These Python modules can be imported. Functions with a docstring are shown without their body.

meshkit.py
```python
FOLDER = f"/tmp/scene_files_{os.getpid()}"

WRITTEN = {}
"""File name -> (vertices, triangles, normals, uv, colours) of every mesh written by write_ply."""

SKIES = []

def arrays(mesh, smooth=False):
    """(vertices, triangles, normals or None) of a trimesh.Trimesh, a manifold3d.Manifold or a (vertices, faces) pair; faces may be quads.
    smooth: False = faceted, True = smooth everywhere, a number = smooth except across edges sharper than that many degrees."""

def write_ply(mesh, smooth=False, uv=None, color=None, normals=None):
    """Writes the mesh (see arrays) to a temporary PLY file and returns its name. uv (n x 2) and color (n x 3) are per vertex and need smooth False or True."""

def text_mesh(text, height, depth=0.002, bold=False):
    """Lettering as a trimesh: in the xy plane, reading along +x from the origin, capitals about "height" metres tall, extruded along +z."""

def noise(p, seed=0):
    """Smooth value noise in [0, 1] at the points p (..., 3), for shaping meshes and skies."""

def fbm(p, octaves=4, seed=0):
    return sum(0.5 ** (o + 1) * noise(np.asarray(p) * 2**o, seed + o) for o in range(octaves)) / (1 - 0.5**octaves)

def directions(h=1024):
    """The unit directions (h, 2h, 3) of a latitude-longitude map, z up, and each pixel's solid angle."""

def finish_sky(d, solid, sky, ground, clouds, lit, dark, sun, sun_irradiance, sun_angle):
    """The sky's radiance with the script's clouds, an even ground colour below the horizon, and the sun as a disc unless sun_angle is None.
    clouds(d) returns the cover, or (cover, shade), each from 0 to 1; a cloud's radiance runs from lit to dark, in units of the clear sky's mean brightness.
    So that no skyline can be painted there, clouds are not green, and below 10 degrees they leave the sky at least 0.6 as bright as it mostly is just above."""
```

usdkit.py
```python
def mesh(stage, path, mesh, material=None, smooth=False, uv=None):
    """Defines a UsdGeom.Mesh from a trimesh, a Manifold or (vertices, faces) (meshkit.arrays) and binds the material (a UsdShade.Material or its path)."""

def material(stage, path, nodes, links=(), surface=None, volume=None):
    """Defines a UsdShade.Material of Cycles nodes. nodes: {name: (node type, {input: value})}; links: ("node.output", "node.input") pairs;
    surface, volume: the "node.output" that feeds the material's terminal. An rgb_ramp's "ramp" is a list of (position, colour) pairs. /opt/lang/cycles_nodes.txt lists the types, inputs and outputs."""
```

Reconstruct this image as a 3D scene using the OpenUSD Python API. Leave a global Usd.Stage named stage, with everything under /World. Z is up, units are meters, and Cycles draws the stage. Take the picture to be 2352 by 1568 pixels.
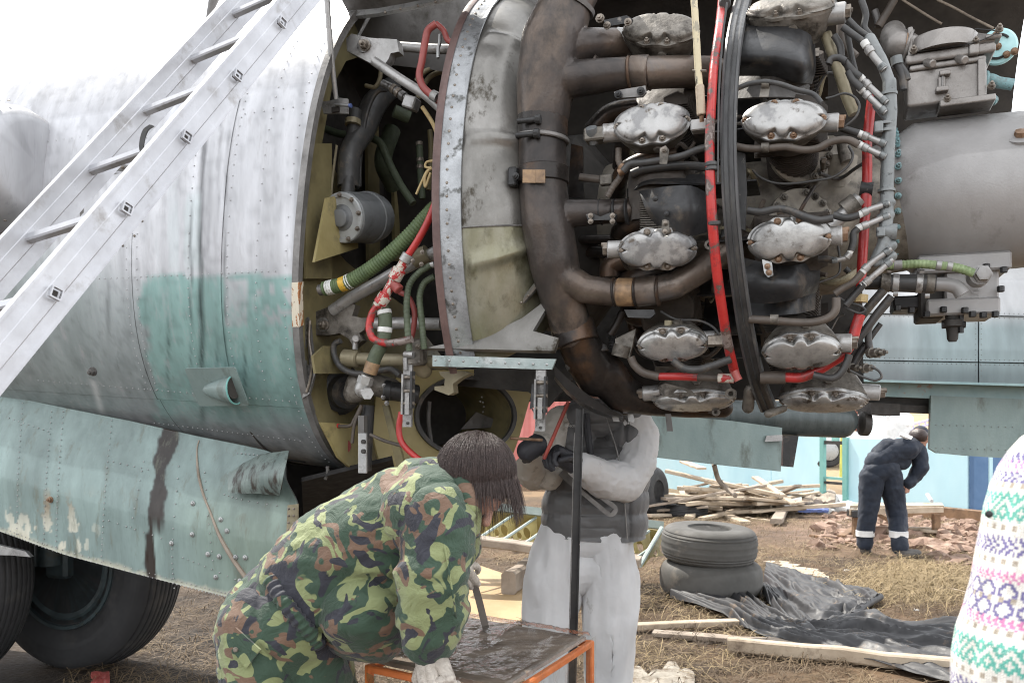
import math, random
import numpy as np, trimesh, manifold3d
from manifold3d import Manifold
from shapely.geometry import Polygon, Point, box as sbox, LineString
from shapely import affinity
from pxr import Usd, UsdGeom, UsdLux, UsdShade, Gf, Sdf, Vt
import usdkit, meshkit
from meshkit import fbm, noise

stage = Usd.Stage.CreateInMemory()
UsdGeom.SetStageUpAxis(stage, 'Z'); UsdGeom.SetStageMetersPerUnit(stage, 1.0)
UsdGeom.Xform.Define(stage, '/World')
RNG = np.random.default_rng(7); random.seed(7)
MAT = usdkit.material

# ---------------------------------------------------------------- camera, sky, sun
cam = UsdGeom.Camera.Define(stage, '/World/camera')
cam.AddTranslateOp().Set((0, 0, 1.5)); cam.AddRotateXOp().Set(90.0)
cam.CreateHorizontalApertureAttr(36.0); cam.CreateVerticalApertureAttr(24.0)
cam.CreateFocalLengthAttr(36.0 * 2000 / 2352); cam.CreateVerticalApertureOffsetAttr(36.0 * 176 / 2352)
cam.CreateFStopAttr(7.1); cam.CreateFocusDistanceAttr(3.5)
cam.CreateClippingRangeAttr((0.05, 3000.0))
cam.CreateExposureAttr(1.08)

SUN = np.array([-0.36, 0.40, 0.84]); SUN /= np.linalg.norm(SUN)
S_EL, S_ROT = math.asin(SUN[2]), math.atan2(SUN[0], SUN[1])
sky_mat = MAT(stage, '/World/Looks/sky_look', {
    'tc': ('texture_coordinate', {}),
    'map': ('mapping', {'scale': (1, 1, 2.2)}),
    'n': ('noise_texture', {'scale': 1.7, 'detail': 7.0, 'roughness': .55}),
    'r': ('rgb_ramp', {'ramp': [(0.25, (.72,) * 3), (0.65, (1, 1, 1))]}),
    'sky': ('sky_texture', {'sky_type': 'single_scattering', 'sun_disc': False, 'sun_elevation': S_EL, 'sun_rotation': S_ROT, 'aerosol_density': 2.0}),
    'mx': ('mix_color', {'b': (9.5, 9.7, 10.0), 'use_clamp': False}),
    'bg': ('background_shader', {'strength': 0.10})},
    [('tc.generated', 'map.vector'), ('map.vector', 'n.vector'), ('n.fac', 'r.fac'), ('r.color', 'mx.fac'), ('sky.color', 'mx.a'), ('mx.result', 'bg.color')], surface='bg.background')
dome = UsdLux.DomeLight.Define(stage, '/World/sky')
UsdShade.MaterialBindingAPI.Apply(dome.GetPrim()).Bind(sky_mat)
dome.GetPrim().SetCustomDataByKey('kind', 'structure'); dome.GetPrim().SetCustomDataByKey('label', 'bright white hazy overcast sky above the yard'); dome.GetPrim().SetCustomDataByKey('category', 'sky')
sun = UsdLux.DistantLight.Define(stage, '/World/sun')
sun.CreateIntensityAttr(0.9); sun.CreateAngleAttr(0.5); sun.CreateNormalizeAttr(True); sun.CreateColorAttr((1.0, 0.95, 0.87))
zax = Gf.Vec3d(*map(float, SUN)); rot = Gf.Rotation(Gf.Vec3d(0, 0, 1), zax)
sun.AddTransformOp().Set(Gf.Matrix4d().SetRotate(rot))

# ---------------------------------------------------------------- picture geometry -> space
F_, CX, HY, CAMZ = 2000., 1176., 960., 1.5
def P(x, y, Y): return np.array([(x - CX) / F_ * Y, Y, CAMZ - (y - HY) / F_ * Y])
def G(x, y, z=0.0):                                   # point on the horizontal plane z
    return P(x, y, (CAMZ - z) * F_ / (y - HY))
PSI = math.radians(20)
AX = np.array([math.cos(PSI), -math.sin(PSI), 0.]); BX = np.array([-math.sin(PSI), -math.cos(PSI), 0.]); ZX = np.array([0, 0, 1.])
O0 = np.array([1.041, 3.849, 2.364])                  # engine axis point
EYE = np.array([0, 0, CAMZ])
def ray(x, y): return np.array([(x - CX) / F_, 1.0, -(y - HY) / F_])
def U(x, y, lat):                                     # on the vertical plane parallel to the engine axis, "lat" metres nearer than it
    d = ray(x, y); t = (lat - BX @ (EYE - O0)) / (BX @ d); return EYE + t * d
def V(x, y, s):                                       # on the plane across the axis at station s
    d = ray(x, y); t = (s - AX @ (EYE - O0)) / (AX @ d); return EYE + t * d
def S(x, y, r, kv=1.0):                               # on the cylinder of radius r about the axis
    lat = r * .8
    for _ in range(14):
        q = (U(x, y, lat)[2] - O0[2]) / kv
        n = math.sqrt(max(r * r - q * q, (0.12 * r) ** 2)); lat = .5 * lat + .5 * n
    return U(x, y, lat)
def E(s, phi, r, kv=1.0):
    return O0 + s * AX + r * math.cos(phi) * BX + kv * r * math.sin(phi) * ZX
def sl(p): p = np.asarray(p) - O0; return float(p @ AX), float(p @ BX)
def cmap(x0, y0, k): return lambda *pts: [(x0 + k * x, y0 + k * y) for x, y in pts]
c1 = cmap(0, 0, .41024); c2 = cmap(643.1, 0, .3516); c3 = cmap(643.1, 459.4, .3985); c4 = cmap(1148.4, 0, .3281); c5 = cmap(1148.4, 441, .3515)
c6 = cmap(1607.8, 0, .3281); c7 = cmap(1607.8, 441, .35153); c8 = cmap(0, 551.25, .3515)
b1 = cmap(0, 1010.6, .3557); b2 = cmap(505.3, 992.25, .3673); b3 = cmap(1056.6, 826.9, .23438); b4 = cmap(1056.6, 1148.4, .3125); b5 = cmap(1470, 918.75, .3125); b6 = cmap(1837.5, 918.75, .24605); b7 = cmap(1699.7, 1240.3, .27734)
d4 = cmap(2002.9, 0, .20513); d5 = cmap(753.4, 0, .23438)

# ---------------------------------------------------------------- materials
M = {}
def mk(name, cols, scale=6., detail=8., rough=.5, rv=.15, metal=0., bump=.15, bscale=60., stretch=(1, 1, 1), dirt=None, attr=False, hard=False, coat=0., spec=.5, dist=0.0, sheen=0., bd=.01, transl=0.):
    n = {'g': ('geometry', {}), 'mp': ('mapping', {'scale': stretch}), 'n1': ('noise_texture', {'scale': scale, 'detail': detail, 'roughness': .6, 'distortion': dist}),
         'n2': ('noise_texture', {'scale': scale * 3.1 + 1, 'detail': 6., 'roughness': .65}), 'n3': ('noise_texture', {'scale': bscale, 'detail': 5., 'roughness': .6}),
         'rr': ('map_range', {'from_min': .3, 'from_max': .7, 'to_min': max(.03, rough - rv), 'to_max': min(1., rough + rv), 'clamp': True}),
         'bp': ('bump', {'strength': bump, 'distance': bd}),
         'p': ('principled_bsdf', {'metallic': metal, 'coat_weight': coat, 'specular_ior_level': spec, 'sheen_weight': sheen})}
    L = [('g.position', 'mp.vector'), ('mp.vector', 'n1.vector'), ('mp.vector', 'n2.vector'), ('g.position', 'n3.vector'), ('n2.fac', 'rr.value'), ('rr.result', 'p.roughness'), ('n3.fac', 'bp.height'), ('bp.normal', 'p.normal')]
    if attr:
        n['at'] = ('attribute', {'attribute': 'col'}); n['rp'] = ('rgb_ramp', {'ramp': [(.3, (.78,) * 3), (.7, (1.12,) * 3)]}); n['mm'] = ('mix_color', {'blend_type': 'multiply', 'fac': 1.0, 'use_clamp': False})
        L += [('n1.fac', 'rp.fac'), ('at.color', 'mm.a'), ('rp.color', 'mm.b')]; base = 'mm.result'
    else:
        n['rp'] = ('rgb_ramp', {'ramp': cols, 'interpolate': not hard}); L += [('n1.fac', 'rp.fac')]; base = 'rp.color'
    if dirt:
        col, lo, hi, dsc = dirt
        n['n4'] = ('noise_texture', {'scale': dsc, 'detail': 9., 'roughness': .68}); n['dr'] = ('map_range', {'from_min': lo, 'from_max': hi, 'clamp': True}); n['dm'] = ('mix_color', {'b': col})
        L += [('mp.vector', 'n4.vector'), ('n4.fac', 'dr.value'), ('dr.result', 'dm.fac'), (base, 'dm.a')]; base = 'dm.result'
    L += [(base, 'p.base_color')]
    surf = 'p.BSDF'
    if transl:
        n['tr'] = ('translucent_bsdf', {}); n['mc'] = ('mix_closure', {'fac': transl}); L += [(base, 'tr.color'), ('p.BSDF', 'mc.closure1'), ('tr.BSDF', 'mc.closure2')]; surf = 'mc.closure'
    M[name] = MAT(stage, '/World/Looks/' + name, n, L, surface=surf)
g3 = lambda v: (v, v, v)
mk('nacelle_paint', None, scale=4, rough=.42, rv=.14, metal=.35, attr=True, stretch=(2.5, 2.5, .35), bump=.06, bscale=25, dirt=((.30, .295, .30), .56, .76, 8))
mk('nacelle_rivet', [(.3, (.36, .365, .37)), (.7, (.46, .465, .47))], scale=3, rough=.45, metal=.3)
mk('door_paint', None, scale=5, rough=.38, rv=.14, metal=.12, attr=True, stretch=(2.5, 2.5, .6), bump=.1, bscale=14, dirt=((.12, .125, .095), .56, .74, 7))
mk('vent_paint', [(.3, (.12, .155, .145)), (.7, (.20, .24, .22))], scale=5, rough=.4, metal=.2, stretch=(2.5, 2.5, .4), dirt=((.035, .03, .025), .50, .62, 7))
mk('bare_aluminium', [(.3, (.26, .26, .26)), (.7, (.43, .43, .42))], scale=7, rough=.36, metal=.75, bump=.08, dirt=((.09, .08, .07), .55, .75, 7))
mk('ladder_aluminium', [(.3, (.36, .365, .385)), (.7, (.49, .495, .515))], scale=5, rough=.4, metal=.5, bump=.05, stretch=(1, 1, 1), dirt=((.22, .205, .19), .56, .74, 9))
mk('rim_metal', [(.3, (.10, .095, .09)), (.7, (.26, .25, .24))], scale=9, rough=.5, metal=.5)
mk('brown_strip', [(.3, (.07, .04, .036)), (.7, (.13, .08, .07))], scale=14, rough=.6)
mk('ring_metal', [(.3, (.085, .08, .072)), (.5, (.165, .158, .145)), (.7, (.26, .25, .235))], scale=3, rough=.36, rv=.14, metal=.7, bump=.16, bscale=18, dirt=((.045, .038, .028), .56, .64, 8), stretch=(1, 1, .6), dist=.8)
mk('ring_olive', [(.3, (.10, .094, .06)), (.5, (.195, .185, .125)), (.7, (.32, .31, .26))], scale=3, rough=.36, rv=.14, metal=.6, bump=.16, bscale=18, dirt=((.07, .062, .035), .56, .68, 5), stretch=(1, 1, .6), dist=.8)
mk('ring_flange', [(.3, (.20, .205, .21)), (.7, (.38, .39, .40))], scale=9, rough=.34, metal=.65, bump=.14, dirt=((.085, .085, .08), .55, .64, 12))
mk('exhaust_steel', [(.30, (.028, .025, .024)), (.42, (.058, .048, .043)), (.52, (.105, .080, .063)), (.60, (.16, .128, .105)), (.70, (.10, .10, .105))], scale=2.3, detail=11, rough=.36, rv=.16, metal=.5, bump=.12, bscale=80, stretch=(1, 1, .75), dirt=((.030, .027, .025), .52, .66, 5.5), dist=.6)
mk('exhaust_dark', [(.3, (.014, .013, .012)), (.5, (.034, .028, .025)), (.62, (.085, .05, .03)), (.72, (.05, .048, .046))], scale=5, detail=10, rough=.33, rv=.16, metal=.5, bump=.12)
mk('tan_patch', [(.3, (.08, .05, .032)), (.65, (.30, .19, .10))], scale=22, rough=.5)
mk('cast_silver', [(.33, (.19, .185, .178)), (.43, (.32, .315, .305)), (.56, (.42, .415, .40)), (.64, (.25, .248, .244))], scale=8, detail=9, rough=.32, rv=.12, metal=.75, bump=.07, bscale=90, dirt=((.075, .062, .05), .575, .66, 17))
mk('cast_worn', [(.30, (.40, .395, .385)), (.48, (.34, .335, .325)), (.54, (.21, .207, .205)), (.62, (.23, .228, .226)), (.70, (.38, .375, .365))], scale=10, detail=8, rough=.36, rv=.12, metal=.6, bump=.07, bscale=90, dirt=((.085, .07, .056), .57, .66, 17))
mk('cast_dirty', [(.3, (.07, .062, .052)), (.5, (.15, .135, .115)), (.7, (.25, .23, .205))], scale=12, rough=.48, metal=.45, bump=.3, bscale=70, dirt=((.03, .025, .02), .5, .66, 14))
mk('silver_paint', [(.3, (.27, .265, .255)), (.7, (.42, .41, .40))], scale=9, rough=.4, metal=.55, bump=.1, dirt=((.095, .082, .07), .55, .72, 16))
mk('bay_black', [(.3, (.007, .0065, .006)), (.7, (.016, .014, .013))], scale=6, rough=.8)  # even near-black tone for the gear bay walls and roof
mk('lip_paint', [(.3, (.20, .25, .24)), (.55, (.29, .33, .32)), (.7, (.40, .41, .40))], scale=12, rough=.42, metal=.3, dirt=((.09, .09, .08), .56, .7, 14))
mk('bolt_steel', [(.3, (.10, .085, .07)), (.7, (.30, .26, .22))], scale=40, rough=.42, metal=.7)
mk('bolt_rust', [(.3, (.13, .07, .04)), (.7, (.30, .20, .13))], scale=40, rough=.5, metal=.4)
mk('baffle_black', [(.3, (.011, .011, .0115)), (.7, (.028, .028, .029))], scale=7, rough=.40, rv=.15, metal=.1, bump=.14, dirt=((.13, .105, .08), .54, .74, 8))
mk('fin_dark', [(.3, (.032, .027, .023)), (.7, (.085, .07, .058))], scale=9, rough=.6, metal=.3)
mk('crankcase_cream', [(.3, (.10, .085, .065)), (.6, (.24, .215, .175)), (.8, (.33, .30, .25))], scale=7, rough=.5, metal=.1, dirt=((.035, .028, .022), .5, .7, 8))
mk('deep_dark', [(.3, (.022, .020, .018)), (.7, (.055, .049, .043))], scale=8, rough=.7)
mk('gear_grey', [(.3, (.22, .213, .208)), (.7, (.31, .302, .295))], scale=4, rough=.42, rv=.12, metal=.2, bump=.12, bscale=120, dirt=((.12, .11, .10), .55, .76, 6), stretch=(1, 1, .7))
mk('box_grey', [(.3, (.19, .175, .162)), (.7, (.28, .262, .245))], scale=7, rough=.36, metal=.5, bump=.14, bscale=160, dirt=((.11, .095, .085), .54, .72, 9))
mk('harness_grey', [(.3, (.13, .14, .14)), (.7, (.21, .22, .22))], scale=14, rough=.42, metal=.3, dirt=((.03, .03, .03), .57, .66, 26))
mk('rubber_black', [(.3, (.022, .022, .022)), (.7, (.046, .044, .042))], scale=14, rough=.45, bump=.12, dirt=((.13, .105, .08), .55, .75, 12))
mk('rubber_brown', [(.3, (.05, .04, .032)), (.7, (.10, .08, .065))], scale=14, rough=.55)
mk('strap_black', [(.3, (.028, .028, .029)), (.7, (.065, .064, .063))], scale=6, rough=.42, bump=.1, stretch=(4, 4, .7), dirt=((.11, .10, .085), .57, .8, 6))
mk('red_paint', [(0, (.38, .026, .023)), (.50, (.27, .022, .022)), (.56, (.085, .06, .05)), (.62, (.19, .155, .14))], scale=12, detail=9, rough=.33, rv=.1, hard=True, coat=.2)
mk('red_clean', [(.3, (.26, .02, .02)), (.7, (.44, .03, .027))], scale=6, rough=.34, coat=.2, dirt=((.085, .035, .03), .55, .72, 15))
mk('red_dull', [(.3, (.20, .04, .035)), (.7, (.30, .07, .06))], scale=6, rough=.4)
mk('red_white', [(0, (.34, .03, .03)), (.5, (.46, .42, .36))], scale=38, detail=4, rough=.4, hard=True)
mk('green_wrap', [(.3, (.050, .078, .030)), (.7, (.105, .15, .062))], scale=16, rough=.62, bump=.3, bscale=120)
mk('green_dark', [(.3, (.045, .058, .035)), (.7, (.085, .105, .062))], scale=16, rough=.6, bump=.3, bscale=120)
mk('green_pale', [(.3, (.12, .17, .07)), (.7, (.30, .38, .20))], scale=30, rough=.6, bump=.3)
mk('yellow_band', [(.3, (.45, .26, .02)), (.7, (.6, .38, .05))], scale=30, rough=.5)
mk('white_band', [(.3, (.5, .5, .48)), (.7, (.7, .7, .68))], scale=30, rough=.5)
mk('zinc_chromate', [(.3, (.13, .108, .052)), (.7, (.235, .20, .10))], scale=5, rough=.5, dirt=((.045, .038, .028), .52, .76, 4), bump=.08)
mk('zinc_bright', [(.3, (.25, .205, .085)), (.7, (.36, .30, .14))], scale=5, rough=.5, dirt=((.055, .05, .03), .56, .78, 6))
mk('bay_grey', [(.3, (.085, .08, .076)), (.7, (.16, .152, .145))], scale=4, rough=.45, metal=.35, dirt=((.04, .036, .03), .53, .72, 6))
mk('pump_grey', [(.3, (.11, .115, .118)), (.7, (.18, .185, .188))], scale=8, rough=.45, metal=.2, dirt=((.05, .045, .04), .56, .76, 9))
mk('pump_face', [(.3, (.27, .28, .28)), (.7, (.40, .41, .41))], scale=9, rough=.45, metal=.3, dirt=((.10, .10, .095), .55, .75, 9))
mk('olive_gold', [(.3, (.17, .145, .09)), (.7, (.32, .28, .19))], scale=9, rough=.45, metal=.3, dirt=((.07, .055, .04), .55, .76, 9))
mk('yellow_cord', [(.3, (.36, .26, .12)), (.7, (.52, .40, .20))], scale=20, rough=.7)
mk('cyan_paint', [(.3, (.36, .62, .64)), (.72, (.46, .72, .73)), (.78, (.12, .14, .13))], scale=14, rough=.4)
mk('teal_corroded', [(.3, (.14, .17, .17)), (.6, (.20, .36, .38)), (.7, (.06, .07, .07))], scale=60, rough=.6)
mk('tan_flake', [(0, (.52, .45, .30)), (.5, (.30, .27, .2)), (.58, (.10, .085, .06))], scale=22, detail=6, rough=.55, hard=True, stretch=(1, 1, .35))
mk('rust_flake', [(0, (.30, .12, .04)), (.45, (.55, .5, .4)), (.6, (.12, .07, .04))], scale=24, hard=True, rough=.6, stretch=(1, 1, .3))
mk('tyre_rubber', [(.3, (.014, .014, .0145)), (.7, (.028, .028, .029))], scale=4, rough=.6, bump=.12, bscale=30, dirt=((.06, .053, .045), .56, .8, 4))
mk('old_tyre', [(.3, (.062, .06, .055)), (.7, (.105, .10, .092))], scale=3, rough=.75, bump=.15, bscale=50, dirt=((.17, .15, .125), .6, .75, 4))
mk('hub_grey', [(.3, (.03, .04, .043)), (.7, (.06, .085, .09))], scale=8, rough=.5, metal=.3, dirt=((.07, .05, .02), .55, .75, 6))
mk('hull_paint', None, scale=3, rough=.42, metal=.25, attr=True, stretch=(2, 2, .5), bump=.05, bscale=25)
mk('dark_tank', [(.3, (.05, .062, .062)), (.7, (.095, .11, .11))], scale=4, rough=.4, metal=.3, stretch=(4, 4, .4))
mk('teal_flap', [(.3, (.135, .185, .18)), (.7, (.21, .265, .25))], scale=3, rough=.45, metal=.1, stretch=(1.5, 1.5, .6), dirt=((.075, .085, .07), .54, .7, 4))
mk('teal_rail', [(.3, (.17, .27, .28)), (.7, (.27, .37, .37))], scale=6, rough=.5, dirt=((.30, .12, .055), .60, .66, 4))
mk('wall_blue', [(.3, (.38, .60, .68)), (.7, (.52, .73, .78))], scale=1.2, rough=.55, stretch=(1, 1, .5), dirt=((.48, .40, .30), .66, .9, 5))
mk('wall_green', [(.3, (.14, .34, .31)), (.7, (.20, .42, .38))], scale=3, rough=.55)
mk('door_blue', [(.3, (.065, .14, .27)), (.7, (.10, .19, .34))], scale=4, rough=.5)
mk('white_sheet', [(.3, (.62, .66, .66)), (.7, (.78, .8, .8))], scale=2, rough=.6)
mk('red_corrugated', [(.3, (.42, .13, .115)), (.7, (.56, .21, .19))], scale=2, rough=.6)
mk('timber_pale', [(.3, (.30, .235, .165)), (.7, (.50, .415, .315))], scale=5, rough=.7, bump=.3, bscale=40, stretch=(1, 1, 1), dirt=((.15, .11, .078), .56, .72, 6))
mk('timber_grey', [(.3, (.20, .16, .125)), (.7, (.36, .30, .24))], scale=6, rough=.75, bump=.3, bscale=40, dirt=((.09, .07, .055), .56, .74, 7))
mk('timber_brown', [(.3, (.13, .075, .04)), (.7, (.26, .155, .085))], scale=6, rough=.7, bump=.3, bscale=40, dirt=((.07, .05, .035), .56, .74, 7))
mk('plywood', [(.3, (.30, .205, .10)), (.5, (.36, .25, .13)), (.7, (.42, .30, .16))], scale=3, rough=.65, stretch=(1, .4, 1), dirt=((.34, .15, .06), .62, .75, 3))
mk('tarp_black', [(.3, (.020, .020, .022)), (.7, (.038, .037, .039))], scale=5, rough=.55, rv=.1, bump=.25, bscale=24, dirt=((.16, .11, .07), .58, .70, 7))
mk('rib_yellow', [(.3, (.30, .235, .07)), (.7, (.44, .36, .14))], scale=5, rough=.5, dirt=((.12, .10, .05), .58, .78, 5))
mk('rib_edge', [(.3, (.27, .33, .31)), (.7, (.40, .46, .43))], scale=9, rough=.5)
mk('crate_orange', [(.3, (.52, .13, .035)), (.65, (.68, .21, .065)), (.72, (.22, .07, .03))], scale=16, rough=.42)
mk('crate_board', [(.3, (.12, .092, .072)), (.7, (.27, .215, .17))], scale=6, rough=.6, rv=.2, bump=.4, bscale=16, stretch=(.6, 1.8, 1))
M['film'] = MAT(stage, '/World/Looks/film', {'g': ('geometry', {}), 'n': ('noise_texture', {'scale': 26., 'detail': 3.}), 'bp': ('bump', {'strength': .6, 'distance': .02}), 'tr': ('transparent_bsdf', {'color': (.93, .93, .92)}), 'gl': ('glossy_bsdf', {'color': (.95, .95, .95), 'roughness': .12}), 'fr': ('fresnel', {'IOR': 1.35}), 'ma': ('math', {'math_type': 'multiply_add', 'value2': .55, 'value3': .03}), 'mc': ('mix_closure', {})},
    [('g.position', 'n.vector'), ('n.fac', 'bp.height'), ('bp.normal', 'gl.normal'), ('bp.normal', 'fr.normal'), ('fr.fac', 'ma.value1'), ('ma.value', 'mc.fac'), ('tr.BSDF', 'mc.closure1'), ('gl.BSDF', 'mc.closure2')], surface='mc.closure')
mk('steel_black', [(.3, (.017, .017, .018)), (.7, (.04, .039, .038))], scale=10, rough=.42, metal=.3, dirt=((.22, .20, .18), .64, .7, 22))
mk('steel_grey', [(.3, (.16, .155, .15)), (.7, (.32, .31, .30))], scale=16, rough=.36, metal=.75, dirt=((.05, .045, .04), .54, .7, 20))
mk('tool_red', [(.3, (.17, .025, .02)), (.7, (.36, .055, .035))], scale=20, rough=.5)
mk('white_suit', [(.3, (.60, .60, .605)), (.7, (.74, .74, .74))], scale=3, rough=.7, bump=.16, bscale=24, bd=.02, dirt=((.26, .24, .21), .62, .76, 6), transl=.1)
mk('suit_dirty', [(.3, (.50, .46, .40)), (.7, (.68, .65, .6))], scale=4, rough=.7, bump=.25, bscale=18, bd=.02, dirt=((.14, .11, .075), .55, .72, 8), transl=.1)
mk('vest_grey', [(.3, (.066, .065, .066)), (.7, (.105, .103, .102))], scale=4, rough=.46, bump=.25, bscale=14, bd=.02, sheen=.2)
mk('navy_cloth', [(.3, (.005, .010, .022)), (.7, (.012, .020, .038))], scale=4, rough=.75, bump=.3, bscale=14, bd=.02, sheen=.08)
mk('reflective_tape', [(.3, (.62, .62, .62)), (.7, (.8, .8, .8))], scale=4, rough=.4)
mk('glove_black', [(.3, (.013, .013, .016)), (.7, (.030, .030, .036))], scale=12, rough=.6, bump=.3, bscale=200)
mk('glove_grey', [(.3, (.33, .29, .245)), (.55, (.52, .475, .42)), (.7, (.17, .135, .11))], scale=16, rough=.85, bump=.6, bscale=260)
mk('skin', [(.3, (.40, .22, .16)), (.7, (.52, .30, .235))], scale=8, rough=.5, spec=.4)
mk('hair_dark', [(.3, (.030, .020, .018)), (.7, (.062, .043, .038))], scale=60, rough=.42, rv=.08, bump=.3, bscale=120, spec=.45)
mk('boot_dark', [(.3, (.05, .045, .04)), (.7, (.12, .11, .10))], scale=8, rough=.7)
mk('knit', None, scale=30, rough=.9, attr=True, bump=.2, bscale=300, sheen=.3)
mk('straw_pale', [(.3, (.20, .145, .072)), (.7, (.33, .25, .135))], scale=.9, rough=.75)
mk('straw_brown', [(.3, (.045, .028, .015)), (.5, (.105, .07, .037)), (.7, (.19, .135, .072))], scale=1.3, rough=.8)
mk('soil', None, scale=9, detail=10, rough=.9, attr=True, bump=.6, bscale=30, bd=.03)
mk('rubble_brown', [(.3, (.16, .10, .072)), (.5, (.27, .18, .135)), (.7, (.40, .30, .24))], scale=5, rough=.9, bump=.5)
mk('mortar_pale', [(.3, (.22, .195, .16)), (.7, (.36, .33, .28))], scale=9, rough=.9, bump=.5, dirt=((.12, .09, .06), .5, .62, 7))
mk('field_tan', [(.3, (.34, .25, .14)), (.7, (.46, .35, .21))], scale=.4, rough=.9)
mk('car_white', [(.3, (.6, .62, .65)), (.7, (.7, .72, .74))], scale=2, rough=.25, coat=.4)
mk('car_brown', [(.3, (.16, .05, .03)), (.7, (.24, .08, .05))], scale=2, rough=.4)
mk('lavender', [(.3, (.42, .40, .66)), (.7, (.52, .5, .74))], scale=2, rough=.4)
mk('pole_yellow', [(.3, (.50, .46, .08)), (.7, (.62, .58, .14))], scale=4, rough=.5)
mk('debris_white', [(.3, (.55, .54, .52)), (.7, (.75, .74, .72))], scale=12, rough=.6)
mk('blue_plastic', [(.3, (.05, .08, .22)), (.7, (.10, .14, .32))], scale=12, rough=.5)
def camo(name):
    n = {'g': ('geometry', {})}; L = []
    prev = None
    for i, (sc, off, th, col) in enumerate([(7.4, (0, 0, 0), .53, (.205, .235, .105)), (8.2, (5, 2, 1), .595, (.135, .078, .048)), (8.6, (9, 7, 3), .585, (.016, .017, .026))]):
        n[f'm{i}'] = ('mapping', {'location': off, 'scale': (1.0, 1.0, 1.15)}); n[f'n{i}'] = ('noise_texture', {'scale': sc, 'detail': 1.8, 'roughness': .45, 'distortion': 1.6})
        n[f'r{i}'] = ('map_range', {'from_min': th, 'from_max': th + .012, 'clamp': True}); n[f'x{i}'] = ('mix_color', {'b': col, **({'a': (.023, .052, .030)} if i == 0 else {})})
        L += [('g.position', f'm{i}.vector'), (f'm{i}.vector', f'n{i}.vector'), (f'n{i}.fac', f'r{i}.value'), (f'r{i}.result', f'x{i}.fac')]
        if prev: L.append((prev, f'x{i}.a'))
        prev = f'x{i}.result'
    n['b'] = ('noise_texture', {'scale': 14., 'detail': 8., 'roughness': .62, 'distortion': .8}); n['bp'] = ('bump', {'strength': .55, 'distance': .03}); n['p'] = ('principled_bsdf', {'roughness': .72, 'sheen_weight': .15})
    L += [('g.position', 'b.vector'), ('b.fac', 'bp.height'), ('bp.normal', 'p.normal'), (prev, 'p.base_color')]
    M[name] = MAT(stage, '/World/Looks/' + name, n, L, surface='p.BSDF')
camo('camouflage')

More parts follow.
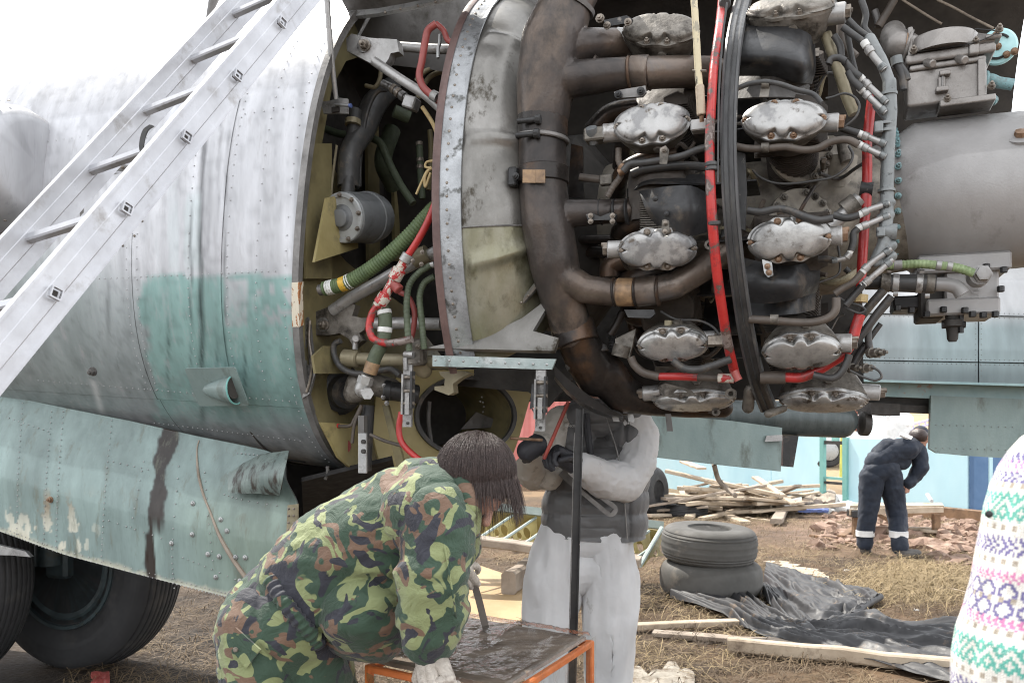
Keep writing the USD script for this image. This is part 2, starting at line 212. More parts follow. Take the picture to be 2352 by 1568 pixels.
# ---------------------------------------------------------------- things and parts
COUNT = {}
def numbered(parent, name):
    k = (parent, name); n = COUNT.get(k, 0); COUNT[k] = n + 1
    return name if n == 0 else f'{name}_{n:03d}'
class T:
    pass
def keys(prim, **kw):
    for k, v in kw.items():
        if v: prim.SetCustomDataByKey(k, v)
def thing(name, label, cat, loc=(0, 0, 0), group=None, kind=None):
    t = T(); t.loc = np.asarray(loc, float); t.path = '/World/' + numbered('/World', name)
    x = UsdGeom.Xform.Define(stage, t.path); x.AddTranslateOp().Set(Gf.Vec3d(*map(float, t.loc))); t.prim = x.GetPrim()
    keys(t.prim, label=label, category=cat, group=group, kind=kind); return t
def part(parent, name, mesh, mat, smooth=35, col=None, label=None, kind=None):
    t = T(); t.loc = parent.loc; t.path = parent.path + '/' + numbered(parent.path, name)
    v, f = (np.asarray(mesh[0], float), np.asarray(mesh[1])) if isinstance(mesh, tuple) else (np.asarray(mesh.vertices), np.asarray(mesh.faces))
    if col is not None: smooth = True
    m = usdkit.mesh(stage, t.path, (v - t.loc, f), M[mat], smooth=smooth)
    if col is not None: UsdGeom.PrimvarsAPI(m).CreatePrimvar('col', Sdf.ValueTypeNames.Color3fArray, 'vertex').Set(Vt.Vec3fArray.FromNumpy(np.ascontiguousarray(col, np.float32)))
    t.prim = m.GetPrim(); keys(t.prim, label=label, kind=kind); return t
def single(name, mesh, mat, label, cat, smooth=35, group=None, kind=None, col=None):
    r = T(); r.loc = np.zeros(3); r.path = '/World'
    t = part(r, name, mesh, mat, smooth, col); keys(t.prim, label=label, category=cat, group=group, kind=kind); return t
cat_ = trimesh.util.concatenate

# ---------------------------------------------------------------- shapes
def unit(v): v = np.asarray(v, float); return v / max(np.linalg.norm(v), 1e-12)
def crv(pts, n=None, step=None):
    p = np.asarray(pts, float)
    if len(p) == 2: 
        t = np.linspace(0, 1, n or 2)[:, None]; return p[0] + (p[1] - p[0]) * t
    q = np.vstack([2 * p[0] - p[1], p, 2 * p[-1] - p[-2]]); out = []
    k = max(3, int((n or 8 * (len(p) - 1)) / (len(p) - 1)))
    for i in range(1, len(q) - 2):
        for t in np.linspace(0, 1, k, endpoint=False):
            a, b, c, d = q[i - 1], q[i], q[i + 1], q[i + 2]
            out.append(.5 * ((2 * b) + (-a + c) * t + (2 * a - 5 * b + 4 * c - d) * t * t + (-a + 3 * b - 3 * c + d) * t ** 3))
    out.append(p[-1]); return np.array(out)
def frames(p):
    t = np.gradient(p, axis=0); t /= np.linalg.norm(t, axis=1, keepdims=True) + 1e-12
    u = np.cross(t[0], [0, 0, 1.]); u = np.cross(t[0], [0, 1., 0]) if np.linalg.norm(u) < .2 else u; u = unit(u); us = [u]
    for i in range(1, len(p)):
        u = unit(u - (u @ t[i]) * t[i]); us.append(u)
    us = np.array(us); return t, us, np.cross(t, us)
def loft(rings, closed=True, caps=True):
    R = np.asarray(rings); m, n = R.shape[:2]; v = R.reshape(-1, 3); f = []
    i = np.arange(m - 1)[:, None] * n; j = np.arange(n if closed else n - 1)[None]; k = (j + 1) % n
    a, b, c, d = (i + j).ravel(), (i + k).ravel(), (i + n + k).ravel(), (i + n + j).ravel()
    f = np.vstack([np.stack([a, b, c], 1), np.stack([a, c, d], 1)])
    if caps and closed:
        v = np.vstack([v, R[0].mean(0), R[-1].mean(0)]); j = np.arange(n); k = (j + 1) % n
        f = np.vstack([f, np.stack([np.full(n, m * n), k, j], 1), np.stack([np.full(n, m * n + 1), (m - 1) * n + j, (m - 1) * n + k], 1)])
    return trimesh.Trimesh(v, f, process=False)
def tube(pts, r, n=10, seg=None, caps=True, smooth=True):
    p = crv(pts, seg) if smooth else np.asarray(pts, float)
    rr = np.interp(np.linspace(0, 1, len(p)), np.linspace(0, 1, len(np.atleast_1d(r))), np.atleast_1d(r)) if np.ndim(r) else np.full(len(p), r)
    t, u, w = frames(p); th = np.linspace(0, 2 * np.pi, n, endpoint=False)
    rings = p[:, None] + rr[:, None, None] * (np.cos(th)[None, :, None] * u[:, None] + np.sin(th)[None, :, None] * w[:, None])
    return loft(rings, caps=caps)
def ribbed(pts, r, n=10, ribs=30, amp=.06):
    p = crv(pts, max(ribs * 4, 24)); k = np.linspace(0, ribs * 2 * np.pi, len(p)); return tube(p, r * (1 + amp * np.sin(k)), n, smooth=False)
def lathe(org, axis, prof, n=24, u0=None):
    axis = unit(axis); u = unit(np.cross(axis, [0, 0, 1.]) if u0 is None else u0)
    if np.linalg.norm(np.cross(axis, [0, 0, 1.])) < 1e-3 and u0 is None: u = np.array([1., 0, 0])
    w = np.cross(axis, u); th = np.linspace(0, 2 * np.pi, n, endpoint=False)
    c = np.cos(th)[:, None] * u + np.sin(th)[:, None] * w
    return loft([np.asarray(org) + h * axis + max(r, 1e-4) * c for h, r in prof])
def cyl(p, q, r, n=14, ch=0.0):
    p = np.asarray(p, float); q = np.asarray(q, float); L = np.linalg.norm(q - p); c = min(ch, r * .4, L * .4)
    return lathe(p, q - p, [(0, r - c), (c, r), (L - c, r), (L, r - c)] if c else [(0, r), (L, r)], n)
def bx(c, size, axes=None, ch=.0):
    c = np.asarray(c, float); h = np.asarray(size, float) / 2; A = np.eye(3) if axes is None else np.array([unit(x) for x in axes])
    if ch:
        pts = [[sx * (h[0] - (ch if k != 0 else 0)), sy * (h[1] - (ch if k != 1 else 0)), sz * (h[2] - (ch if k != 2 else 0))] for sx in (-1, 1) for sy in (-1, 1) for sz in (-1, 1) for k in range(3)]
        m = trimesh.convex.convex_hull(np.array(pts))
    else: m = trimesh.creation.box(2 * h)
    return trimesh.Trimesh(c + np.asarray(m.vertices) @ A, m.faces, process=False)
def extr(poly, org, ux, uy, th):                        # polygon in (ux, uy) at org, extruded by th along ux x uy
    m = trimesh.creation.extrude_polygon(poly if isinstance(poly, Polygon) else Polygon(poly), th, engine='earcut'); v = np.asarray(m.vertices)
    ux, uy = unit(ux), unit(uy); return trimesh.Trimesh(np.asarray(org) + v[:, :1] * ux + v[:, 1:2] * uy + v[:, 2:] * np.cross(ux, uy), m.faces, process=False)
def slab(pts3, th, n=None):                             # planar-ish polygon of 3D points with thickness th along its normal
    p = np.asarray(pts3, float); c = p.mean(0); q = p - c
    if n is None: n = np.linalg.svd(q)[2][2]
    n = unit(n); ux = unit(q[0] - (q[0] @ n) * n); uy = np.cross(n, ux)
    pl = Polygon(np.stack([q @ ux, q @ uy], 1)).buffer(0)
    if pl.geom_type != 'Polygon': pl = max(pl.geoms, key=lambda g: g.area)
    return extr(pl, c - n * th / 2, ux, uy, th)
def grid(fn, nu, nv, closed=False):
    return np.array([[fn(u, v) for v in np.linspace(0, 1, nv)] for u in np.linspace(0, 1, nu)])
def sheet(pts, th=0.0, nrm=None):                       # (nu, nv, 3) surface, with thickness
    pts = np.asarray(pts, float)
    if not th: return loft(pts, closed=False, caps=False)
    du = np.gradient(pts, axis=0); dv = np.gradient(pts, axis=1); n = np.cross(du, dv); n /= np.linalg.norm(n, axis=-1, keepdims=True) + 1e-12
    b = pts - n * th; nu, nv = pts.shape[:2]
    top = loft(pts, False, False); bot = loft(b, False, False); N = nu * nv
    ed = np.concatenate([np.arange(nv - 1), np.arange(nv - 1, N - 1, nv), np.arange(N - 1, N - nv, -1), np.arange(N - nv, 0, -nv)])
    e2 = np.roll(ed, -1); side = np.vstack([np.stack([ed, ed + N, e2], 1), np.stack([e2, ed + N, e2 + N], 1)])
    return trimesh.Trimesh(np.vstack([pts.reshape(-1, 3), b.reshape(-1, 3)]), np.vstack([top.faces, bot.faces[:, ::-1] + N, side[:, ::-1]]), process=False)
def bolt(p, n, r, h=None, hexa=True):
    h = h or r * 1.2; a = lathe(p, n, [(-h * .3, r * 1.35), (h * .18, r * 1.35), (h * .2, r * 1.2)], 10); k = 6 if hexa else 10
    return cat_([a, lathe(np.asarray(p), n, [(h * .15, r), (h * .9, r), (h, r * .8)], k), lathe(p, n, [(h * .8, r * .5), (h * 1.45, r * .48), (h * 1.5, r * .3)], 8)])
def dome(p, n, r, k=6):
    return lathe(p, n, [(-.2 * r, r), (r * .25, r * .85), (r * .55, r * .35)], k)
def facing(p, q=(0, 0, 1.5)): return unit(np.asarray(q, float) - np.asarray(p, float))
def pxr(p, k): return k * np.asarray(p)[1] / F_          # k picture units as metres at point p
def blob(chains, edge=.02, it=12, lam=.5):               # union of hulls of spheres along chains [(point, radius), ...], smoothed
    ms = []
    for ch in chains:
        sp = [Manifold.sphere(float(r), 20).translate([float(x) for x in p]) for p, r in ch]
        if len(sp) == 1: ms.append(sp[0])
        for q, w in zip(sp[:-1], sp[1:]): ms.append(Manifold.batch_hull([q, w]))
    m = Manifold.batch_boolean(ms, manifold3d.OpType.Add).refine_to_length(edge); me = m.to_mesh()
    t = trimesh.Trimesh(me.vert_properties[:, :3], me.tri_verts); trimesh.smoothing.filter_taubin(t, lamb=lam, nu=lam + .03, iterations=it); return t
def wrinkle(t, amp, sc, seed=0, st=(1, 1, 1), ridge=True):
    n = np.asarray(t.vertex_normals); p = np.asarray(t.vertices) * sc * np.asarray(st)
    p = p + .6 * (fbm(p * .7 + 9.3, 2, seed + 5)[:, None] - .5)
    w = fbm(p, 3, seed); w = (1 - np.abs(2 * w - 1) * 2.2) if ridge else (w - .5) * 2
    return trimesh.Trimesh(np.asarray(t.vertices) + n * (amp * w)[:, None], t.faces, process=False)
def smoothstep(a, b, x): t = np.clip((x - a) / (b - a), 0, 1); return t * t * (3 - 2 * t)
# ================================================================ AIRPLANE: nacelle, bay, landing gear
air = thing('airplane', 'weathered grey and teal riveted aircraft nacelle with open engine bay, gear door and twin wheels', 'airplane', E(-2.6, 0, 0) * [1, 1, 0])
def nsec(s, t, off=0.0):
    q = np.clip((-1.745 - s) / 1.9, 0, 1.6); ex = 2 / 2.4
    rh = .85 - .02 * q; top = 1.145 + .03 * q; bot = 1.145 - .20 * q
    c = np.sign(np.cos(t)) * abs(np.cos(t)) ** ex; d = np.sign(np.sin(t)) * abs(np.sin(t)) ** ex
    z = 2.37 + d * np.where(np.sin(t) > 0, top, bot); k = .104 * max(0, 1 - q)
    p = O0 * [1, 1, 0] + (s + k * (z - 2.37)) * AX + rh * c * BX + z * ZX
    n = np.cos(t) * BX + np.sin(t) * ZX; return p + off * n
def pix(p): p = np.asarray(p); return CX + F_ * p[..., 0] / p[..., 1], HY - F_ * (p[..., 2] - CAMZ) / p[..., 1]
def nac_paint(p):
    x, y = pix(p); s = (p - O0) @ AX; z = p[..., 2]
    q = np.stack([s * 9, 0 * s, z * .9], -1); st = fbm(q * [2.4, 1, 1], 4, 3) - .5; nz = fbm(np.stack([s, 0 * s, z], -1) * 7, 4, 11) - .5; fine = fbm(np.stack([s, 0 * s, z], -1) * 38, 4, 17)
    col = np.ones(p.shape) * [.46, .465, .485]
    low = smoothstep(560, 860, y); col = col * (1 - low[..., None] * .46) * (1 + st[..., None] * .55)  # shade of the down-facing underside is painted into the colour here
    col = col * np.where(low[..., None] > 0, 1, 1) * [1, .995, .99]
    teal = np.array([.20, .325, .305])
    edge = 628 + 22 * nz + 40 * (x < 455) * 0 + 9 * fine
    m = smoothstep(-3, 5, y - edge) * (1 - .30 * smoothstep(760, 900, y)) * (1 - .80 * smoothstep(925, 1010, y + 60 * nz))
    m = m * smoothstep(-8, 8, x - (318 + 90 * nz + .12 * (y - 640))) * np.clip(1.08 + 1.2 * np.minimum(st, .12), .5, 1) * (1 - .25 * smoothstep(.52, .6, fine) * (x < 500))
    chip = smoothstep(.50, .545, fine) * smoothstep(560, 600, x) * smoothstep(645, 660, y) * (1 - smoothstep(735, 765, y + 50 * nz)) * smoothstep(-.06, .04, nz)
    patch = smoothstep(512, 518, x) * (1 - smoothstep(566, 572, x)) * smoothstep(636, 648, y) * (1 - smoothstep(748, 766, y + 14 * fine)) * np.clip(1.5 - 1.2 * fine, .4, 1)
    m = m * (1 - np.clip(chip + patch, 0, 1))
    old = smoothstep(250, 560, x) * .38 * smoothstep(380, 480, y + 160 * nz) * (1 - smoothstep(600, 640, y)) * smoothstep(.06, .14, st) * (x < 470)
    hz_ = .24 * smoothstep(600, 720, y) * (1 - smoothstep(900, 1000, y)) * smoothstep(60, 330, x)
    col = col * (1 - np.clip(m + old + hz_, 0, .96)[..., None]) + teal * np.clip(m + old + hz_, 0, .96)[..., None] * (1 + .25 * st[..., None] + .2 * nz[..., None])
    gl = (1 - smoothstep(150, 330, x)) * smoothstep(520, 640, y); col = col * (1 - .6 * gl[..., None]) + np.array([.20, .25, .24]) * .6 * gl[..., None]  # lower left: greenish tint, with shade of the downward curve painted in
    for x0, wd, ya, yb, dk in [(462, 7, 260, 1010, .42), (478, 4, 330, 700, .5), (497, 4, 180, 900, .35), (516, 3, 250, 960, .55), (560, 3, 760, 960, .4), (335, 3, 600, 930, .25), (385, 3, 680, 950, .45), (438, 3, 430, 930, .3), (300, 4, 560, 800, .2), (250, 5, 600, 820, .2), (680, 10, 60, 1000, .2)]:
        bend = .000075 * (y - 650) ** 2 * (1.0 if x0 > 440 else .3) * np.where(y < 650, 1, .35)
        mm = np.exp(-((x - x0 - bend - 8 * nz) / wd) ** 2) * smoothstep(ya, ya + 90, y) * (1 - smoothstep(yb - 90, yb, y)) * np.clip(.6 + 2.2 * st, .15, 1)
        col = col * (1 - min(.85, 2.0 * dk) * mm[..., None])
    sp = smoothstep(.60, .66, fbm(np.stack([s, 0 * s, z], -1) * 26, 3, 29)); col = col * (1 - .14 * sp[..., None])
    w = np.exp(-((x - 215 - .28 * (y - 880)) / 7) ** 2) * smoothstep(868, 880, y) * (1 - smoothstep(930, 960, y)); col = col * (1 - .6 * w[..., None]) + .6 * w[..., None] * np.array([.58, .58, .58])
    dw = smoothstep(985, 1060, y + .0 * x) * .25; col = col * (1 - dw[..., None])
    return np.clip(col, .02, .9)
sr = -1.745
t_seam = lambda s: -.74 - .06 * np.clip((s + 1.745) / -1.8, 0, 1.3)
sA = sl(U(517, 720, .84))[0]; sB = sl(U(453, 720, .83))[0]; sC = sl(U(310, 760, .83))[0]
def npanel(s0, s1, ta, tb, off=0.0, name='skin_panel', ns=None, nt=None):
    ns = ns or max(4, int(abs(s1 - s0) / .013)); nt = nt or 150; fa = ta if callable(ta) else (lambda s: ta); fb = tb if callable(tb) else (lambda s: tb)
    ss = np.linspace(s0, s1, ns); g = np.array([[nsec(s, t, off + .0005 * math.sin(7 * s + 3 * t) * math.cos(9 * t + 2 * s)) for t in np.linspace(fa(s), fb(s), nt)] for s in ss])
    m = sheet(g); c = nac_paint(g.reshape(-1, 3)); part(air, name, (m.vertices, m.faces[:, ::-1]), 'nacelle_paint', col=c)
gap = .0018
top_ = 2.2
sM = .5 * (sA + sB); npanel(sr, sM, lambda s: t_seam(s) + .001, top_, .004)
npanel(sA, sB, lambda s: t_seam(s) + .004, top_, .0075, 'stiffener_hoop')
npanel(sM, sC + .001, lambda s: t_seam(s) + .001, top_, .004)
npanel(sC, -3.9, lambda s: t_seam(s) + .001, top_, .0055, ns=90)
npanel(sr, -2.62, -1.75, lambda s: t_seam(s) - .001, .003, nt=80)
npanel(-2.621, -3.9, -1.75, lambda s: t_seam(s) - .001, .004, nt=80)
# far side and a dark lining, so the nacelle is a closed shell
g = np.array([[nsec(s, t, -.012) for t in np.linspace(-np.pi, np.pi, 61)] for s in np.linspace(sr - .03, -4.6, 24)])
part(air, 'inner_backing', sheet(g), 'deep_dark')
g = np.array([[nsec(s, t, .002) for t in np.linspace(2.19, 2 * np.pi - 1.74, 40)] for s in np.linspace(sr, -4.6, 20)]); part(air, 'far_side_skin', sheet(g), 'nacelle_paint', col=np.full((g.size // 3, 3), .5))
# rim of the open bay
def rimloft(t0, t1, prof, n=90):
    return loft([[nsec(sr + a, t, b) for a, b in prof] for t in np.linspace(t0, t1, n)])
part(air, 'rim_strip', rimloft(-1.75, -.36, [(-.012, .008), (.022, .010), (.022, -.020), (-.012, -.012)]), 'rim_metal')
part(air, 'rim_strip', rimloft(-.36, -.20, [(-.012, .009), (.026, .012), (.026, -.022), (-.012, -.012)], 14), 'rust_flake', label='rusty flaked piece of the bay rim')
part(air, 'rim_strip', rimloft(-.20, 1.9, [(-.012, .008), (.020, .009), (.020, -.024), (-.012, -.012)]), 'rim_metal')
# rivets of the nacelle
rv = []
def rivrow(f, n):
    for u in np.linspace(0, 1, n):
        p, q = f(u); rv.append(dome(p, q, .0034))
nn = lambda s, t: (nsec(s, t, .006), unit(math.cos(t) * BX + math.sin(t) * ZX))
rivrow(lambda u: nn(sr - .05, -1.2 + 2.6 * u), 60); rivrow(lambda u: nn(sA + .03, t_seam(sA) + .05 + 1.9 * u), 55); rivrow(lambda u: nn(sB - .025, t_seam(sB) + .04 + 1.6 * u), 45)
rivrow(lambda u: nn(sr - .05 - 1.6 * u, t_seam(-2.2) + .05), 44); rivrow(lambda u: nn(sr - .1 - 1.3 * u, -.16), 38); rivrow(lambda u: nn(sC - .03, -.7 + 1.1 * u), 30); rivrow(lambda u: nn(sC + .03, -.7 + 1.1 * u), 30)
rivrow(lambda u: nn(sr - .1 - 1.4 * u, .33), 30); rivrow(lambda u: nn(sr - .2, -.6 + 1.3 * u), 30); rivrow(lambda u: nn(sr - .12 - .9 * u, -.98), 30)
part(air, 'rivets', cat_(rv), 'nacelle_rivet', kind='stuff')
# bulge at the left, collar plate, small scoop, latch button
cb = U(-30, 395, .86)
bul = lathe(cb - .9 * AX, AX, [(0, .30), (1.02, .30), (1.14, .285), (1.2, .25), (1.225, .20), (1.23, .1)], 48)
bulc = nac_paint(np.asarray(bul.vertices)); part(air, 'fairing_bulge', bul, 'nacelle_paint', col=np.clip(bulc * .8, 0, 1))
fr = []
for k in range(14):
    a = -1.2 + k * .19; p = cb + .25 * AX + .3 * (math.cos(a) * BX + math.sin(a) * ZX); fr.append(dome(p, math.cos(a) * BX + math.sin(a) * ZX, .008))
part(air, 'fairing_screws', cat_(fr), 'bolt_steel', kind='stuff')
cc = U(268, 480, .82)
def ringplate(c, r0, r1, h0, n=48, axis=BX):
    return lathe(c, axis, [(-.03, r0), (h0, r0 + .004), (h0, r1 - .006), (h0 - .008, r1), (-.03, r1)], n)
part(air, 'collar_plate', ringplate(cc, .17, .205, .022), 'bay_grey'); part(air, 'collar_plate', ringplate(cc, .02, .168, .016), 'bay_grey')
cbolts = [bolt(cc + .188 * (math.cos(a) * AX + math.sin(a) * ZX) + .022 * BX, BX, .006) for a in np.arange(0, 6.28, .42)]
part(air, 'collar_bolts', cat_(cbolts), 'bolt_steel', kind='stuff')
def scoop():
    o = U(528, 890, .80); nrm = unit(.86 * BX - .5 * ZX); up = unit(.5 * BX + .86 * ZX); L = .17
    rings = []
    for u in np.linspace(0, 1, 14):
        w = .004 + .062 * (u ** .55); hh = .002 + .055 * u ** .7; c = o - AX * (L * (1 - u) - .02) - up * .012
        rings.append([c + w * math.cos(a) * up + hh * max(0, math.sin(a)) * nrm - .004 * nrm * (math.sin(a) < 0) for a in np.linspace(0, 2 * np.pi, 28, endpoint=False)])
    return loft(rings, caps=False), o, nrm, up
sc, so, sn, su = scoop()
scp = part(air, 'air_scoop', sc, 'teal_flap')
part(scp, 'lip', tube([so + .022 * AX - .012 * su + .064 * math.cos(a) * su + .055 * math.sin(a) * sn for a in np.linspace(0, np.pi, 14)], .004, 8), 'wall_green')
part(air, 'scoop_base', extr(sbox(-.20, -.085, .05, .085).buffer(.01), so - .012 * sn, AX, su, .006), 'teal_flap'); part(air, 'scoop_hole', extr(Point(0, 0).buffer(.05), so + .018 * AX - .002 * sn, su, sn, .004), 'deep_dark')
part(air, 'drain_plug', bolt(U(213, 853, .80), unit(BX - .3 * ZX), .016), 'bay_grey')
for (x, y, r) in c8((1635, 1125, 8), (1665, 1140, 10), (1755, 1152, 12), (1790, 1157, 16), (1825, 1160, 8), (1857, 1168, 20))if 0 else []: pass
hl = [lathe(U(x, y, .72), unit(BX - .55 * ZX), [(-.02, r), (.012, r), (.013, .5 * r)], 12) for (x, y), r in zip(c8((1635, 1125), (1665, 1140), (1755, 1152), (1790, 1157), (1825, 1160), (1857, 1168)), (.005, .006, .008, .010, .005, .012))]

# ---------------------------------------------------------------- landing gear door
xt = [-60, 0, 150, 300, 450, 560, 640, 690]; yt = [896, 905, 936, 966, 1000, 1022, 1040, 1050]; yb_ = [1198, 1220, 1274, 1314, 1352, 1379, 1386, 1386]
xs = np.concatenate([np.linspace(-60, 600, 190), np.linspace(604, 682, 26)]); vs = np.linspace(0, 1, 110)
def dlat(x, v): return .56 + .15 * math.sin(min(v * 1.5, 1) * np.pi / 2) - .05 * max(0, v - .6)
gd = []
for x in xs:
    a, b = np.interp(x, xt, yt), np.interp(x, xt, yb_); row = []
    for v in vs:
        y = a + (b - a) * v; xx = x - 28 * (1 - smoothstep(1085, 1160, y)) * smoothstep(600, 682, x); row.append(U(xx, y, dlat(x, v) + .0016 * math.sin(x * .031 + 4 * v) * math.cos(6 * v - x * .012)))
    gd.append(row)
gd = np.array(gd)[:, ::-1]
def door_paint(p):
    x, y = pix(p); q = np.stack([x * .0105, y * .0016, 0 * x], -1); st = fbm(q * 3, 4, 5) - .5; nz = fbm(np.stack([x, y, 0 * x], -1) * .012, 4, 8) - .5; fi = fbm(np.stack([x, y * .45, 0 * x], -1) * .055, 4, 2)
    col = np.ones(p.shape) * [.195, .258, .245]; gr = smoothstep(300, 620, x + 150 * nz) * smoothstep(1060, 1200, y)
    col = col * (1 - gr[..., None]) + gr[..., None] * np.array([.175, .225, .19]); col = col * (1 + .5 * st[..., None] + .35 * nz[..., None])
    ch = smoothstep(.60, .64, fi) * smoothstep(1100, 1240, y + 0 * x) * (1 - smoothstep(150, 260, x)); col = col * (1 - ch[..., None]) + ch[..., None] * np.array([.55, .54, .45])
    eb = np.interp(x, xt, yb_); ch = smoothstep(-16, -3, y - eb + 18 * (fi - .5)) * .7; col = col * (1 - ch[..., None]) + ch[..., None] * np.array([.50, .48, .38])
    cx = np.interp(y, [975, 1010, 1060, 1100, 1180, 1260, 1345], [400, 388, 372, 368, 362, 350, 352]); wd = np.interp(y, [975, 1020, 1080, 1120, 1200, 1345], [20, 26, 17, 17, 20, 16]) * (1 + .5 * nz)
    d = (x - cx + 24 * (fi - .5)); o = (1 - smoothstep(.75, 1.05, np.abs(d) / wd)); drip = np.clip(1 - 1.2 * smoothstep(.45, .62, fbm(np.stack([x * .11, y * .006, 0 * x], -1), 3, 31)) * smoothstep(1180, 1250, y), 0, 1)
    o = o * drip; col = col * (1 - o[..., None]) + o[..., None] * np.array([.022, .017, .014])
    s1 = smoothstep(.52, .6, fi) * np.exp(-((x - 120) / 60) ** 2 - ((y - 1160) / 30) ** 2) * .6; col = col * (1 - s1[..., None]) + s1[..., None] * np.array([.22, .13, .06])
    sm = smoothstep(560, 640, x) * (1 - smoothstep(1090, 1135, y)) * np.clip(.3 + 2 * (fbm(np.stack([x * .05, y * .012, 0 * x], -1), 3, 41) - .35), 0, 1); col = col * (1 - .75 * sm[..., None])
    return np.clip(col, .01, .8)
dm = sheet(gd, .016); dc = np.vstack([door_paint(gd.reshape(-1, 3)), np.full((gd.size // 3, 3), .12)])
door = part(air, 'gear_door', (dm.vertices, dm.faces), 'door_paint', col=dc)
dpt = lambda x, y: U(x, y, dlat(x, (y - np.interp(x, xt, yt)) / (np.interp(x, xt, yb_) - np.interp(x, xt, yt))) + .003)
rr = []
def drow(pts, n, r=.0045, k=0):
    q = crv([(x, y, 0) for x, y in pts], n * 3) if len(pts) > 2 else crv([(x, y, 0) for x, y in pts], n)
    for x, y, _ in q[:: max(1, len(q) // n)]: rr.append(dome(dpt(x, y), unit(BX + .1 * ZX), .82 * r * (.85 + .3 * random.random())))
for x0, x1, ya, yb2 in [(52, 38, 925, 1225), (118, 100, 945, 1250), (145, 128, 945, 1255), (256, 232, 965, 1290)]: drow([(x0, ya), (.5 * (x0 + x1) - 3, .5 * (ya + yb2)), (x1, yb2)], 24)
drow([(5, 1212), (130, 1258), (330, 1312), (480, 1352), (590, 1378)], 52); drow([(12, 1222), (130, 1267), (330, 1321), (480, 1361), (590, 1384)], 46); drow([(20, 960), (110, 990)], 9)
for pts, n in [([(470, 1085), (478, 1190), (490, 1300)], 11), ([(545, 1040), (600, 1046), (650, 1056)], 12), ([(515, 1135), (560, 1148), (650, 1163)], 9), ([(330, 1060), (300, 1210)], 8), ([(410, 1070), (395, 1260), (400, 1350)], 14), ([(260, 1060), (340, 1078)], 6), ([(420, 1280), (470, 1300), (540, 1330)], 8), ([(250, 1195), (370, 1235)], 7)]: drow(pts, n)
for x, y in b1((1245, 408), (1240, 608), (1342, 735), (1415, 750), (1582, 757), (1465, 585), (1425, 512), (1548, 908), (1393, 883), (1107, 665), (1520, 755)): rr.append(lathe(dpt(x, y), BX, [(-.003, .012), (.002, .012), (.003, .008), (.008, .0065), (.009, .003)], 10))
part(door, 'rivets', cat_(rr), 'bare_aluminium', kind='stuff')
part(door, 'sealant_bead', tube([dpt(x, y) for x, y in b1((1285, 0), (1272, 60), (1278, 200), (1310, 340), (1360, 470), (1420, 620), (1500, 760), (1600, 900), (1660, 975))], [.003, .003, .006, .006, .005, .009, .011, .012, .012], 6, 60), 'timber_grey')
part(door, 'plug', bolt(dpt(116, 1147), BX, .012), 'bolt_rust')
lip = [[U(x - 22 * v * (x > 600), y + h * v, .672 + .04 * v + bl * math.sin(math.pi * v) ** .8) for v in np.linspace(0, 1, 14)] for x, y, h, bl in [(525, 1090, 42, .004), (560, 1064, 68, .02), (600, 1044, 88, .05), (658, 1036, 100, .075), (664, 1036, 101, .075)]]
part(door, 'vent_mouth', slab([U(648, 1046, .64), U(664, 1044, .66), U(644, 1128, .69), U(630, 1124, .67)], .01, AX), 'deep_dark'); part(door, 'vent_lip', sheet(np.array(lip), .004), 'vent_paint', label='oil streaked curved vent lip at the door corner')
part(air, 'door_edge_strip', slab([U(658, 1160, .735), U(682, 1157, .735), U(682, 1386, .71), U(655, 1386, .71)], .008, BX), 'olive_gold')
part(air, 'edge_bolts', cat_([bolt(U(663 + 12 * (i % 2), 1168 + 16 * (i // 2), .742), BX, .0045) for i in range(26)]), 'bolt_steel', kind='stuff')
part(air, 'gear_bay_wall', slab([U(-300, 900, -.35), U(1000, 1030, -.35), U(980, 1245, -.35), U(690, 1240, -.35), U(300, 1330, -.35), U(-300, 1300, -.35)], .02, BX), 'bay_black')
part(air, 'gear_bay_roof', slab([U(-300, 930, .3), U(700, 1060, .3), U(800, 1050, -.4), U(-200, 930, -.4)], .02), 'bay_black')
part(air, 'gear_bay_wall', slab([U(690, 1066, .5), U(905, 1090, .5), U(920, 1130, -.3), U(700, 1235, -.3)], .02), 'bay_black')
part(air, 'drain_pipe', tube([U(752, 1070, .5), U(752, 1085, .5), U(747, 1100, .5)], .008), 'bay_grey')
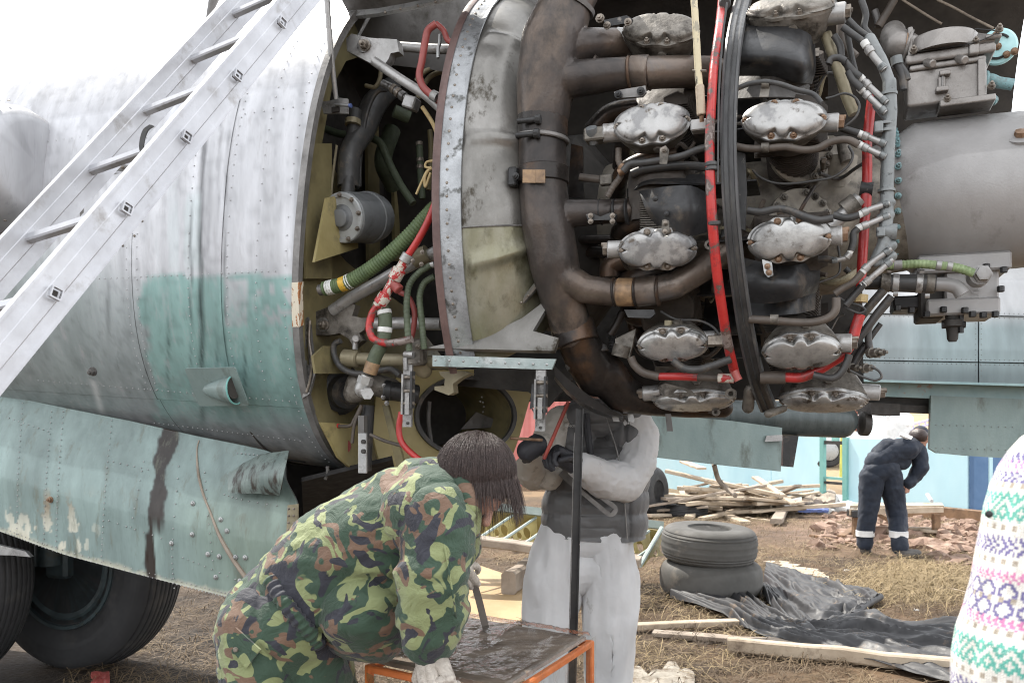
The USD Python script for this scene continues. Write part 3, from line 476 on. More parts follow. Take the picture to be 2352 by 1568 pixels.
# small trim piece under the door and the wheels
part(air, 'door_hinge_arm', slab([U(-40, 1240, .66), U(0, 1250, .66), U(62, 1265, .66), U(74, 1278, .66), U(30, 1274, .66), U(-40, 1272, .66)], .02, BX), 'bare_aluminium')
def wheel(c, R, W, name):
    prof = []; n = 26
    for i in range(n + 1):
        a = -math.pi / 2 + math.pi * i / n; prof.append((W / 2 * math.sin(a) * (abs(math.sin(a)) ** -.15 if abs(math.sin(a)) > .05 else 1), R - .16 + .16 * abs(math.cos(a)) ** .55))
    pr = [(-W / 2 + .05, R * .50)] + prof + [(W / 2 - .05, R * .50)]
    out = []
    for h, r in pr:
        out.append((h, r))
    tread = []
    for (h, r), (h2, r2) in zip(out[:-1], out[1:]):
        for u in np.linspace(0, 1, 5, endpoint=False):
            hh, q = h + (h2 - h) * u, r + (r2 - r) * u; groove = sum(math.exp(-((hh - gx) / .0045) ** 2) for gx in (-.12, -.085, -.05, -.018, .018, .05, .085, .12)); tread.append((hh, q - .010 * groove))
    w = part(air, name, lathe(c, BX, tread, 96), 'tyre_rubber')
    part(w, 'rim', lathe(c, BX, [(-W / 2 + .06, R * .52), (W / 2 - .05, R * .54), (W / 2 - .03, R * .5), (W / 2 - .04, R * .46), (W / 2 - .11, R * .42), (W / 2 - .12, R * .2), (W / 2 - .07, R * .18), (W / 2 - .06, .02)], 64), 'hub_grey')
    part(w, 'brake_cover', bx(c + (W / 2 - .03) * BX + .06 * ZX, (.17, .10, .30), (AX, BX, ZX), .02), 'hub_grey'); part(w, 'rim_ring', lathe(c, BX, [(W / 2 - .04, R * .56), (W / 2 - .02, R * .57), (W / 2 - .02, R * .6), (W / 2 - .05, R * .61)], 64), 'hub_grey')
    return w
wc2 = U(190, 1455, -.15); wc2[2] = .64; wc1 = U(-165, 1470, .46); wc1[2] = .64
wheel(wc1, .665, .38, 'wheel'); wheel(wc2, .665, .38, 'wheel')
part(air, 'axle', cyl(wc1 - .2 * BX, wc2 - .2 * BX, .07, 18), 'hub_grey'); part(air, 'gear_leg', tube([wc2 + .25 * BX, wc2 + .25 * BX + .5 * ZX, wc2 + .25 * BX + .9 * ZX], .075, 16), 'hub_grey')

# ---------------------------------------------------------------- engine bay in the nacelle
fw = -1.80
def lz(p): q = p - O0; return np.array([float(q @ BX), float(p[2])])
outl = [lz(nsec(sr - .04, t, -.012)) for t in np.linspace(-np.pi, np.pi, 80, endpoint=False)]
hole = Polygon([lz(V(x, y, fw)) for x, y in [(768, 200), (800, 140), (860, 120), (960, 130), (1120, 250), (1120, 800), (1020, 820), (930, 700), (860, 650), (800, 600), (765, 560), (790, 420), (745, 330)]])
fwp = Polygon(outl).difference(hole).difference(Point(*lz(V(1070, 955, fw))).buffer(.3))
fwp = max(fwp.geoms, key=lambda g: g.area) if fwp.geom_type != 'Polygon' else fwp
fwall = part(air, 'firewall', extr(fwp, O0 * [1, 1, 0] + fw * AX, BX, ZX, -.012) if False else extr(fwp, O0 * [1, 1, 0] + (fw - .012) * AX, BX, ZX, .012), 'zinc_chromate')
part(fwall, 'bay_backing', extr(Polygon(outl).buffer(-.01), O0 * [1, 1, 0] + (fw - .42) * AX, BX, ZX, .01), 'deep_dark')
D = lambda pts, lat: [U(x, y, lat) for x, y in pts]
W_ = lambda pts, s: [V(x, y, s) for x, y in pts]
def rad(pts3, k): return k * np.mean([p[1] for p in pts3]) / F_
def hose(name, pts, lat, kpx, mat, parent=air, ends=None, n=12, rib=0, band=None, seg=None, label=None):
    p = [U(x, y, lat if np.ndim(lat) == 0 else np.interp(i / (len(pts) - 1), np.linspace(0, 1, len(lat)), lat)) for i, (x, y) in enumerate(pts)]
    r = rad(p, kpx); h = part(parent, name, ribbed(p, r, n, rib) if rib else tube(p, r, n, seg or 10 * len(p)), mat, label=label)
    c = crv(p, 60)
    for u, w, k, m in (band or []):
        i = int(u * (len(c) - 1)); i0 = max(0, min(len(c) - 2, i)); d = unit(c[i0 + 1] - c[i0]); a = c[i0]
        part(h, 'band', cyl(a - d * w / 2, a + d * w / 2, r * k, 14, .002), m)
    return h
# inner structure behind the opening
for pts, s, m in [([(700, 330), (760, 330), (760, 640), (700, 640)], -1.78, 'zinc_chromate'), ([(748, 455), (760, 452), (820, 450), (820, 570), (720, 602)], -1.70, 'zinc_bright')]:
    part(air, 'bulkhead_plate', slab(W_(pts, s), .012, AX), m)
part(air, 'stringer', tube(D(c2((370, 950), (340, 1200), (335, 1300)), .55), .006), 'olive_gold')
for x in (840, 900, 950): part(air, 'bay_rib', slab(W_([(x, 250), (x + 26, 250), (x + 30, 600), (x + 4, 600)], -2.15), .02, AX), 'zinc_chromate')
part(air, 'bay_duct', tube(W_([(900, 200), (860, 240), (835, 300), (805, 350), (800, 430)], -1.70), [.05, .06, .055, .05, .05], 14), 'rubber_black')
part(air, 'bay_duct', tube(W_([(900, 300), (880, 370), (905, 430)], -2.0), .05, 14), 'green_dark')
part(air, 'vertical_pipe', cyl(V(815, 255, -1.72), V(798, 450, -1.68), .030, 14), 'rubber_black')
for y in (282, 360, 428): part(air, 'pipe_clamp', cyl(V(811 - (y - 282) * .08, y - 6, -1.71), V(810 - (y - 282) * .08, y + 6, -1.71), .037, 14), 'olive_gold')
hose('green_sleeve', c2((300, 845), (390, 875), (480, 885), (570, 895), (650, 930), (690, 1010), (730, 1100), (790, 1210), (870, 1330)), .1, 9, 'green_dark')
hose('black_line', c2((700, 590), (640, 600), (590, 680), (555, 800), (540, 930), (525, 1050), (520, 1220)), .45, 4.5, 'rubber_black')
hose('grey_hose', c2((560, 560), (620, 570), (650, 520), (660, 460)), .4, 5, 'olive_gold')
hose('bay_hose', c2((1080, 430), (1000, 440), (930, 480), (890, 530)), .2, 6, 'olive_gold'); hose('bay_hose', c2((1080, 460), (1000, 490), (950, 540), (900, 640)), .15, 6, 'olive_gold')
hose('bay_pipe', c2((910, 940), (915, 1040), (920, 1150), (930, 1300)), 0., 8, 'green_dark', band=[(.0, .02, 1.1, 'bolt_steel'), (.35, .02, 1.1, 'bolt_steel'), (.5, .02, 1.1, 'bolt_steel')])
hose('bay_pipe', c2((980, 850), (985, 1000), (970, 1240)), -.1, 6, 'zinc_chromate')
hose('yellow_cord', c2((930, 700), (970, 760), (1000, 810), (1020, 860), (1025, 900)), .55, 5, 'yellow_cord')
hose('yellow_cord', c2((890, 1270), (930, 1180), (960, 1120), (990, 1100), (950, 1090), (960, 1060), (1000, 1050)), .6, 3, 'yellow_cord'); hose('yellow_cord', c2((990, 1090), (950, 1150), (950, 1220), (985, 1130)), .6, 3.4, 'yellow_cord')
part(air, 'connector_box', bx(U(945, 238, .52), (.062, .06, .055), (unit(AX - .4 * ZX), BX, unit(ZX + .4 * AX)), .006), 'silver_paint')
hose('cable_plug', c2((670, 545), (740, 580), (790, 620), (840, 650)), .5, 9, 'steel_grey', band=[(.35, .02, 1.25, 'bolt_steel'), (.55, .02, 1.3, 'bolt_steel'), (.75, .025, 1.3, 'steel_grey')])
part(air, 'bay_cylinder', cyl(U(905, 255, .3), U(940, 270, .25), .03, 12), 'green_dark')
# upper fairing walls and open cowl petal
part(air, 'bay_side_wall', sheet(np.array([[U(x, y, .30 - .1 * (j / 4)) for j, (x, y) in enumerate(zip(np.linspace(xa, xb, 5), np.linspace(ya, yb3, 5)))] for xa, ya, xb, yb3 in [(808, 30, 850, 140), (900, 15, 905, 150), (1000, -8, 990, 160), (1100, -40, 1100, 180), (1300, -60, 1240, 190)]]), .01), 'bay_grey')
pet = part(air, 'cowl_panel', sheet(np.array([[U(x0 + (x1 - x0) * v, y0 + (y1 - y0) * v, .55 + .25 * v) for v in np.linspace(0, 1, 6)] for x0, y0, x1, y1 in [(805, 40, 740, -90), (870, 36, 850, -100), (960, 18, 960, -110), (1060, -6, 1080, -120), (1190, -30, 1200, -140)]]), .012), 'bay_grey', label='grey open cowl panel above the bay')
part(pet, 'edge_channel', sheet(np.array([[U(x, y, .56), U(x + 1, y + 13, .57)] for x, y in [(806, 33), (870, 26), (960, 8), (1060, -16), (1190, -42)]]), .02), 'bare_aluminium')
part(pet, 'edge_rivets', cat_([dome(U(x, y, .585), BX, .008) for x, y in [(885, 28), (920, 20), (960, 13), (1000, 4)]]), 'bolt_steel', kind='stuff')
part(air, 'cowl_prop', tube([U(748, -40, .80), U(760, 120, .74), U(772, 228, .68)], [.012, .0125, .0105], 12), 'silver_paint', label='slim silver cowl prop rod')
br = part(air, 'prop_bracket', slab(D([(738, 235), (762, 232), (782, 226), (800, 228), (800, 262), (745, 262)], .64), .012, BX), 'silver_paint')
part(br, 'pin', cyl(U(770, 240, .67), U(805, 243, .67), .0075, 12), 'bare_aluminium'); part(br, 'cap', cyl(U(802, 243, .67), U(807, 243, .67), .009, 12), 'blue_plastic'); part(br, 'slot', bx(U(771, 252, .655), (.035, .012, .022), (AX, BX, ZX)), 'deep_dark')
part(air, 'link_arm', tube(D(d5((400, 170), (360, 240), (300, 350)), .5), .008, 8), 'bare_aluminium')
# engine mount struts
def strut(pts, lat, k, m='silver_paint'): return hose('mount_strut', pts, lat, k, m, n=16)
strut(d5((520, 450), (800, 465), (1000, 480), (1230, 485)), .50, 11); strut(d5((450, 600), (700, 770), (950, 930), (1100, 1060)), .60, 11)
np1 = Polygon([(0, 0)]).buffer(0) if False else None
node = part(air, 'mount_node', slab(D(d5((205, 400), (260, 355), (430, 395), (700, 410), (720, 530), (640, 545), (620, 600), (560, 680), (440, 640), (215, 520)), .57), .05, BX), 'silver_paint')
part(node, 'bolt', bolt(U(*d5((365, 450))[0], .60), BX, .019, .03), 'bolt_steel'); part(node, 'washer', lathe(U(*d5((360, 450))[0], .59), BX, [(0, .034), (.012, .033), (.014, .02)], 20), 'steel_grey')
strut(c3((300, 640), (420, 560), (560, 480), (700, 400), (900, 300)), .62, 14.5); strut(c3((370, 720), (500, 712), (700, 710), (930, 715)), .58, 14)
node = part(air, 'mount_node', slab(D(c3((160, 700), (185, 660), (290, 620), (380, 580), (450, 610), (430, 670), (520, 690), (500, 750), (470, 770), (490, 810), (440, 850), (410, 800), (360, 770), (300, 780), (190, 780)), .60), .045, BX), 'cast_dirty')
part(node, 'bolt', bolt(U(*c3((258, 720))[0], .625), BX, .017, .03), 'bolt_steel'); part(node, 'washer', lathe(U(*c3((252, 718))[0], .615), BX, [(0, .032), (.010, .031), (.012, .02)], 20), 'steel_grey')
for q in ((175, 712), (178, 758)): part(node, 'rivet', dome(U(*c3(q)[0], .628), BX, .007, 8), 'bolt_steel')
part(air, 'mount_eye', cyl(U(*c3((436, 800))[0], .60), U(*c3((436, 800))[0], .66), .016, 14, .004), 'silver_paint'); part(air, 'mount_eye_stem', cyl(U(*c3((436, 800))[0], .62), U(*c3((432, 860))[0], .62), .013, 12), 'silver_paint')
# pump / accessory drum
pf = U(858, 498, .60) if False else V(790, 497, -1.42); ax_ = unit(AX * .80 + BX * .60)
pf = U(787, 500, .63); pd = unit(.83 * facing(pf) + np.array([-.56, 0, .0]))
pump = part(air, 'starter_drum', lathe(pf, -pd, [(0, .098), (.01, .112), (.17, .112), (.172, .118), (.20, .118), (.204, .108), (.25, .105)], 32), 'pump_grey')
pn = pd
part(pump, 'face_flange', lathe(pf, pn, [(-.012, .108), (.004, .110), (.010, .106), (.010, .09), (.004, .088), (.004, .03)], 36), 'pump_face')
part(pump, 'hub', lathe(pf, pn, [(0, .062), (.004, .058), (.012, .042), (.026, .039), (.030, .033), (.031, .01)], 28), 'pump_grey')
u1 = unit(np.cross(pn, ZX)); v1 = np.cross(u1, pn)
for k in range(9):
    a = k * 2 * np.pi / 9 + .25; part(pump, 'bolt', bolt(pf + .097 * (math.cos(a) * u1 + math.sin(a) * v1) + .010 * pn, pn, .008, .012), 'bolt_steel')
part(air, 'seal_tag', tube(D(c3((240, 180), (240, 215), (262, 240), (282, 232)), .60), .004, 6), 'steel_grey'); part(air, 'seal_tag_disc', lathe(U(*c3((266, 262))[0], .60), BX, [(0, .008), (.004, .007)], 10), 'red_clean')
# pipe stub, hoses
stub = part(air, 'pipe_stub', lathe(U(718, 636, .50), unit(BX + .65 * AX), [(0, .03), (.02, .03), (.02, .022), (.05, .02), (.05, .026), (.07, .026), (.07, .018), (.02, .017)], 20), 'olive_gold')
hose('green_hose', c3((255, 512), (380, 478), (500, 410), (620, 320), (740, 210), (850, 90), (900, 40)), .74, 17, 'green_wrap', rib=55, band=[(.0, .05, .8, 'steel_grey'), (.05, .035, 1.04, 'white_band'), (.155, .03, 1.05, 'yellow_band'), (.19, .006, 1.08, 'white_band'), (.215, .006, 1.08, 'white_band')], label='thick ribbed olive green hose with yellow band')
hose('red_hose', c3((895, 20), (850, 130), (790, 240), (730, 330)), .80, 8.5, 'red_clean')
rp = hose('red_pipe_joint', c3((730, 330), (690, 400), (650, 470), (600, 560), (570, 600)), .80, 11, 'red_white', band=[(.02, .035, 1.25, 'silver_paint'), (.35, .05, 1.45, 'red_white'), (.80, .045, 1.45, 'red_white'), (.97, .03, 1.15, 'red_white')])
part(air, 'pipe_tee', cyl(U(*c3((650, 480))[0], .80), U(*c3((690, 520))[0], .80), .022, 12, .004), 'red_dull')
hose('red_hose', c3((570, 600), (530, 660), (515, 740), (540, 800), (620, 825), (700, 815), (760, 800)), .79, 9, 'red_paint'); hose('red_hose', c3((690, 530), (740, 560), (775, 640), (770, 740), (755, 800)), .7, 6.5, 'red_dull')
hose('red_hose', d5((1060, 235), (980, 300), (950, 420), (920, 600), (895, 740), (930, 850), (1010, 930), (1100, 1000)), .64, 8.5, 'red_dull'); hose('red_hose', d5((1060, 235), (1130, 300), (1170, 390), (1220, 420)), .60, 7, 'red_dull')
part(air, 'hose_bracket', tube(D(d5((1100, 340), (1095, 420), (1080, 480), (1080, 570)), .55), .008), 'bare_aluminium'); part(air, 'hose_clamp', cyl(U(*d5((1020, 930))[0], .66), U(*d5((1075, 960))[0], .66), .022, 14), 'silver_paint')
hose('red_hose', c3((700, 1220), (685, 1310), (700, 1390), (760, 1460), (870, 1540), (960, 1590)), .70, 7, 'red_clean')
hose('green_hose', c3((870, 375), (800, 420), (745, 490), (730, 600), (735, 740), (745, 870)), .78, 7.5, 'green_dark', rib=26); hose('green_hose', c3((890, 440), (830, 480), (805, 560), (815, 680), (825, 790), (830, 860)), .75, 7.5, 'green_dark', rib=26)
hose('green_hose', c3((560, 590), (600, 640), (605, 740), (590, 820), (550, 900), (520, 990)), .77, 16, 'green_dark', rib=0, band=[(.22, .018, 1.07, 'white_band'), (.42, .022, 1.07, 'white_band'), (.95, .05, 1.05, 'tan_patch')])
part(air, 'hose_elbow', tube(D(c3((505, 1010), (490, 1050), (470, 1090), (500, 1120)), .77), [.026, .028, .03, .022], 16), 'silver_paint'); part(air, 'hose_nut', lathe(U(*c3((492, 1038))[0], .77), unit(ZX + .35 * AX), [(-.015, .033), (.015, .033)], 6), 'silver_paint'); part(air, 'elbow_nut', lathe(U(*c3((505, 1115))[0], .79), unit(BX + .5 * AX), [(-.015, .026), (.015, .026)], 6), 'silver_paint')
for q in ((735, 355), (765, 350), (820, 300), (815, 370)): part(air, 'strut_clamp_bolt', bolt(U(*c3(q)[0], .80), BX, .007), 'bolt_steel')
part(air, 'strut_clamp', cyl(U(*c3((770, 345))[0], .64), U(*c3((850, 305))[0], .64), .036, 16), 'olive_gold'); part(air, 'fitting', tube(D(c3((820, 405), (860, 380), (890, 370)), .78), .012), 'silver_paint')
# cross tube and accessories of the lower bay
hose('cross_tube', c3((380, 910), (460, 915), (600, 920), (760, 925), (900, 935), (1000, 945)), .62, 15, 'olive_gold'); part(air, 'tube_end', cyl(U(*c3((365, 910))[0], .62), U(*c3((455, 915))[0], .62), .040, 18, .006), 'olive_gold')
ck = part(air, 'clevis_block', bx(U(*c3((790, 880))[0], .68), (.075, .06, .11), (unit(AX + .1 * ZX), BX, ZX), .01), 'cast_dirty')
for q in ((820, 830), (795, 845), (765, 890), (720, 890)): part(ck, 'bolt', bolt(U(*c3(q)[0], .715), BX, .009), 'bolt_steel')
part(air, 'clevis_foot', blob([[(U(*c3((790, 930))[0], .64), .05), (U(*c3((830, 980))[0], .62), .035)]], .012), 'olive_gold')
part(air, 'hook_bracket', slab(D(c3((930, 990), (1060, 985), (1110, 1000), (1050, 1030), (1010, 1060), (1015, 1110), (985, 1125), (905, 1095), (905, 1075), (960, 1070), (965, 1030), (940, 1010)), .62), .05, BX), 'olive_gold')
ac = U(*c3((330, 1090))[0], .42); ad = unit(AX * .72 + BX * .55 - .12 * ZX)
gen = part(air, 'generator', lathe(ac - .17 * ad, ad, [(0, .10), (.06, .105), (.06, .12), (.10, .125), (.14, .125), (.15, .115), (.2, .118), (.21, .10), (.24, .1), (.25, .08), (.30, .075), (.30, .05), (.36, .05)], 32), 'baffle_black')
part(gen, 'ring', lathe(ac - .02 * ad, ad, [(0, .126), (.012, .13), (.024, .126)], 32), 'steel_black')
part(air, 'accessory_casting', blob([[(U(*c3((450, 1060))[0], .60), .055), (U(*c3((430, 1110))[0], .60), .05)], [(U(*c3((540, 1060))[0], .55), .05), (U(*c3((640, 1090))[0], .52), .05)]], .012), 'cast_dirty')
sol = part(air, 'solenoid', cyl(U(*c3((600, 1095))[0], .58), U(*c3((800, 1120))[0], .50), .042, 24, .006), 'steel_black'); part(sol, 'cap', cyl(U(*c3((595, 1094))[0], .581), U(*c3((640, 1100))[0], .565), .046, 24, .004), 'baffle_black')
for q in ((600, 1070), (595, 1135), (615, 1170)): part(sol, 'terminal', bolt(U(*c3(q)[0], .61), BX, .008), 'steel_grey')
part(air, 'junction_box', bx(U(*c3((245, 1120))[0], .50), (.06, .05, .12), (AX, BX, ZX), .006), 'baffle_black'); part(air, 'junction_box', bx(U(*c3((250, 1060))[0], .49), (.07, .05, .05), (AX, BX, ZX), .006), 'bay_grey')
hose('blue_grey_hose', c3((350, 810), (315, 830), (310, 880), (340, 950), (400, 990), (470, 1000), (560, 985), (640, 975), (690, 1010)), .66, 7, 'rubber_black'); hose('grey_pipe', c3((600, 980), (660, 985), (700, 1010)), .62, 8, 'cast_dirty')
hose('thin_line', c3((300, 1300), (400, 1300), (430, 1260), (470, 1180)), .6, 4, 'rubber_brown'); hose('thin_line', c3((520, 1350), (600, 1385), (700, 1415)), .66, 4, 'rubber_brown'); hose('thin_line', c3((470, 1190), (430, 1290), (415, 1400)), .6, 4, 'rubber_brown')
part(air, 'olive_panel', slab(W_(c3((230, 1280), (420, 1290), (700, 1450), (760, 1540), (420, 1560), (330, 1480)), -1.72), .012, AX), 'zinc_bright'); part(air, 'grey_panel', slab(W_(c3((185, 900), (250, 840), (420, 850), (400, 1000), (200, 1000)), -1.72), .012, AX), 'zinc_chromate')
part(air, 'panel_seal', lathe(U(*c3((365, 1418))[0], .52), unit(BX * .6 + AX * .8), [(0, .035), (.01, .034), (.012, .01)], 18), 'red_dull'); part(air, 'red_fitting', cyl(U(*c3((300, 1298))[0], .6), U(*c3((340, 1300))[0], .6), .010, 10), 'red_clean')
hb = part(air, 'holed_bar', bx(.5 * (U(833, 1005, .66) + U(833, 1075, .64)), (.042, .012, .175), (AX, BX, ZX), .002), 'bare_aluminium', label='bare metal bar with two holes')
part(hb, 'bar_holes', cat_([lathe(U(835, y, .668), BX, [(-.004, .010), (.0065, .010), (.0065, .004)], 14) for y in (1014, 1036)]), 'deep_dark'); part(air, 'bar_post', bx(U(833, 985, .60), (.03, .03, .12), (AX, BX, ZX)), 'bay_grey')
part(air, 'bay_post', cyl(U(845, 930, .55), U(838, 1080, .55), .03, 14), 'baffle_black'); part(air, 'frame_strut', slab(D([(880, 930), (893, 930), (935, 1080), (915, 1080)], .5), .02, BX), 'zinc_chromate')
# oil cooler duct below the bay
dcn = unit(.75 * AX + .66 * BX); dc0 = U(1072, 955, .05); du_ = unit(np.cross(ZX, dcn)); rx, rz = .265, .188
def WD(x, y, o=0.0): d = ray(x, y); t = (dcn @ (dc0 + o * dcn - EYE)) / (dcn @ d); return EYE + t * d
l2d = lambda p: ((p - dc0) @ du_, (p - dc0) @ ZX)
def oval(o, kx, kz, n=56): return [dc0 + o * dcn + kx * math.cos(a) * du_ + kz * math.sin(a) * ZX for a in np.linspace(0, 2 * np.pi, n, endpoint=False)]
part(air, 'cooler_duct', loft([oval(0, rx, rz), oval(-.05, rx * .985, rz * .985), oval(-.3, rx * .9, rz * .92), oval(-.62, rx * .85, rz * .85)], caps=False), 'zinc_chromate'); part(air, 'cooler_core', extr(Polygon([(rx * .95 * math.cos(a), rz * .95 * math.sin(a)) for a in np.linspace(0, 6.28, 40)[:-1]]), dc0 - .5 * dcn, du_, ZX, .01), 'deep_dark')
part(air, 'duct_lip', loft([[c + q for q in (.010 * unit(c - dc0) * a + .012 * dcn * b for a, b in ((-1, -1), (1, -1), (1, 1), (-1, 1)))] for c in oval(0, rx, rz) + oval(0, rx, rz)[:1]], caps=False), 'rubber_black')
fp = Polygon([l2d(WD(x, y)) for x, y in [(880, 1088), (858, 1000), (866, 900), (940, 850), (1222, 846), (1224, 900), (1196, 1000), (1165, 1088)]]).buffer(0).difference(Polygon([(rx * .99 * math.cos(a), rz * .99 * math.sin(a)) for a in np.linspace(0, 6.28, 56)[:-1]]))
part(air, 'duct_frame', extr(fp if fp.geom_type == 'Polygon' else max(fp.geoms, key=lambda g: g.area), dc0 - .03 * dcn, du_, ZX, .02), 'zinc_bright')
part(air, 'duct_bracket', slab([WD(*c, -.2) for c in c3((1040, 1320), (1130, 1220), (1250, 1270), (1250, 1310))], .01), 'bay_grey'); part(air, 'duct_rivets', cat_([dome(WD(*c3(q)[0], -.12), dcn, .006) for q in ((1165, 1135), (1155, 1160), (1170, 1165), (1175, 1190), (1170, 1220))]), 'bare_aluminium', kind='stuff')
part(air, 'duct_rod', tube([WD(*c, -.1) for c in c3((860, 1160), (855, 1280), (870, 1390))], .012), 'bay_grey')
part(air, 'added_back_plate', slab([U(980, 836, .0), U(1335, 850, .0), U(1260, 935, .0), U(1215, 900, .0), U(980, 880, .0)], .02, BX), 'deep_dark')  # dark plate added to close off the sky below the shelf
# latches
def latch(x, y0, y1, lat, w, tilt=0.0):
    k = part(air, 'cowl_latch', slab(D([(x - w, y0), (x + w, y0), (x + w + tilt, y1), (x - w + tilt, y1)], lat), .012, BX), 'steel_grey'); h = y1 - y0
    part(k, 'side_plate', slab(D([(x - w - 2, y0 + h * .15), (x - w + 2, y0 + h * .15), (x - w + 2 + tilt, y1 - h * .2), (x - w - 2 + tilt, y1 - h * .2)], lat + .02), .03, BX), 'steel_grey')
    part(k, 'side_plate', slab(D([(x + w - 2, y0 + h * .1), (x + w + 2, y0 + h * .1), (x + w + 3 + tilt, y1 - h * .3), (x + w - 2 + tilt, y1 - h * .3)], lat + .02), .03, BX), 'steel_black')
    for u in (.2, .42, .62): part(k, 'pivot', cyl(U(x - w - 3 + tilt * u, y0 + h * u, lat + .022), U(x + w + 4 + tilt * u, y0 + h * u, lat + .022), .008, 10), 'bolt_steel')
    part(k, 'lever', slab(D([(x - w * .5 + tilt * .5, y0 + h * .45), (x + w * .5 + tilt * .5, y0 + h * .45), (x + w * .45 + tilt * .8, y0 + h * .8), (x - w * .5 + tilt * .8, y0 + h * .8)], lat + .022), .018, BX), 'steel_grey')
    part(k, 'rivet_hole', lathe(U(x + tilt, y1 - h * .06, lat + .008), BX, [(-.003, .006), (.002, .006), (.003, .003)], 10), 'deep_dark')
latch(938, 838, 980, .80, 10, -2); latch(1243, 850, 990, .80, 11, -2)
part(air, 'latch_eye', cyl(U(930, 815, .80), U(950, 815, .80), .016, 12), 'steel_grey'); part(air, 'latch_eye', cyl(U(930, 822, .81), U(932, 850, .81), .010, 12), 'steel_grey')
for seq, m in [([(700, 738), (708, 728), (712, 745), (695, 775), (690, 762)], 'steel_grey'), ([(678, 806), (700, 808), (706, 845), (690, 848)], 'bare_aluminium'), ([(690, 760), (708, 760), (700, 820), (682, 812)], 'steel_grey'), ([(700, 845), (720, 832), (728, 850), (712, 905), (696, 915), (702, 880)], 'steel_grey'), ([(706, 745), (714, 745), (722, 830), (712, 840)], 'bay_grey')]:
    part(air, 'side_latch', slab(D(seq, .70), .014, BX), m)
part(air, 'side_latch_link', tube(D([(712, 735), (710, 780), (716, 830), (712, 870), (704, 900)], .715), .006, 8), 'bolt_steel'); part(air, 'tag_plate', slab(D([(1222, 880), (1232, 885), (1226, 935), (1217, 940)], .7), .004, BX), 'baffle_black')
part(air, 'tag_wire', tube(D([(1222, 938), (1232, 955), (1244, 975)], .7), .003, 6), 'steel_black')
# ================================================================ RADIAL ENGINE
eng = thing('radial_engine', 'uncowled radial aircraft engine with brown exhaust pipes and silver rocker covers', 'aircraft engine', O0 - [0, 0, .9])
ecat = lambda px, lat=.72, y=420: sl(U(px, y, lat))[0]
sF, sR = ecat(1812), ecat(1505)
part(eng, 'crankcase', lathe(O0 + (sR - .35) * AX, AX, [(0, .30), (.18, .34), (.35, .34), (.36, .36), (sF - sR + .34, .36), (sF - sR + .36, .34), (sF - sR + .5, .33), (sF - sR + .62, .27), (sF - sR + .85, .24)], 40), 'crankcase_cream')
part(eng, 'rear_cover', lathe(O0 + (sR - .75) * AX, AX, [(0, .2), (.1, .45), (.3, .45), (.42, .3)], 32), 'deep_dark')
def cylinder(s, ph):
    c = E(s, ph, .33); n = unit(E(s, ph, 1) - O0 - s * AX); prof = [(-.02, .075), (.03, .078)]; h = .03
    while h < .25:
        prof += [(h, .074), (h + .0035, .098), (h + .007, .098), (h + .0105, .074)]; h += .0135
    c0 = part(eng, 'cylinder', lathe(c, n, prof + [(.26, .09), (.27, .112), (.335, .115), (.35, .06)], 22), 'fin_dark')
    hd = []
    for k in range(9): hd.append(bx(c + n * (.265 + .009 * k), (.26 - .008 * k, .20, .0035), (AX, np.cross(n, AX), n)))
    part(c0, 'head_fins', cat_(hd), 'fin_dark')
    fl = lathe(c, n, [(-.03, .115), (.0, .115), (.004, .105)], 24); part(c0, 'base_flange', fl, 'crankcase_cream')
    nu = [bolt(c + .098 * (math.cos(a) * AX + math.sin(a) * np.cross(n, AX)), n, .009, .014) for a in np.arange(0, 6.28, .45)]
    part(c0, 'base_nuts', cat_(nu), 'cast_dirty', kind='stuff')
for k in range(9):
    cylinder(sR, math.radians(40 * k)); cylinder(sF, math.radians(40 * k + 20))
# intake ducts and deep clutter between the rows
for k, ph in enumerate(np.radians([55, 30, 8, -14, -34, -52, -75])):
    part(eng, 'intake_pipe', tube([E(sR - .22, ph, .40), E(sR - .16, ph + .05, .58), E(sR - .05, ph + .1, .62), E(sR + .05, ph + .14, .6)], .034, 14), 'exhaust_dark')
for k, ph in enumerate(np.radians([62, 42, 22, 2, -18, -38, -58, -78])):
    part(eng, 'baffle_wall', bx(E(.5 * (sR + sF), ph, .52), (.24, .006, .20), (AX, np.cross(unit(E(0, ph, 1) - O0), AX), unit(E(0, ph, 1) - O0))), 'baffle_black')
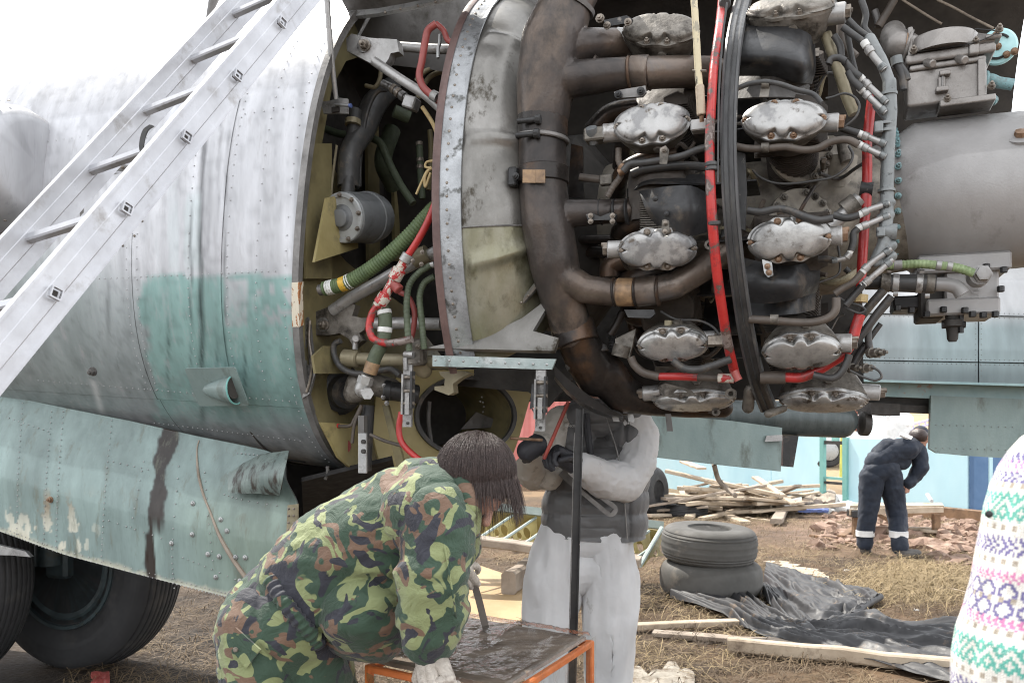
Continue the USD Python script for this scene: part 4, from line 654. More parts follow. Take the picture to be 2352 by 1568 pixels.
# rocker covers
def cover(px, py, lat, L, H, tilt, roll=0., mat='cast_silver', bossr=0, bossl=0, h=.034, body=.07, bm='bolt_steel', lift=0):
    c = U(px, py, lat); hz = unit(np.array([-c[0], -c[1], 0]) * .45 + BX * .55); n = unit(math.cos(math.radians(tilt)) * hz + math.sin(math.radians(tilt)) * ZX)
    ux = unit(AX - (AX @ n) * n); uy = np.cross(n, ux); a = math.radians(roll); ux, uy = math.cos(a) * ux + math.sin(a) * uy, -math.sin(a) * ux + math.cos(a) * uy
    sx, sy = L * c[1] / F_ / 2, H * c[1] / F_ / 2; th = np.linspace(0, 2 * np.pi, 144, endpoint=False)
    def se(t, e=2.5): return 1 / (abs(np.cos(t)) ** e + abs(np.sin(t)) ** e) ** (1 / e)
    bp = [(.93, 0), (.27, .93), (-.27, .93), (-.93, 0), (-.27, -.93), (.27, -.93)]
    ang = [math.atan2(y, x) for x, y in bp]; bump_ = sum((.55 if abs(math.sin(q)) < .1 else 1) * np.exp(-(((th - q + np.pi) % (2 * np.pi) - np.pi) / (.085 if abs(math.sin(q)) < .1 else .17)) ** 2) for q in ang)
    base = se(th, 2.2); fl = base * (.93 + .10 * bump_); dm_ = base * (.92 - .30 * bump_)
    sm_ = lambda x, y: .5 * (x + y - np.sqrt((x - y) ** 2 + .004))
    P2 = lambda k, z: [c + k[i] * (math.cos(th[i]) * sx * ux + math.sin(th[i]) * sy * uy) + (z if np.ndim(z) == 0 else z[i]) * n for i in range(len(th))]
    rc = part(eng, 'rocker_cover', loft([P2(fl, -.008), P2(fl, .003), P2(fl * .97, .005), P2(dm_ * 1.05, .006)] + [P2(sm_(base * .93 * math.cos(u) ** .55, dm_ * (1.04 - .05 * u)), .006 + h * math.sin(u) ** .8) for u in np.linspace(.1, 1.47, 13)]), mat, smooth=50)
    for q in bp:
        x, y = q[0] * .93, q[1] * .86; pb = c + x * sx * ux + y * sy * uy + .005 * n
        part(rc, 'bolt', bolt(pb, n, .0098, .013), bm)
    inner = base * .95
    bd = part(eng, 'rocker_box', loft([P2(inner * 1.0, -.008), P2(inner * .97, -.03), P2(inner * .86, -body), P2(inner * .7, -body - .05)]), 'cast_dirty')
    for sgn, ok in ((1, bossr), (-1, bossl)):
        if ok:
            p0 = c + sgn * sx * .62 * ux - .035 * n; p1 = c + sgn * sx * (1.0 + .16 * ok) * ux - .03 * n; part(bd, 'shaft_boss', cyl(p0, p1, sy * .42, 18, .004), 'silver_paint')
            part(bd, 'shaft_nut', lathe(p1, sgn * ux, [(-.002, sy * .30), (.016, sy * .30), (.018, sy * .2)], 6), bm); part(bd, 'shaft_nut', lathe(p1 + .24 * sy * uy, sgn * ux, [(-.002, .009), (.022, .009)], 8), bm)
    part(bd, 'plug', lathe(c + (.02 * ux) + (sy * .92 * (1 if tilt < 0 else -1)) * uy - .045 * n, uy * (1 if tilt < 0 else -1), [(-.01, .019), (.008, .019), (.009, .015)], 6), 'cast_dirty')
    return c, ux, uy, n
cover(1517, 72, .60, 185, 104, 30, -6, 'cast_dirty', bossl=.9, lift=1)
cA2 = cover(1497, 285, .74, 182, 104, 12, 4, 'cast_worn', bossl=1.6)
cover(1510, 572, .74, 186, 98, -16, -3, 'cast_worn', bossl=1.6)
cover(1545, 790, .62, 168, 88, -30, -2, bossr=.8)
cover(1592, 916, .34, 195, 86, -66, -3, bossl=1.2, mat='cast_silver')
cover(1815, 22, .58, 205, 112, 48, -6, 'cast_dirty', bossr=1.1)
cover(1800, 276, .76, 196, 100, 9, -4, 'cast_worn', bossr=1.4, bm='bolt_rust'); cover(1812, 550, .76, 192, 106, -9, 1, bossr=1.3, bm='bolt_rust')
cover(1840, 805, .62, 182, 104, -42, 1, bossr=1.3); cover(1890, 916, .36, 205, 88, -62, -2, bossr=1.2)
ce = U(1359, 300, .76); part(eng, 'rocker_end_fitting', bx(U(1370, 312, .73), (.085, .07, .05), (AX, BX, ZX), .006), 'cast_dirty'); part(eng, 'grey_cap', lathe(ce, unit(ZX * .7 + BX * .6), [(-.05, .018), (-.01, .022), (0, .0225), (.012, .021), (.014, .014)], 20), 'pump_grey')
part(eng, 'bracket_plate', bx(U(1668, 292, .80) * 1 + 0, (.07, .05, .045), (AX, BX, ZX), .004) if False else bx(U(1612, 290, .78), (.075, .05, .04), (AX, BX, ZX), .004), 'silver_paint')
part(eng, 'valve_stem_tip', cyl(U(1403, 565, .72), U(1440, 568, .72), .014, 12, .003), 'silver_paint'); part(eng, 'lug_eye', lathe(U(1630, 563, .70), BX, [(-.01, .018), (.01, .018), (.01, .009), (-.01, .009)], 16), 'cast_dirty')
# black baffles and head shrouds
def shroud(pts, lat, th, mat='baffle_black', name='head_baffle', bulge=0.0):
    return part(eng, name, slab(D(pts, lat), th, BX), mat)
def curved(rows, lats, mat, name='head_baffle', n=14):
    g = []
    for i in range(len(rows)):
        p = crv([U(x, y, l) for (x, y), l in zip(rows[i], lats[i])], n * (len(rows[i]) - 1)); g.append(p)
    m = min(len(q) for q in g); g = np.array([q[:m] for q in g]); gg = np.array([crv(g[:, j], 8 * (len(rows) - 1)) for j in range(m)])
    return part(eng, name, sheet(gg, .008), mat)
curved([c6((270, 185), (540, 180), (740, 240), (790, 310)), c6((255, 380), (540, 385), (720, 440), (795, 480)), c6((262, 520), (520, 525), (690, 570), (770, 585))], [(.55, .60, .60, .45), (.70, .72, .70, .5), (.60, .62, .6, .45)], 'baffle_black')
curved([c6((270, 520), (420, 515), (560, 520), (760, 600)), c6((270, 700), (420, 690), (600, 690), (740, 700))], [(.56, .6, .6, .5), (.62, .64, .63, .5)], 'bay_grey')
curved([c7((250, 430), (420, 470), (600, 490), (775, 425)), c7((260, 560), (430, 590), (600, 600), (770, 570)), c7((265, 705), (430, 720), (620, 690), (750, 650))], [(.60, .66, .66, .5), (.69, .72, .71, .52), (.62, .66, .64, .48)], 'baffle_black')
curved([c7((300, 705), (450, 720), (620, 692), (745, 655)), c7((310, 800), (450, 815), (610, 800), (740, 770))], [(.54, .58, .58, .44), (.56, .6, .6, .46)], 'baffle_black')
hb_ = curved([c5((915, 0), (1100, -30), (1250, -30), (1370, 30)), c5((960, 110), (1120, 110), (1260, 110), (1365, 120)), c5((1020, 215), (1120, 255), (1230, 285), (1360, 255))], [(.68, .75, .75, .62), (.72, .78, .78, .66), (.66, .74, .74, .64)], 'baffle_black')
for q in ((1015, 43), (1088, 143)): part(hb_, 'rivet', dome(U(*c5(q)[0], .79), BX, .011, 10), 'steel_black')
part(eng, 'cooling_fins', cat_([sheet(np.array([[U(x0, y, .60), U(x1, y + 3, .69)] for x0, x1 in ((1467, 1470), (1485, 1490), (1506 + 1.2 * k, 1512 + 1.2 * k))]), .0035) for k, y in enumerate(np.arange(446, 528, 5.2))]), 'cast_dirty')
for q0, q1 in (((1080, 185), (1080, 265)),): part(eng, 'baffle_clip', slab(D(c5((1060, 185), (1080, 178), (1105, 190), (1108, 260), (1082, 275), (1055, 262)), .80), .006, BX), 'cast_dirty')
for (x, y) in c5((1080, 205), (1078, 258)): part(eng, 'clip_bolt', bolt(U(x, y, .805), BX, .007), 'bolt_steel')
# exhaust collector
lat_e = .70
def EP(pts, lat, k): return [(U(x, y, l if np.ndim(lat) else lat), pxr(U(x, y, l if np.ndim(lat) else lat), kk)) for (x, y), kk, l in zip(pts, k if np.ndim(k) else [k] * len(pts), lat if np.ndim(lat) else [lat] * len(pts))]
cz = lambda pts, n=4: [(x, y) for x, y, _ in crv([(x, y, 0) for x, y in pts], n * (len(pts) - 1))]
def EPc(pts, lat, k, n=4):
    q = crv([(x, y, l, kk) for (x, y), l, kk in zip(pts, lat if np.ndim(lat) else [lat] * len(pts), k if np.ndim(k) else [k] * len(pts))], n * (len(pts) - 1)) if False else np.array([np.interp(np.linspace(0, len(pts) - 1, n * (len(pts) - 1) + 1), np.arange(len(pts)), col) for col in np.array([(x, y, l, kk) for (x, y), l, kk in zip(pts, lat if np.ndim(lat) else [lat] * len(pts), k if np.ndim(k) else [k] * len(pts))]).T]).T
    return [(U(x, y, l), pxr(U(x, y, l), kk)) for x, y, l, kk in q]
main = [(1345, -60), (1300, 10), (1268, 95), (1254, 190), (1248, 262)]
ex = blob([EPc(main, [.55, .66, .70, .70, .70], [52, 62, 72, 68, 60]), EPc([(1268, 118), (1335, 106), (1395, 100), (1432, 98)], [.70, .66, .6, .55], [52, 40, 33, 31]), EPc([(1254, 190), (1320, 182), (1400, 172), (1480, 168), (1560, 165), (1640, 168)], [.70, .70, .68, .64, .58, .48], [52, 42, 37, 36, 36, 36])], .014, 16)
exh = part(eng, 'exhaust_pipe', ex, 'exhaust_steel', smooth=True, label='heat stained upper exhaust collector with two branches')
part(eng, 'exhaust_pipe', blob([EPc([(1246, 322), (1246, 390), (1248, 440), (1258, 520), (1272, 600), (1292, 690), (1318, 765)], [.70, .70, .70, .69, .67, .62, .56], [54, 56, 56, 60, 58, 50, 47]), EPc([(1258, 496), (1320, 490), (1390, 486), (1465, 482)], [.69, .68, .65, .6], [40, 31, 28, 27]), EPc([(1270, 590), (1290, 636), (1345, 664), (1410, 672), (1480, 670), (1550, 655), (1610, 620), (1660, 580), (1700, 545)], [.67, .67, .66, .66, .65, .63, .6, .54, .46], [44, 40, 33, 31, 31, 31, 31, 30, 30])], .014, 16), 'exhaust_steel', smooth=True, label='lower exhaust collector curving round to the right')
part(eng, 'exhaust_pipe', blob([EPc([(1322, 770), (1345, 820), (1372, 860)], [.55, .48, .40], [48, 50, 52]), EPc([(1385, 855), (1430, 905), (1500, 928), (1580, 935), (1660, 935)], [.40, .32, .25, .2, .15], [50, 44, 27, 24, 24])], .014, 16), 'exhaust_dark', smooth=True, label='oily dark bottom exhaust elbow')
def band(x0, y0, x1, y1, lat, k, m='exhaust_dark', name='pipe_clamp', w=None):
    p, q = U(x0, y0, lat), U(x1, y1, lat); return part(eng, name, cyl(p, q, pxr(p, k), 36, .004), m)
b_ = band(1247, 262, 1246, 322, .70, 58, 'exhaust_dark', 'pipe_sleeve'); band(1247, 316, 1246, 326, .70, 62, 'rim_metal'); bb = band(1247, 386, 1247, 424, .70, 60, 'exhaust_dark')
for x, w in ((1216, 30), (1241, 22)): part(bb, 'scorched_patch', slab([U(x - w / 2, 390, .81), U(x + w / 2, 390, .812), U(x + w / 2, 420, .812), U(x - w / 2, 420, .81)], .004, BX), 'tan_patch')
for x, y in c4((200, 845), (190, 945)):
    k = part(eng, 'clamp_bolt', cyl(U(x - 26, y + 2, .81), U(x + 26, y - 4, .81), .011, 12, .003), 'steel_black'); part(k, 'nut', cyl(U(x + 16, y - 3, .81), U(x + 28, y - 4, .81), .019, 10, .003), 'steel_black')
part(eng, 'clamp_lug', bx(U(1180, 408, .76), (.035, .05, .075), (AX, BX, ZX), .006), 'steel_black'); part(eng, 'clamp_lug_bolt', bolt(U(1184, 405, .795), BX, .011), 'steel_black')
for x in (1372, 1447, 1490): band(x - 3, 169, x + 3, 168, .67 if x < 1460 else .635, 39, 'exhaust_dark', 'pipe_joint')
band(1448, 169.5, 1490, 167.5, .652, 39, 'exhaust_steel', 'pipe_sleeve')
pc = part(eng, 'pipe_bracket', slab(D(c4((800, 650), (840, 635), (1020, 605), (1025, 650), (1000, 680), (820, 692)), .76), .014, BX), 'rim_metal')
for q in ((828, 662), (985, 637)): part(pc, 'nut', bolt(U(*c4(q)[0], .775), BX, .011), 'steel_black')
part(eng, 'rust_patch', slab([U(1390, 178, .775), U(1450, 174, .765), U(1450, 196, .76), U(1394, 204, .765)], .004, BX), 'tan_patch') if False else None
for x in (1380, 1412, 1440): band(x - 2, 487, x + 2, 486.5, .655, 30, 'steel_black', 'pipe_joint')
pc = part(eng, 'pipe_bracket', slab(D(c5((565, 150), (600, 140), (660, 165), (720, 140), (765, 150), (750, 185), (580, 190)), .73), .02, BX), 'steel_black')
for q in ((592, 155), (735, 155), (592, 192), (735, 192)): part(pc, 'nut', bolt(U(*c5(q)[0], .75), BX, .008), 'bolt_steel')
for x, a in ((1412, 0), (1460, 0), (1512, 0)): band(x - 3, 671, x + 3, 670.5, .66, 34 if x < 1500 else 33.5, 'exhaust_dark', 'pipe_joint')
band(1462, 670.6, 1510, 665.5, .652, 34, 'exhaust_steel', 'pipe_sleeve'); band(1418, 671.5, 1458, 670.6, .66, 32.6, 'tan_patch', 'pipe_sleeve')
pc = part(eng, 'pipe_bracket', slab(D(c5((815, 770), (1010, 770), (1015, 800), (985, 825), (840, 820)), .66), .02, BX), 'steel_black')
band(1313, 745, 1327, 790, .56, 51, 'exhaust_dark', 'pipe_sleeve'); band(1344, 815, 1352, 830, .47, 53, 'rim_metal', 'pipe_joint')
up = part(eng, 'upper_clamp', cyl(U(1300, 2, .66), U(1296, 12, .66), .125, 36), 'rim_metal')
for x, y in c4((330, 40), (270, 95), (700, 130)): part(up, 'nut', bolt(U(x, y, .74), BX, .013), 'bolt_steel')
lk = part(eng, 'upper_link', slab(D(c4((730, 150), (890, 115), (930, 140), (920, 165), (745, 195)), .68), .018, BX), 'steel_black')
for q in ((750, 180), (895, 155)): part(lk, 'nut', bolt(U(*c4(q)[0], .70), BX, .011), 'bolt_steel')
# deep pipes between cylinders
hose('rear_pipe', c4((640, 920), (760, 800), (900, 760), (1050, 760)), .48, 22, 'exhaust_dark', eng); hose('rear_pipe', c4((1010, 640), (1150, 615), (1300, 680), (1400, 800)), .42, 26, 'exhaust_steel', eng)
hose('rear_pipe', c5((490, 310), (620, 310), (760, 310)), .35, 11, 'exhaust_dark', eng); hose('rear_pipe', c5((490, 400), (620, 390), (760, 400)), .3, 14, 'exhaust_dark', eng); hose('rear_pipe', c5((720, 560), (720, 490), (800, 450)), .52, 24, 'exhaust_dark', eng)
hose('rear_pipe', c5((1100, 790), (1180, 740), (1240, 660)), .42, 15, 'exhaust_steel', eng); hose('link_rod', c4((560, 1240), (640, 1250), (740, 1260)), .62, 9, 'rubber_brown', eng)
hose('link_rod', c5((720, 930), (760, 870), (800, 780)), .5, 9, 'exhaust_dark', eng); part(eng, 'link_fork', bx(U(*c4((745, 1262))[0], .64), (.05, .03, .04), (AX, BX, ZX), .004), 'cast_dirty'); part(eng, 'spring', ribbed([U(*c5((735, 940))[0], .5), U(*c5((735, 1050))[0], .5)], .016, 10, 8, .25), 'steel_black')
part(eng, 'support_plate', slab(D(c5((755, 960), (890, 895), (870, 1000), (850, 1080), (760, 1070)), .52), .02, BX), 'cast_dirty'); part(eng, 'support_stub', cyl(U(*c5((780, 1075))[0], .53), U(*c5((800, 1000))[0], .53), .035, 16), 'cast_dirty')
part(eng, 'dark_plate', slab(D(c4((500, 1010), (580, 1030), (590, 1390), (480, 1380)), .5), .012, BX), 'exhaust_dark')
hose('black_hose', c4((860, 1200), (910, 1150), (1000, 1140), (1140, 1120), (1280, 1090), (1380, 1050), (1450, 1030)), .76, 8.5, 'rubber_black', eng); hose('black_hose', c4((920, 1220), (1000, 1190), (1150, 1170), (1300, 1160), (1450, 1170)), .68, 10, 'rubber_black', eng)
hose('wrapped_lead', c4((830, 1040), (830, 1120), (850, 1180), (840, 1240), (790, 1310), (750, 1380)), .72, 7.5, 'rubber_brown', eng, rib=16); hose('fitting', c4((845, 1160), (870, 1190), (830, 1210)), .74, 9, 'bolt_rust', eng)
part(eng, 'hose_clip', slab(D(c4((1120, 1040), (1160, 1020), (1185, 1050), (1170, 1150), (1118, 1150)), .80), .006, BX), 'cast_dirty'); part(eng, 'clip_bolt', bolt(U(*c4((1147, 1050))[0], .805), BX, .009), 'bolt_steel')
curved([c4((900, 1330), (1000, 1260), (1200, 1240), (1450, 1230)), c4((900, 1400), (1000, 1300), (1200, 1290), (1450, 1300))], [(.55, .62, .64, .6), (.62, .7, .72, .66)], 'baffle_black', 'head_shroud')
hose('black_hose', c5((1130, 1100), (1200, 1150), (1290, 1160), (1400, 1130), (1510, 1090)), .66, 9, 'rubber_black', eng); hose('thin_line', c5((1050, 780), (1150, 830), (1300, 840), (1390, 880), (1430, 930)), .6, 3, 'rubber_black', eng)
hose('red_pipe', c5((855, 1080), (880, 1130), (940, 1180), (1040, 1205)), .60, 9.5, 'rubber_brown', eng); hose('red_pipe', c5((1040, 1205), (1150, 1205), (1290, 1210)), .60, 9, 'red_clean', eng); hose('red_pipe', c5((1290, 1212), (1360, 1212), (1430, 1215)), .60, 8, 'rubber_brown', eng)
fx = hose('pipe_union', c5((1425, 1215), (1470, 1215), (1530, 1218)), .61, 11, 'red_white', eng); hose('pipe_union', c5((1530, 1170), (1545, 1200), (1560, 1230)), .64, 9, 'red_dull', eng)
part(eng, 'oil_fitting', bx(U(*c5((1410, 970))[0], .6), (.06, .04, .04), (AX, BX, ZX), .004), 'bolt_steel'); part(eng, 'primer_plug', cyl(U(*c5((1100, 840))[0], .62), U(*c5((1098, 885))[0], .62), .016, 8), 'olive_gold')
part(eng, 'lower_casting', slab(D(c5((1045, 1270), (1090, 1250), (1250, 1290), (1290, 1330), (1120, 1345), (1040, 1310)), .38), .06, BX), 'cast_dirty'); part(eng, 'casting_tip', cyl(U(*c5((1003, 1310))[0], .4), U(*c5((1045, 1305))[0], .4), .014, 10), 'silver_paint')
part(eng, 'lug_eye', lathe(U(*c5((1510, 1318))[0], .45), BX, [(-.012, .022), (.012, .022), (.012, .010), (-.012, .010)], 18), 'cast_dirty'); part(eng, 'lug_eye', lathe(U(*c5((1412, 1437))[0], .3), BX, [(-.012, .016), (.012, .016), (.012, .007), (-.012, .007)], 18), 'cast_dirty')
part(eng, 'bottom_bracket', blob([[(U(1722, 895, .42), .022), (U(1718, 935, .38), .024)], [(U(1765, 950, .5), .016), (U(1800, 938, .4), .014)]], .012), 'cast_dirty')
# cowl support rings: black strap and red fire pipe
def strap(pts, r, kw, th, mat, name, ridges=True):
    c = crv([S(x, y, r) for x, y in pts], 80); t, _, _ = frames(c); out = unit(BX)
    rings = []
    for p, tt in zip(c, t):
        q = p - O0; rad_ = unit(q - (q @ AX) * AX); w = unit(np.cross(tt, rad_)); w = w if w @ AX > 0 else -w; h = pxr(p, kw) / 2
        prof = [(-h, -th), (h, -th), (h, 0), (h * .72, .004), (h * .6, -.006), (h * .1, -.006), (0, .005), (-h * .1, -.006), (-h * .6, -.006), (-h * .72, .004), (-h, 0)]
        rings.append([p + a * w + b * rad_ for a, b in prof])
    return part(eng, name, loft(rings), mat)
strap([(1712, -30), (1690, 60), (1678, 160), (1672, 300), (1676, 440), (1685, 560), (1700, 680), (1718, 790), (1740, 880), (1765, 945)], .90, 36, .03, 'strap_black', 'cowl_ring_strap')
hose('ring_edge_tube', c4((1590, 20), (1560, 250), (1535, 600), (1528, 900), (1525, 1280)), .905, 2.4, 'strap_black', eng)
rpts = [(1660, -30), (1652, 60), (1640, 150), (1634, 240), (1630, 330), (1632, 430), (1637, 520), (1645, 610), (1657, 700), (1672, 790), (1690, 866)]
rpp = part(eng, 'red_ring_pipe', tube([S(x, y, .90) for x, y in rpts], [.0155, .0155, .017, .018, .018, .018], 14, 110), 'red_paint', label='chipped red ring pipe round the front cylinders')
for x, y in ((1633, 378), (1640, 512), (1634, 388), (1665, 5)): part(rpp, 'rubber_band', cyl(S(x, y - 5, .90), S(x + .3, y + 5, .90), .0225, 16, .003), 'strap_black')
part(eng, 'ring_strut', tube([U(1592, -30, .86), U(1598, 60, .87), U(1604, 170, .87), U(1607, 200, .87)], [.0125, .0125, .013, .013], 12), 'tan_flake', label='tan flaked support strut before the rear cylinders')
rs = part(eng, 'strut_foot', cyl(U(1607, 196, .87), U(1611, 265, .87), .0155, 14, .003), 'timber_pale'); part(rs, 'pin', cyl(U(1590, 163, .875), U(1622, 163, .875), .005, 8), 'bolt_steel'); part(rs, 'stud', cyl(U(1611, 265, .87), U(1612, 280, .86), .008, 10), 'bolt_rust')
part(eng, 'ring_bracket', slab(D([(1690, 350), (1712, 355), (1716, 440), (1712, 530), (1694, 525)], .74), .02, BX), 'steel_black')
# accessory ring panel between bay and engine
def ringp(prof, t0, t1, n, ridg=(), kv=1.30):
    g = []
    for ph in np.linspace(t0, t1, n):
        row = []
        for i, (s, r) in enumerate(prof):
            d = sum(.016 * math.exp(-((math.degrees(ph) - a - 4 * i / len(prof)) / 1.6) ** 2) for a in ridg) * (1 if i > 1 else 0)
            row.append(E(s, ph, r + d * .6, kv) + d * AX)
        g.append(row)
    return np.array(g)
prof = [(-1.015, .846), (-.96, .835), (-.90, .812), (-.86, .782), (-.82, .742), (-.79, .70), (-.765, .65), (-.745, .59), (-.73, .52)]
fineprof = [tuple(x) for x in crv([(a, b, 0) for a, b in prof], 40)[:, :2]]
part(eng, 'ring_panel', sheet(ringp(fineprof, math.radians(-6), math.radians(88), 150, (40, 12))), 'ring_metal', label='grey conical baffle ring panel behind the exhaust')
part(eng, 'ring_panel', sheet(ringp(fineprof, math.radians(-36), math.radians(-6.3), 70, (-14,))), 'ring_olive', label='oil yellowed lower panel of the baffle ring')
part(eng, 'ring_flange', sheet(ringp([(-1.100, .862), (-1.07, .860), (-1.03, .850), (-1.008, .852)], math.radians(-36), math.radians(88), 90), .006), 'ring_flange')
part(eng, 'ring_edge_strip', sheet(ringp([(-1.124, .866), (-1.108, .868), (-1.096, .864)], math.radians(-37), math.radians(88), 90), .008), 'brown_strip')
ra, rb = [], []
for k in range(46):
    ph = math.radians(-35 + 2.7 * k); ra.append(dome(E(-1.066, ph, .863, 1.3), unit(BX * math.cos(ph) + ZX * math.sin(ph) - .2 * AX), .0078, 8))
for k in range(23): ph = math.radians(-34 + 5.4 * k); rb.append(dome(E(-1.110, ph, .869, 1.3), unit(BX * math.cos(ph) + ZX * math.sin(ph)), .006, 8))
part(eng, 'flange_rivets', cat_(ra), 'bolt_steel', kind='stuff'); part(eng, 'strip_rivets', cat_(rb), 'olive_gold', kind='stuff')
part(eng, 'panel_seam', tube([E(s, math.radians(-6.2), r + .003, 1.3) for s, r in prof], .004, 6), 'rim_metal')
sh = part(eng, 'shelf_plate', slab(D([(985, 812), (1062, 792), (1132, 768), (1196, 725), (1236, 680), (1250, 690), (1226, 764), (1288, 786), (1282, 824)], .70), .02, unit(BX + .5 * ZX)), 'ring_metal', label='dented grey shelf plate under the ring panel')
part(sh, 'front_lip', slab([U(984, 814, .80), U(1284, 826, .72), U(1276, 850, .71), U(986, 840, .79)], .012, BX), 'lip_paint', label='teal stained front lip'); part(sh, 'lip_rivets', cat_([dome(U(x, 822 + .04 * (x - 985) + 4, .815 - .0002 * (x - 985)), BX, .006) for x in range(1000, 1270, 32)]), 'bare_aluminium', kind='stuff')
sm = part(eng, 'angle_seam', tube(D(c3((1085, 750), (1200, 700), (1330, 650), (1420, 560), (1480, 490)), .66), .014, 8), 'ring_metal'); part(sm, 'seam_rivets', cat_([dome(U(x, y, .69), BX, .006) for x, y in c3((1120, 735), (1160, 720), (1200, 700), (1250, 690), (1310, 665), (1350, 620), (1390, 590), (1430, 550))]), 'bolt_steel', kind='stuff')
part(eng, 'lower_cowl_edge', sheet(np.array([[U(x, y, l), U(x + 6, y + w, l - .02), U(x + 4, y + w + 8, l - .2)] for x, y, w, l in [(1272, 838, 22, .62), (1300, 866, 26, .58), (1330, 892, 26, .52), (1365, 916, 20, .46), (1400, 938, 10, .4), (1425, 946, 5, .36)]]), .01), 'steel_black')
part(eng, 'keel_edge', tube(D([(1425, 948), (1520, 944), (1640, 944)], .2), .012, 8), 'bay_grey')
for x, y, h, m in [(1405, 948, 20, 'silver_paint'), (1440, 945, 24, 'silver_paint'), (1528, 950, 40, 'bay_grey')]: part(eng, 'hanging_bracket', slab(D([(x, y), (x + 13, y), (x + 18, y + h), (x + 4, y + h)], .3), .004, BX), m)
# small window of sky seen past the ring: left open between panel and pipe
# ---------------------------------------------------------------- harness manifold and leads at the front
hm = part(eng, 'ignition_manifold', blob([[(U(x, y, .60), pxr(U(x, y, .6), 15)) for x, y in [(2043, 190), (2045, 260), (2040, 330), (2037, 420), (2036, 500), (2030, 560), (2012, 600)]], [(U(x, y, .6), pxr(U(x, y, .6), 13)) for x, y in [(1998, 90), (2025, 140), (2043, 190)]]] +
    [[(U(*c6(a)[0], .60), .016), (U(*c6(b)[0], .60), .02)] for a, b in [((1250, 680), (1310, 740)), ((1240, 740), (1300, 800)), ((1260, 990), (1320, 1010)), ((1250, 1080), (1315, 1110))]] + [[(U(*c7(a)[0], .60), .016), (U(*c7(b)[0], .60), .02)] for a, b in [((1180, 90), (1240, 70)), ((1180, 165), (1235, 150)), ((1190, 420), (1250, 350)), ((1205, 470), (1250, 420))]], .009, 8), 'harness_grey', smooth=True)
for x, y in c6((1320, 660), (1300, 870), (1300, 920), (1305, 1335)): part(hm, 'clamp_ring', cyl(U(x, y - 3, .60), U(x, y + 3, .60), .030, 20), 'harness_grey')
part(hm, 'clamp_ear', bx(U(*c6((1250, 890))[0], .63), (.03, .02, .04), (AX, BX, ZX), .004), 'harness_grey'); part(hm, 'clamp_ear', bx(U(*c7((1180, 262))[0], .63), (.03, .02, .035), (AX, BX, ZX), .004), 'harness_grey'); part(hm, 'clamp_ring', cyl(U(*c7((1200, 262))[0], .60), U(*c7((1285, 262))[0], .60), .03, 18), 'harness_grey')
def lead(pts, k, lat, mat='rubber_black', cm=c6): return hose('ignition_lead', cm(*pts), lat, k, mat, eng)
def conn(pts, cm=c6, lat=.62, k=8.5):
    p = cm(*pts); h = hose('lead_connector', p, lat, k * .82, 'silver_paint', eng, n=14, band=[(.06, .024, 1.2, 'white_band'), (.32, .022, 1.35, 'silver_paint'), (.9, .02, 1.25, 'harness_grey')]); return h
lead([(240, 630), (340, 590), (450, 575), (560, 590), (680, 630), (790, 660), (850, 720)], 6, .80); lead([(230, 1020), (340, 1040), (460, 1040), (600, 1030), (720, 1050), (820, 1040), (900, 1000), (980, 980), (1050, 985), (1110, 1015)], 8.5, .78, 'rubber_brown')
lead([(900, 845), (1000, 900), (1060, 920), (1110, 935)], 8.5, .66); lead([(900, 450), (920, 415), (970, 405), (1020, 430)], 8, .66); lead([(1010, 430), (1070, 500), (1120, 540)], 8.5, .64); lead([(1040, 500), (1070, 560), (1130, 620)], 8.5, .64)
conn([(1110, 1010), (1190, 1050), (1300, 1100)]); conn([(1110, 935), (1190, 965), (1300, 1010)]); conn([(1120, 540), (1200, 620), (1310, 720)]); conn([(1120, 620), (1200, 695), (1300, 790)])
lead([(1000, 190), (1080, 250), (1150, 300)], 8, .6); conn([(1150, 300), (1210, 390), (1290, 490)], k=9.5); lead([(1040, 140), (1110, 210), (1180, 260)], 7, .58); lead([(1130, 0), (1160, 100), (1150, 190), (1190, 250)], 7.5, .55); lead([(920, 0), (990, 90), (1050, 180)], 7, .5); lead([(940, 250), (980, 320), (990, 400)], 8, .56); lead([(1030, 230), (1060, 400), (1090, 520)], 7, .5)
hose('thin_line', c6((880, 690), (930, 680), (1010, 655), (1080, 680), (1115, 740), (1090, 820), (1020, 880), (950, 920)), .72, 2.8, 'rubber_black', eng); hose('thin_line', c6((370, 1190), (420, 1240), (520, 1280), (650, 1285), (800, 1265), (930, 1240), (1030, 1170), (1070, 1090), (1040, 1020)), .70, 3, 'rubber_black', eng)
for pts, k, lt, m in [([(880, 240), (930, 380), (980, 520), (1030, 680), (1080, 800)], 13, .52, 'olive_gold'), ([(1000, 1000), (1010, 1060), (1030, 1130)], 14, .4, 'cast_dirty'), ([(985, 170), (1000, 300), (1090, 400)], 10, .42, 'rubber_brown')]: hose('pushrod_tube', c6(*pts), lt, k, m, eng, n=16)
part(eng, 'pushrod_tube', tube(D(c7((850, 230), (920, 160), (990, 90), (1040, 40)), .56), .026, 16), 'silver_paint'); part(eng, 'tube_gland', cyl(U(*c7((940, 120))[0], .56), U(*c7((1020, 60))[0], .56), .034, 16), 'cast_dirty')
hose('red_pipe', c6((1210, 640), (1190, 800), (1170, 1000), (1170, 1200), (1165, 1400), (1150, 1560)), .50, 11, 'red_clean', eng); hose('red_pipe', c7((1082, 0), (1075, 200), (1062, 400), (1050, 620)), .50, 11, 'red_clean', eng)
part(eng, 'brass_union', cyl(U(*c7((1055, 670))[0], .51), U(*c7((1050, 720))[0], .51), .024, 8), 'yellow_cord'); part(eng, 'pipe_clip', cyl(U(*c6((1120, 1320))[0], .50), U(*c6((1210, 1325))[0], .50), .026, 14), 'steel_black')
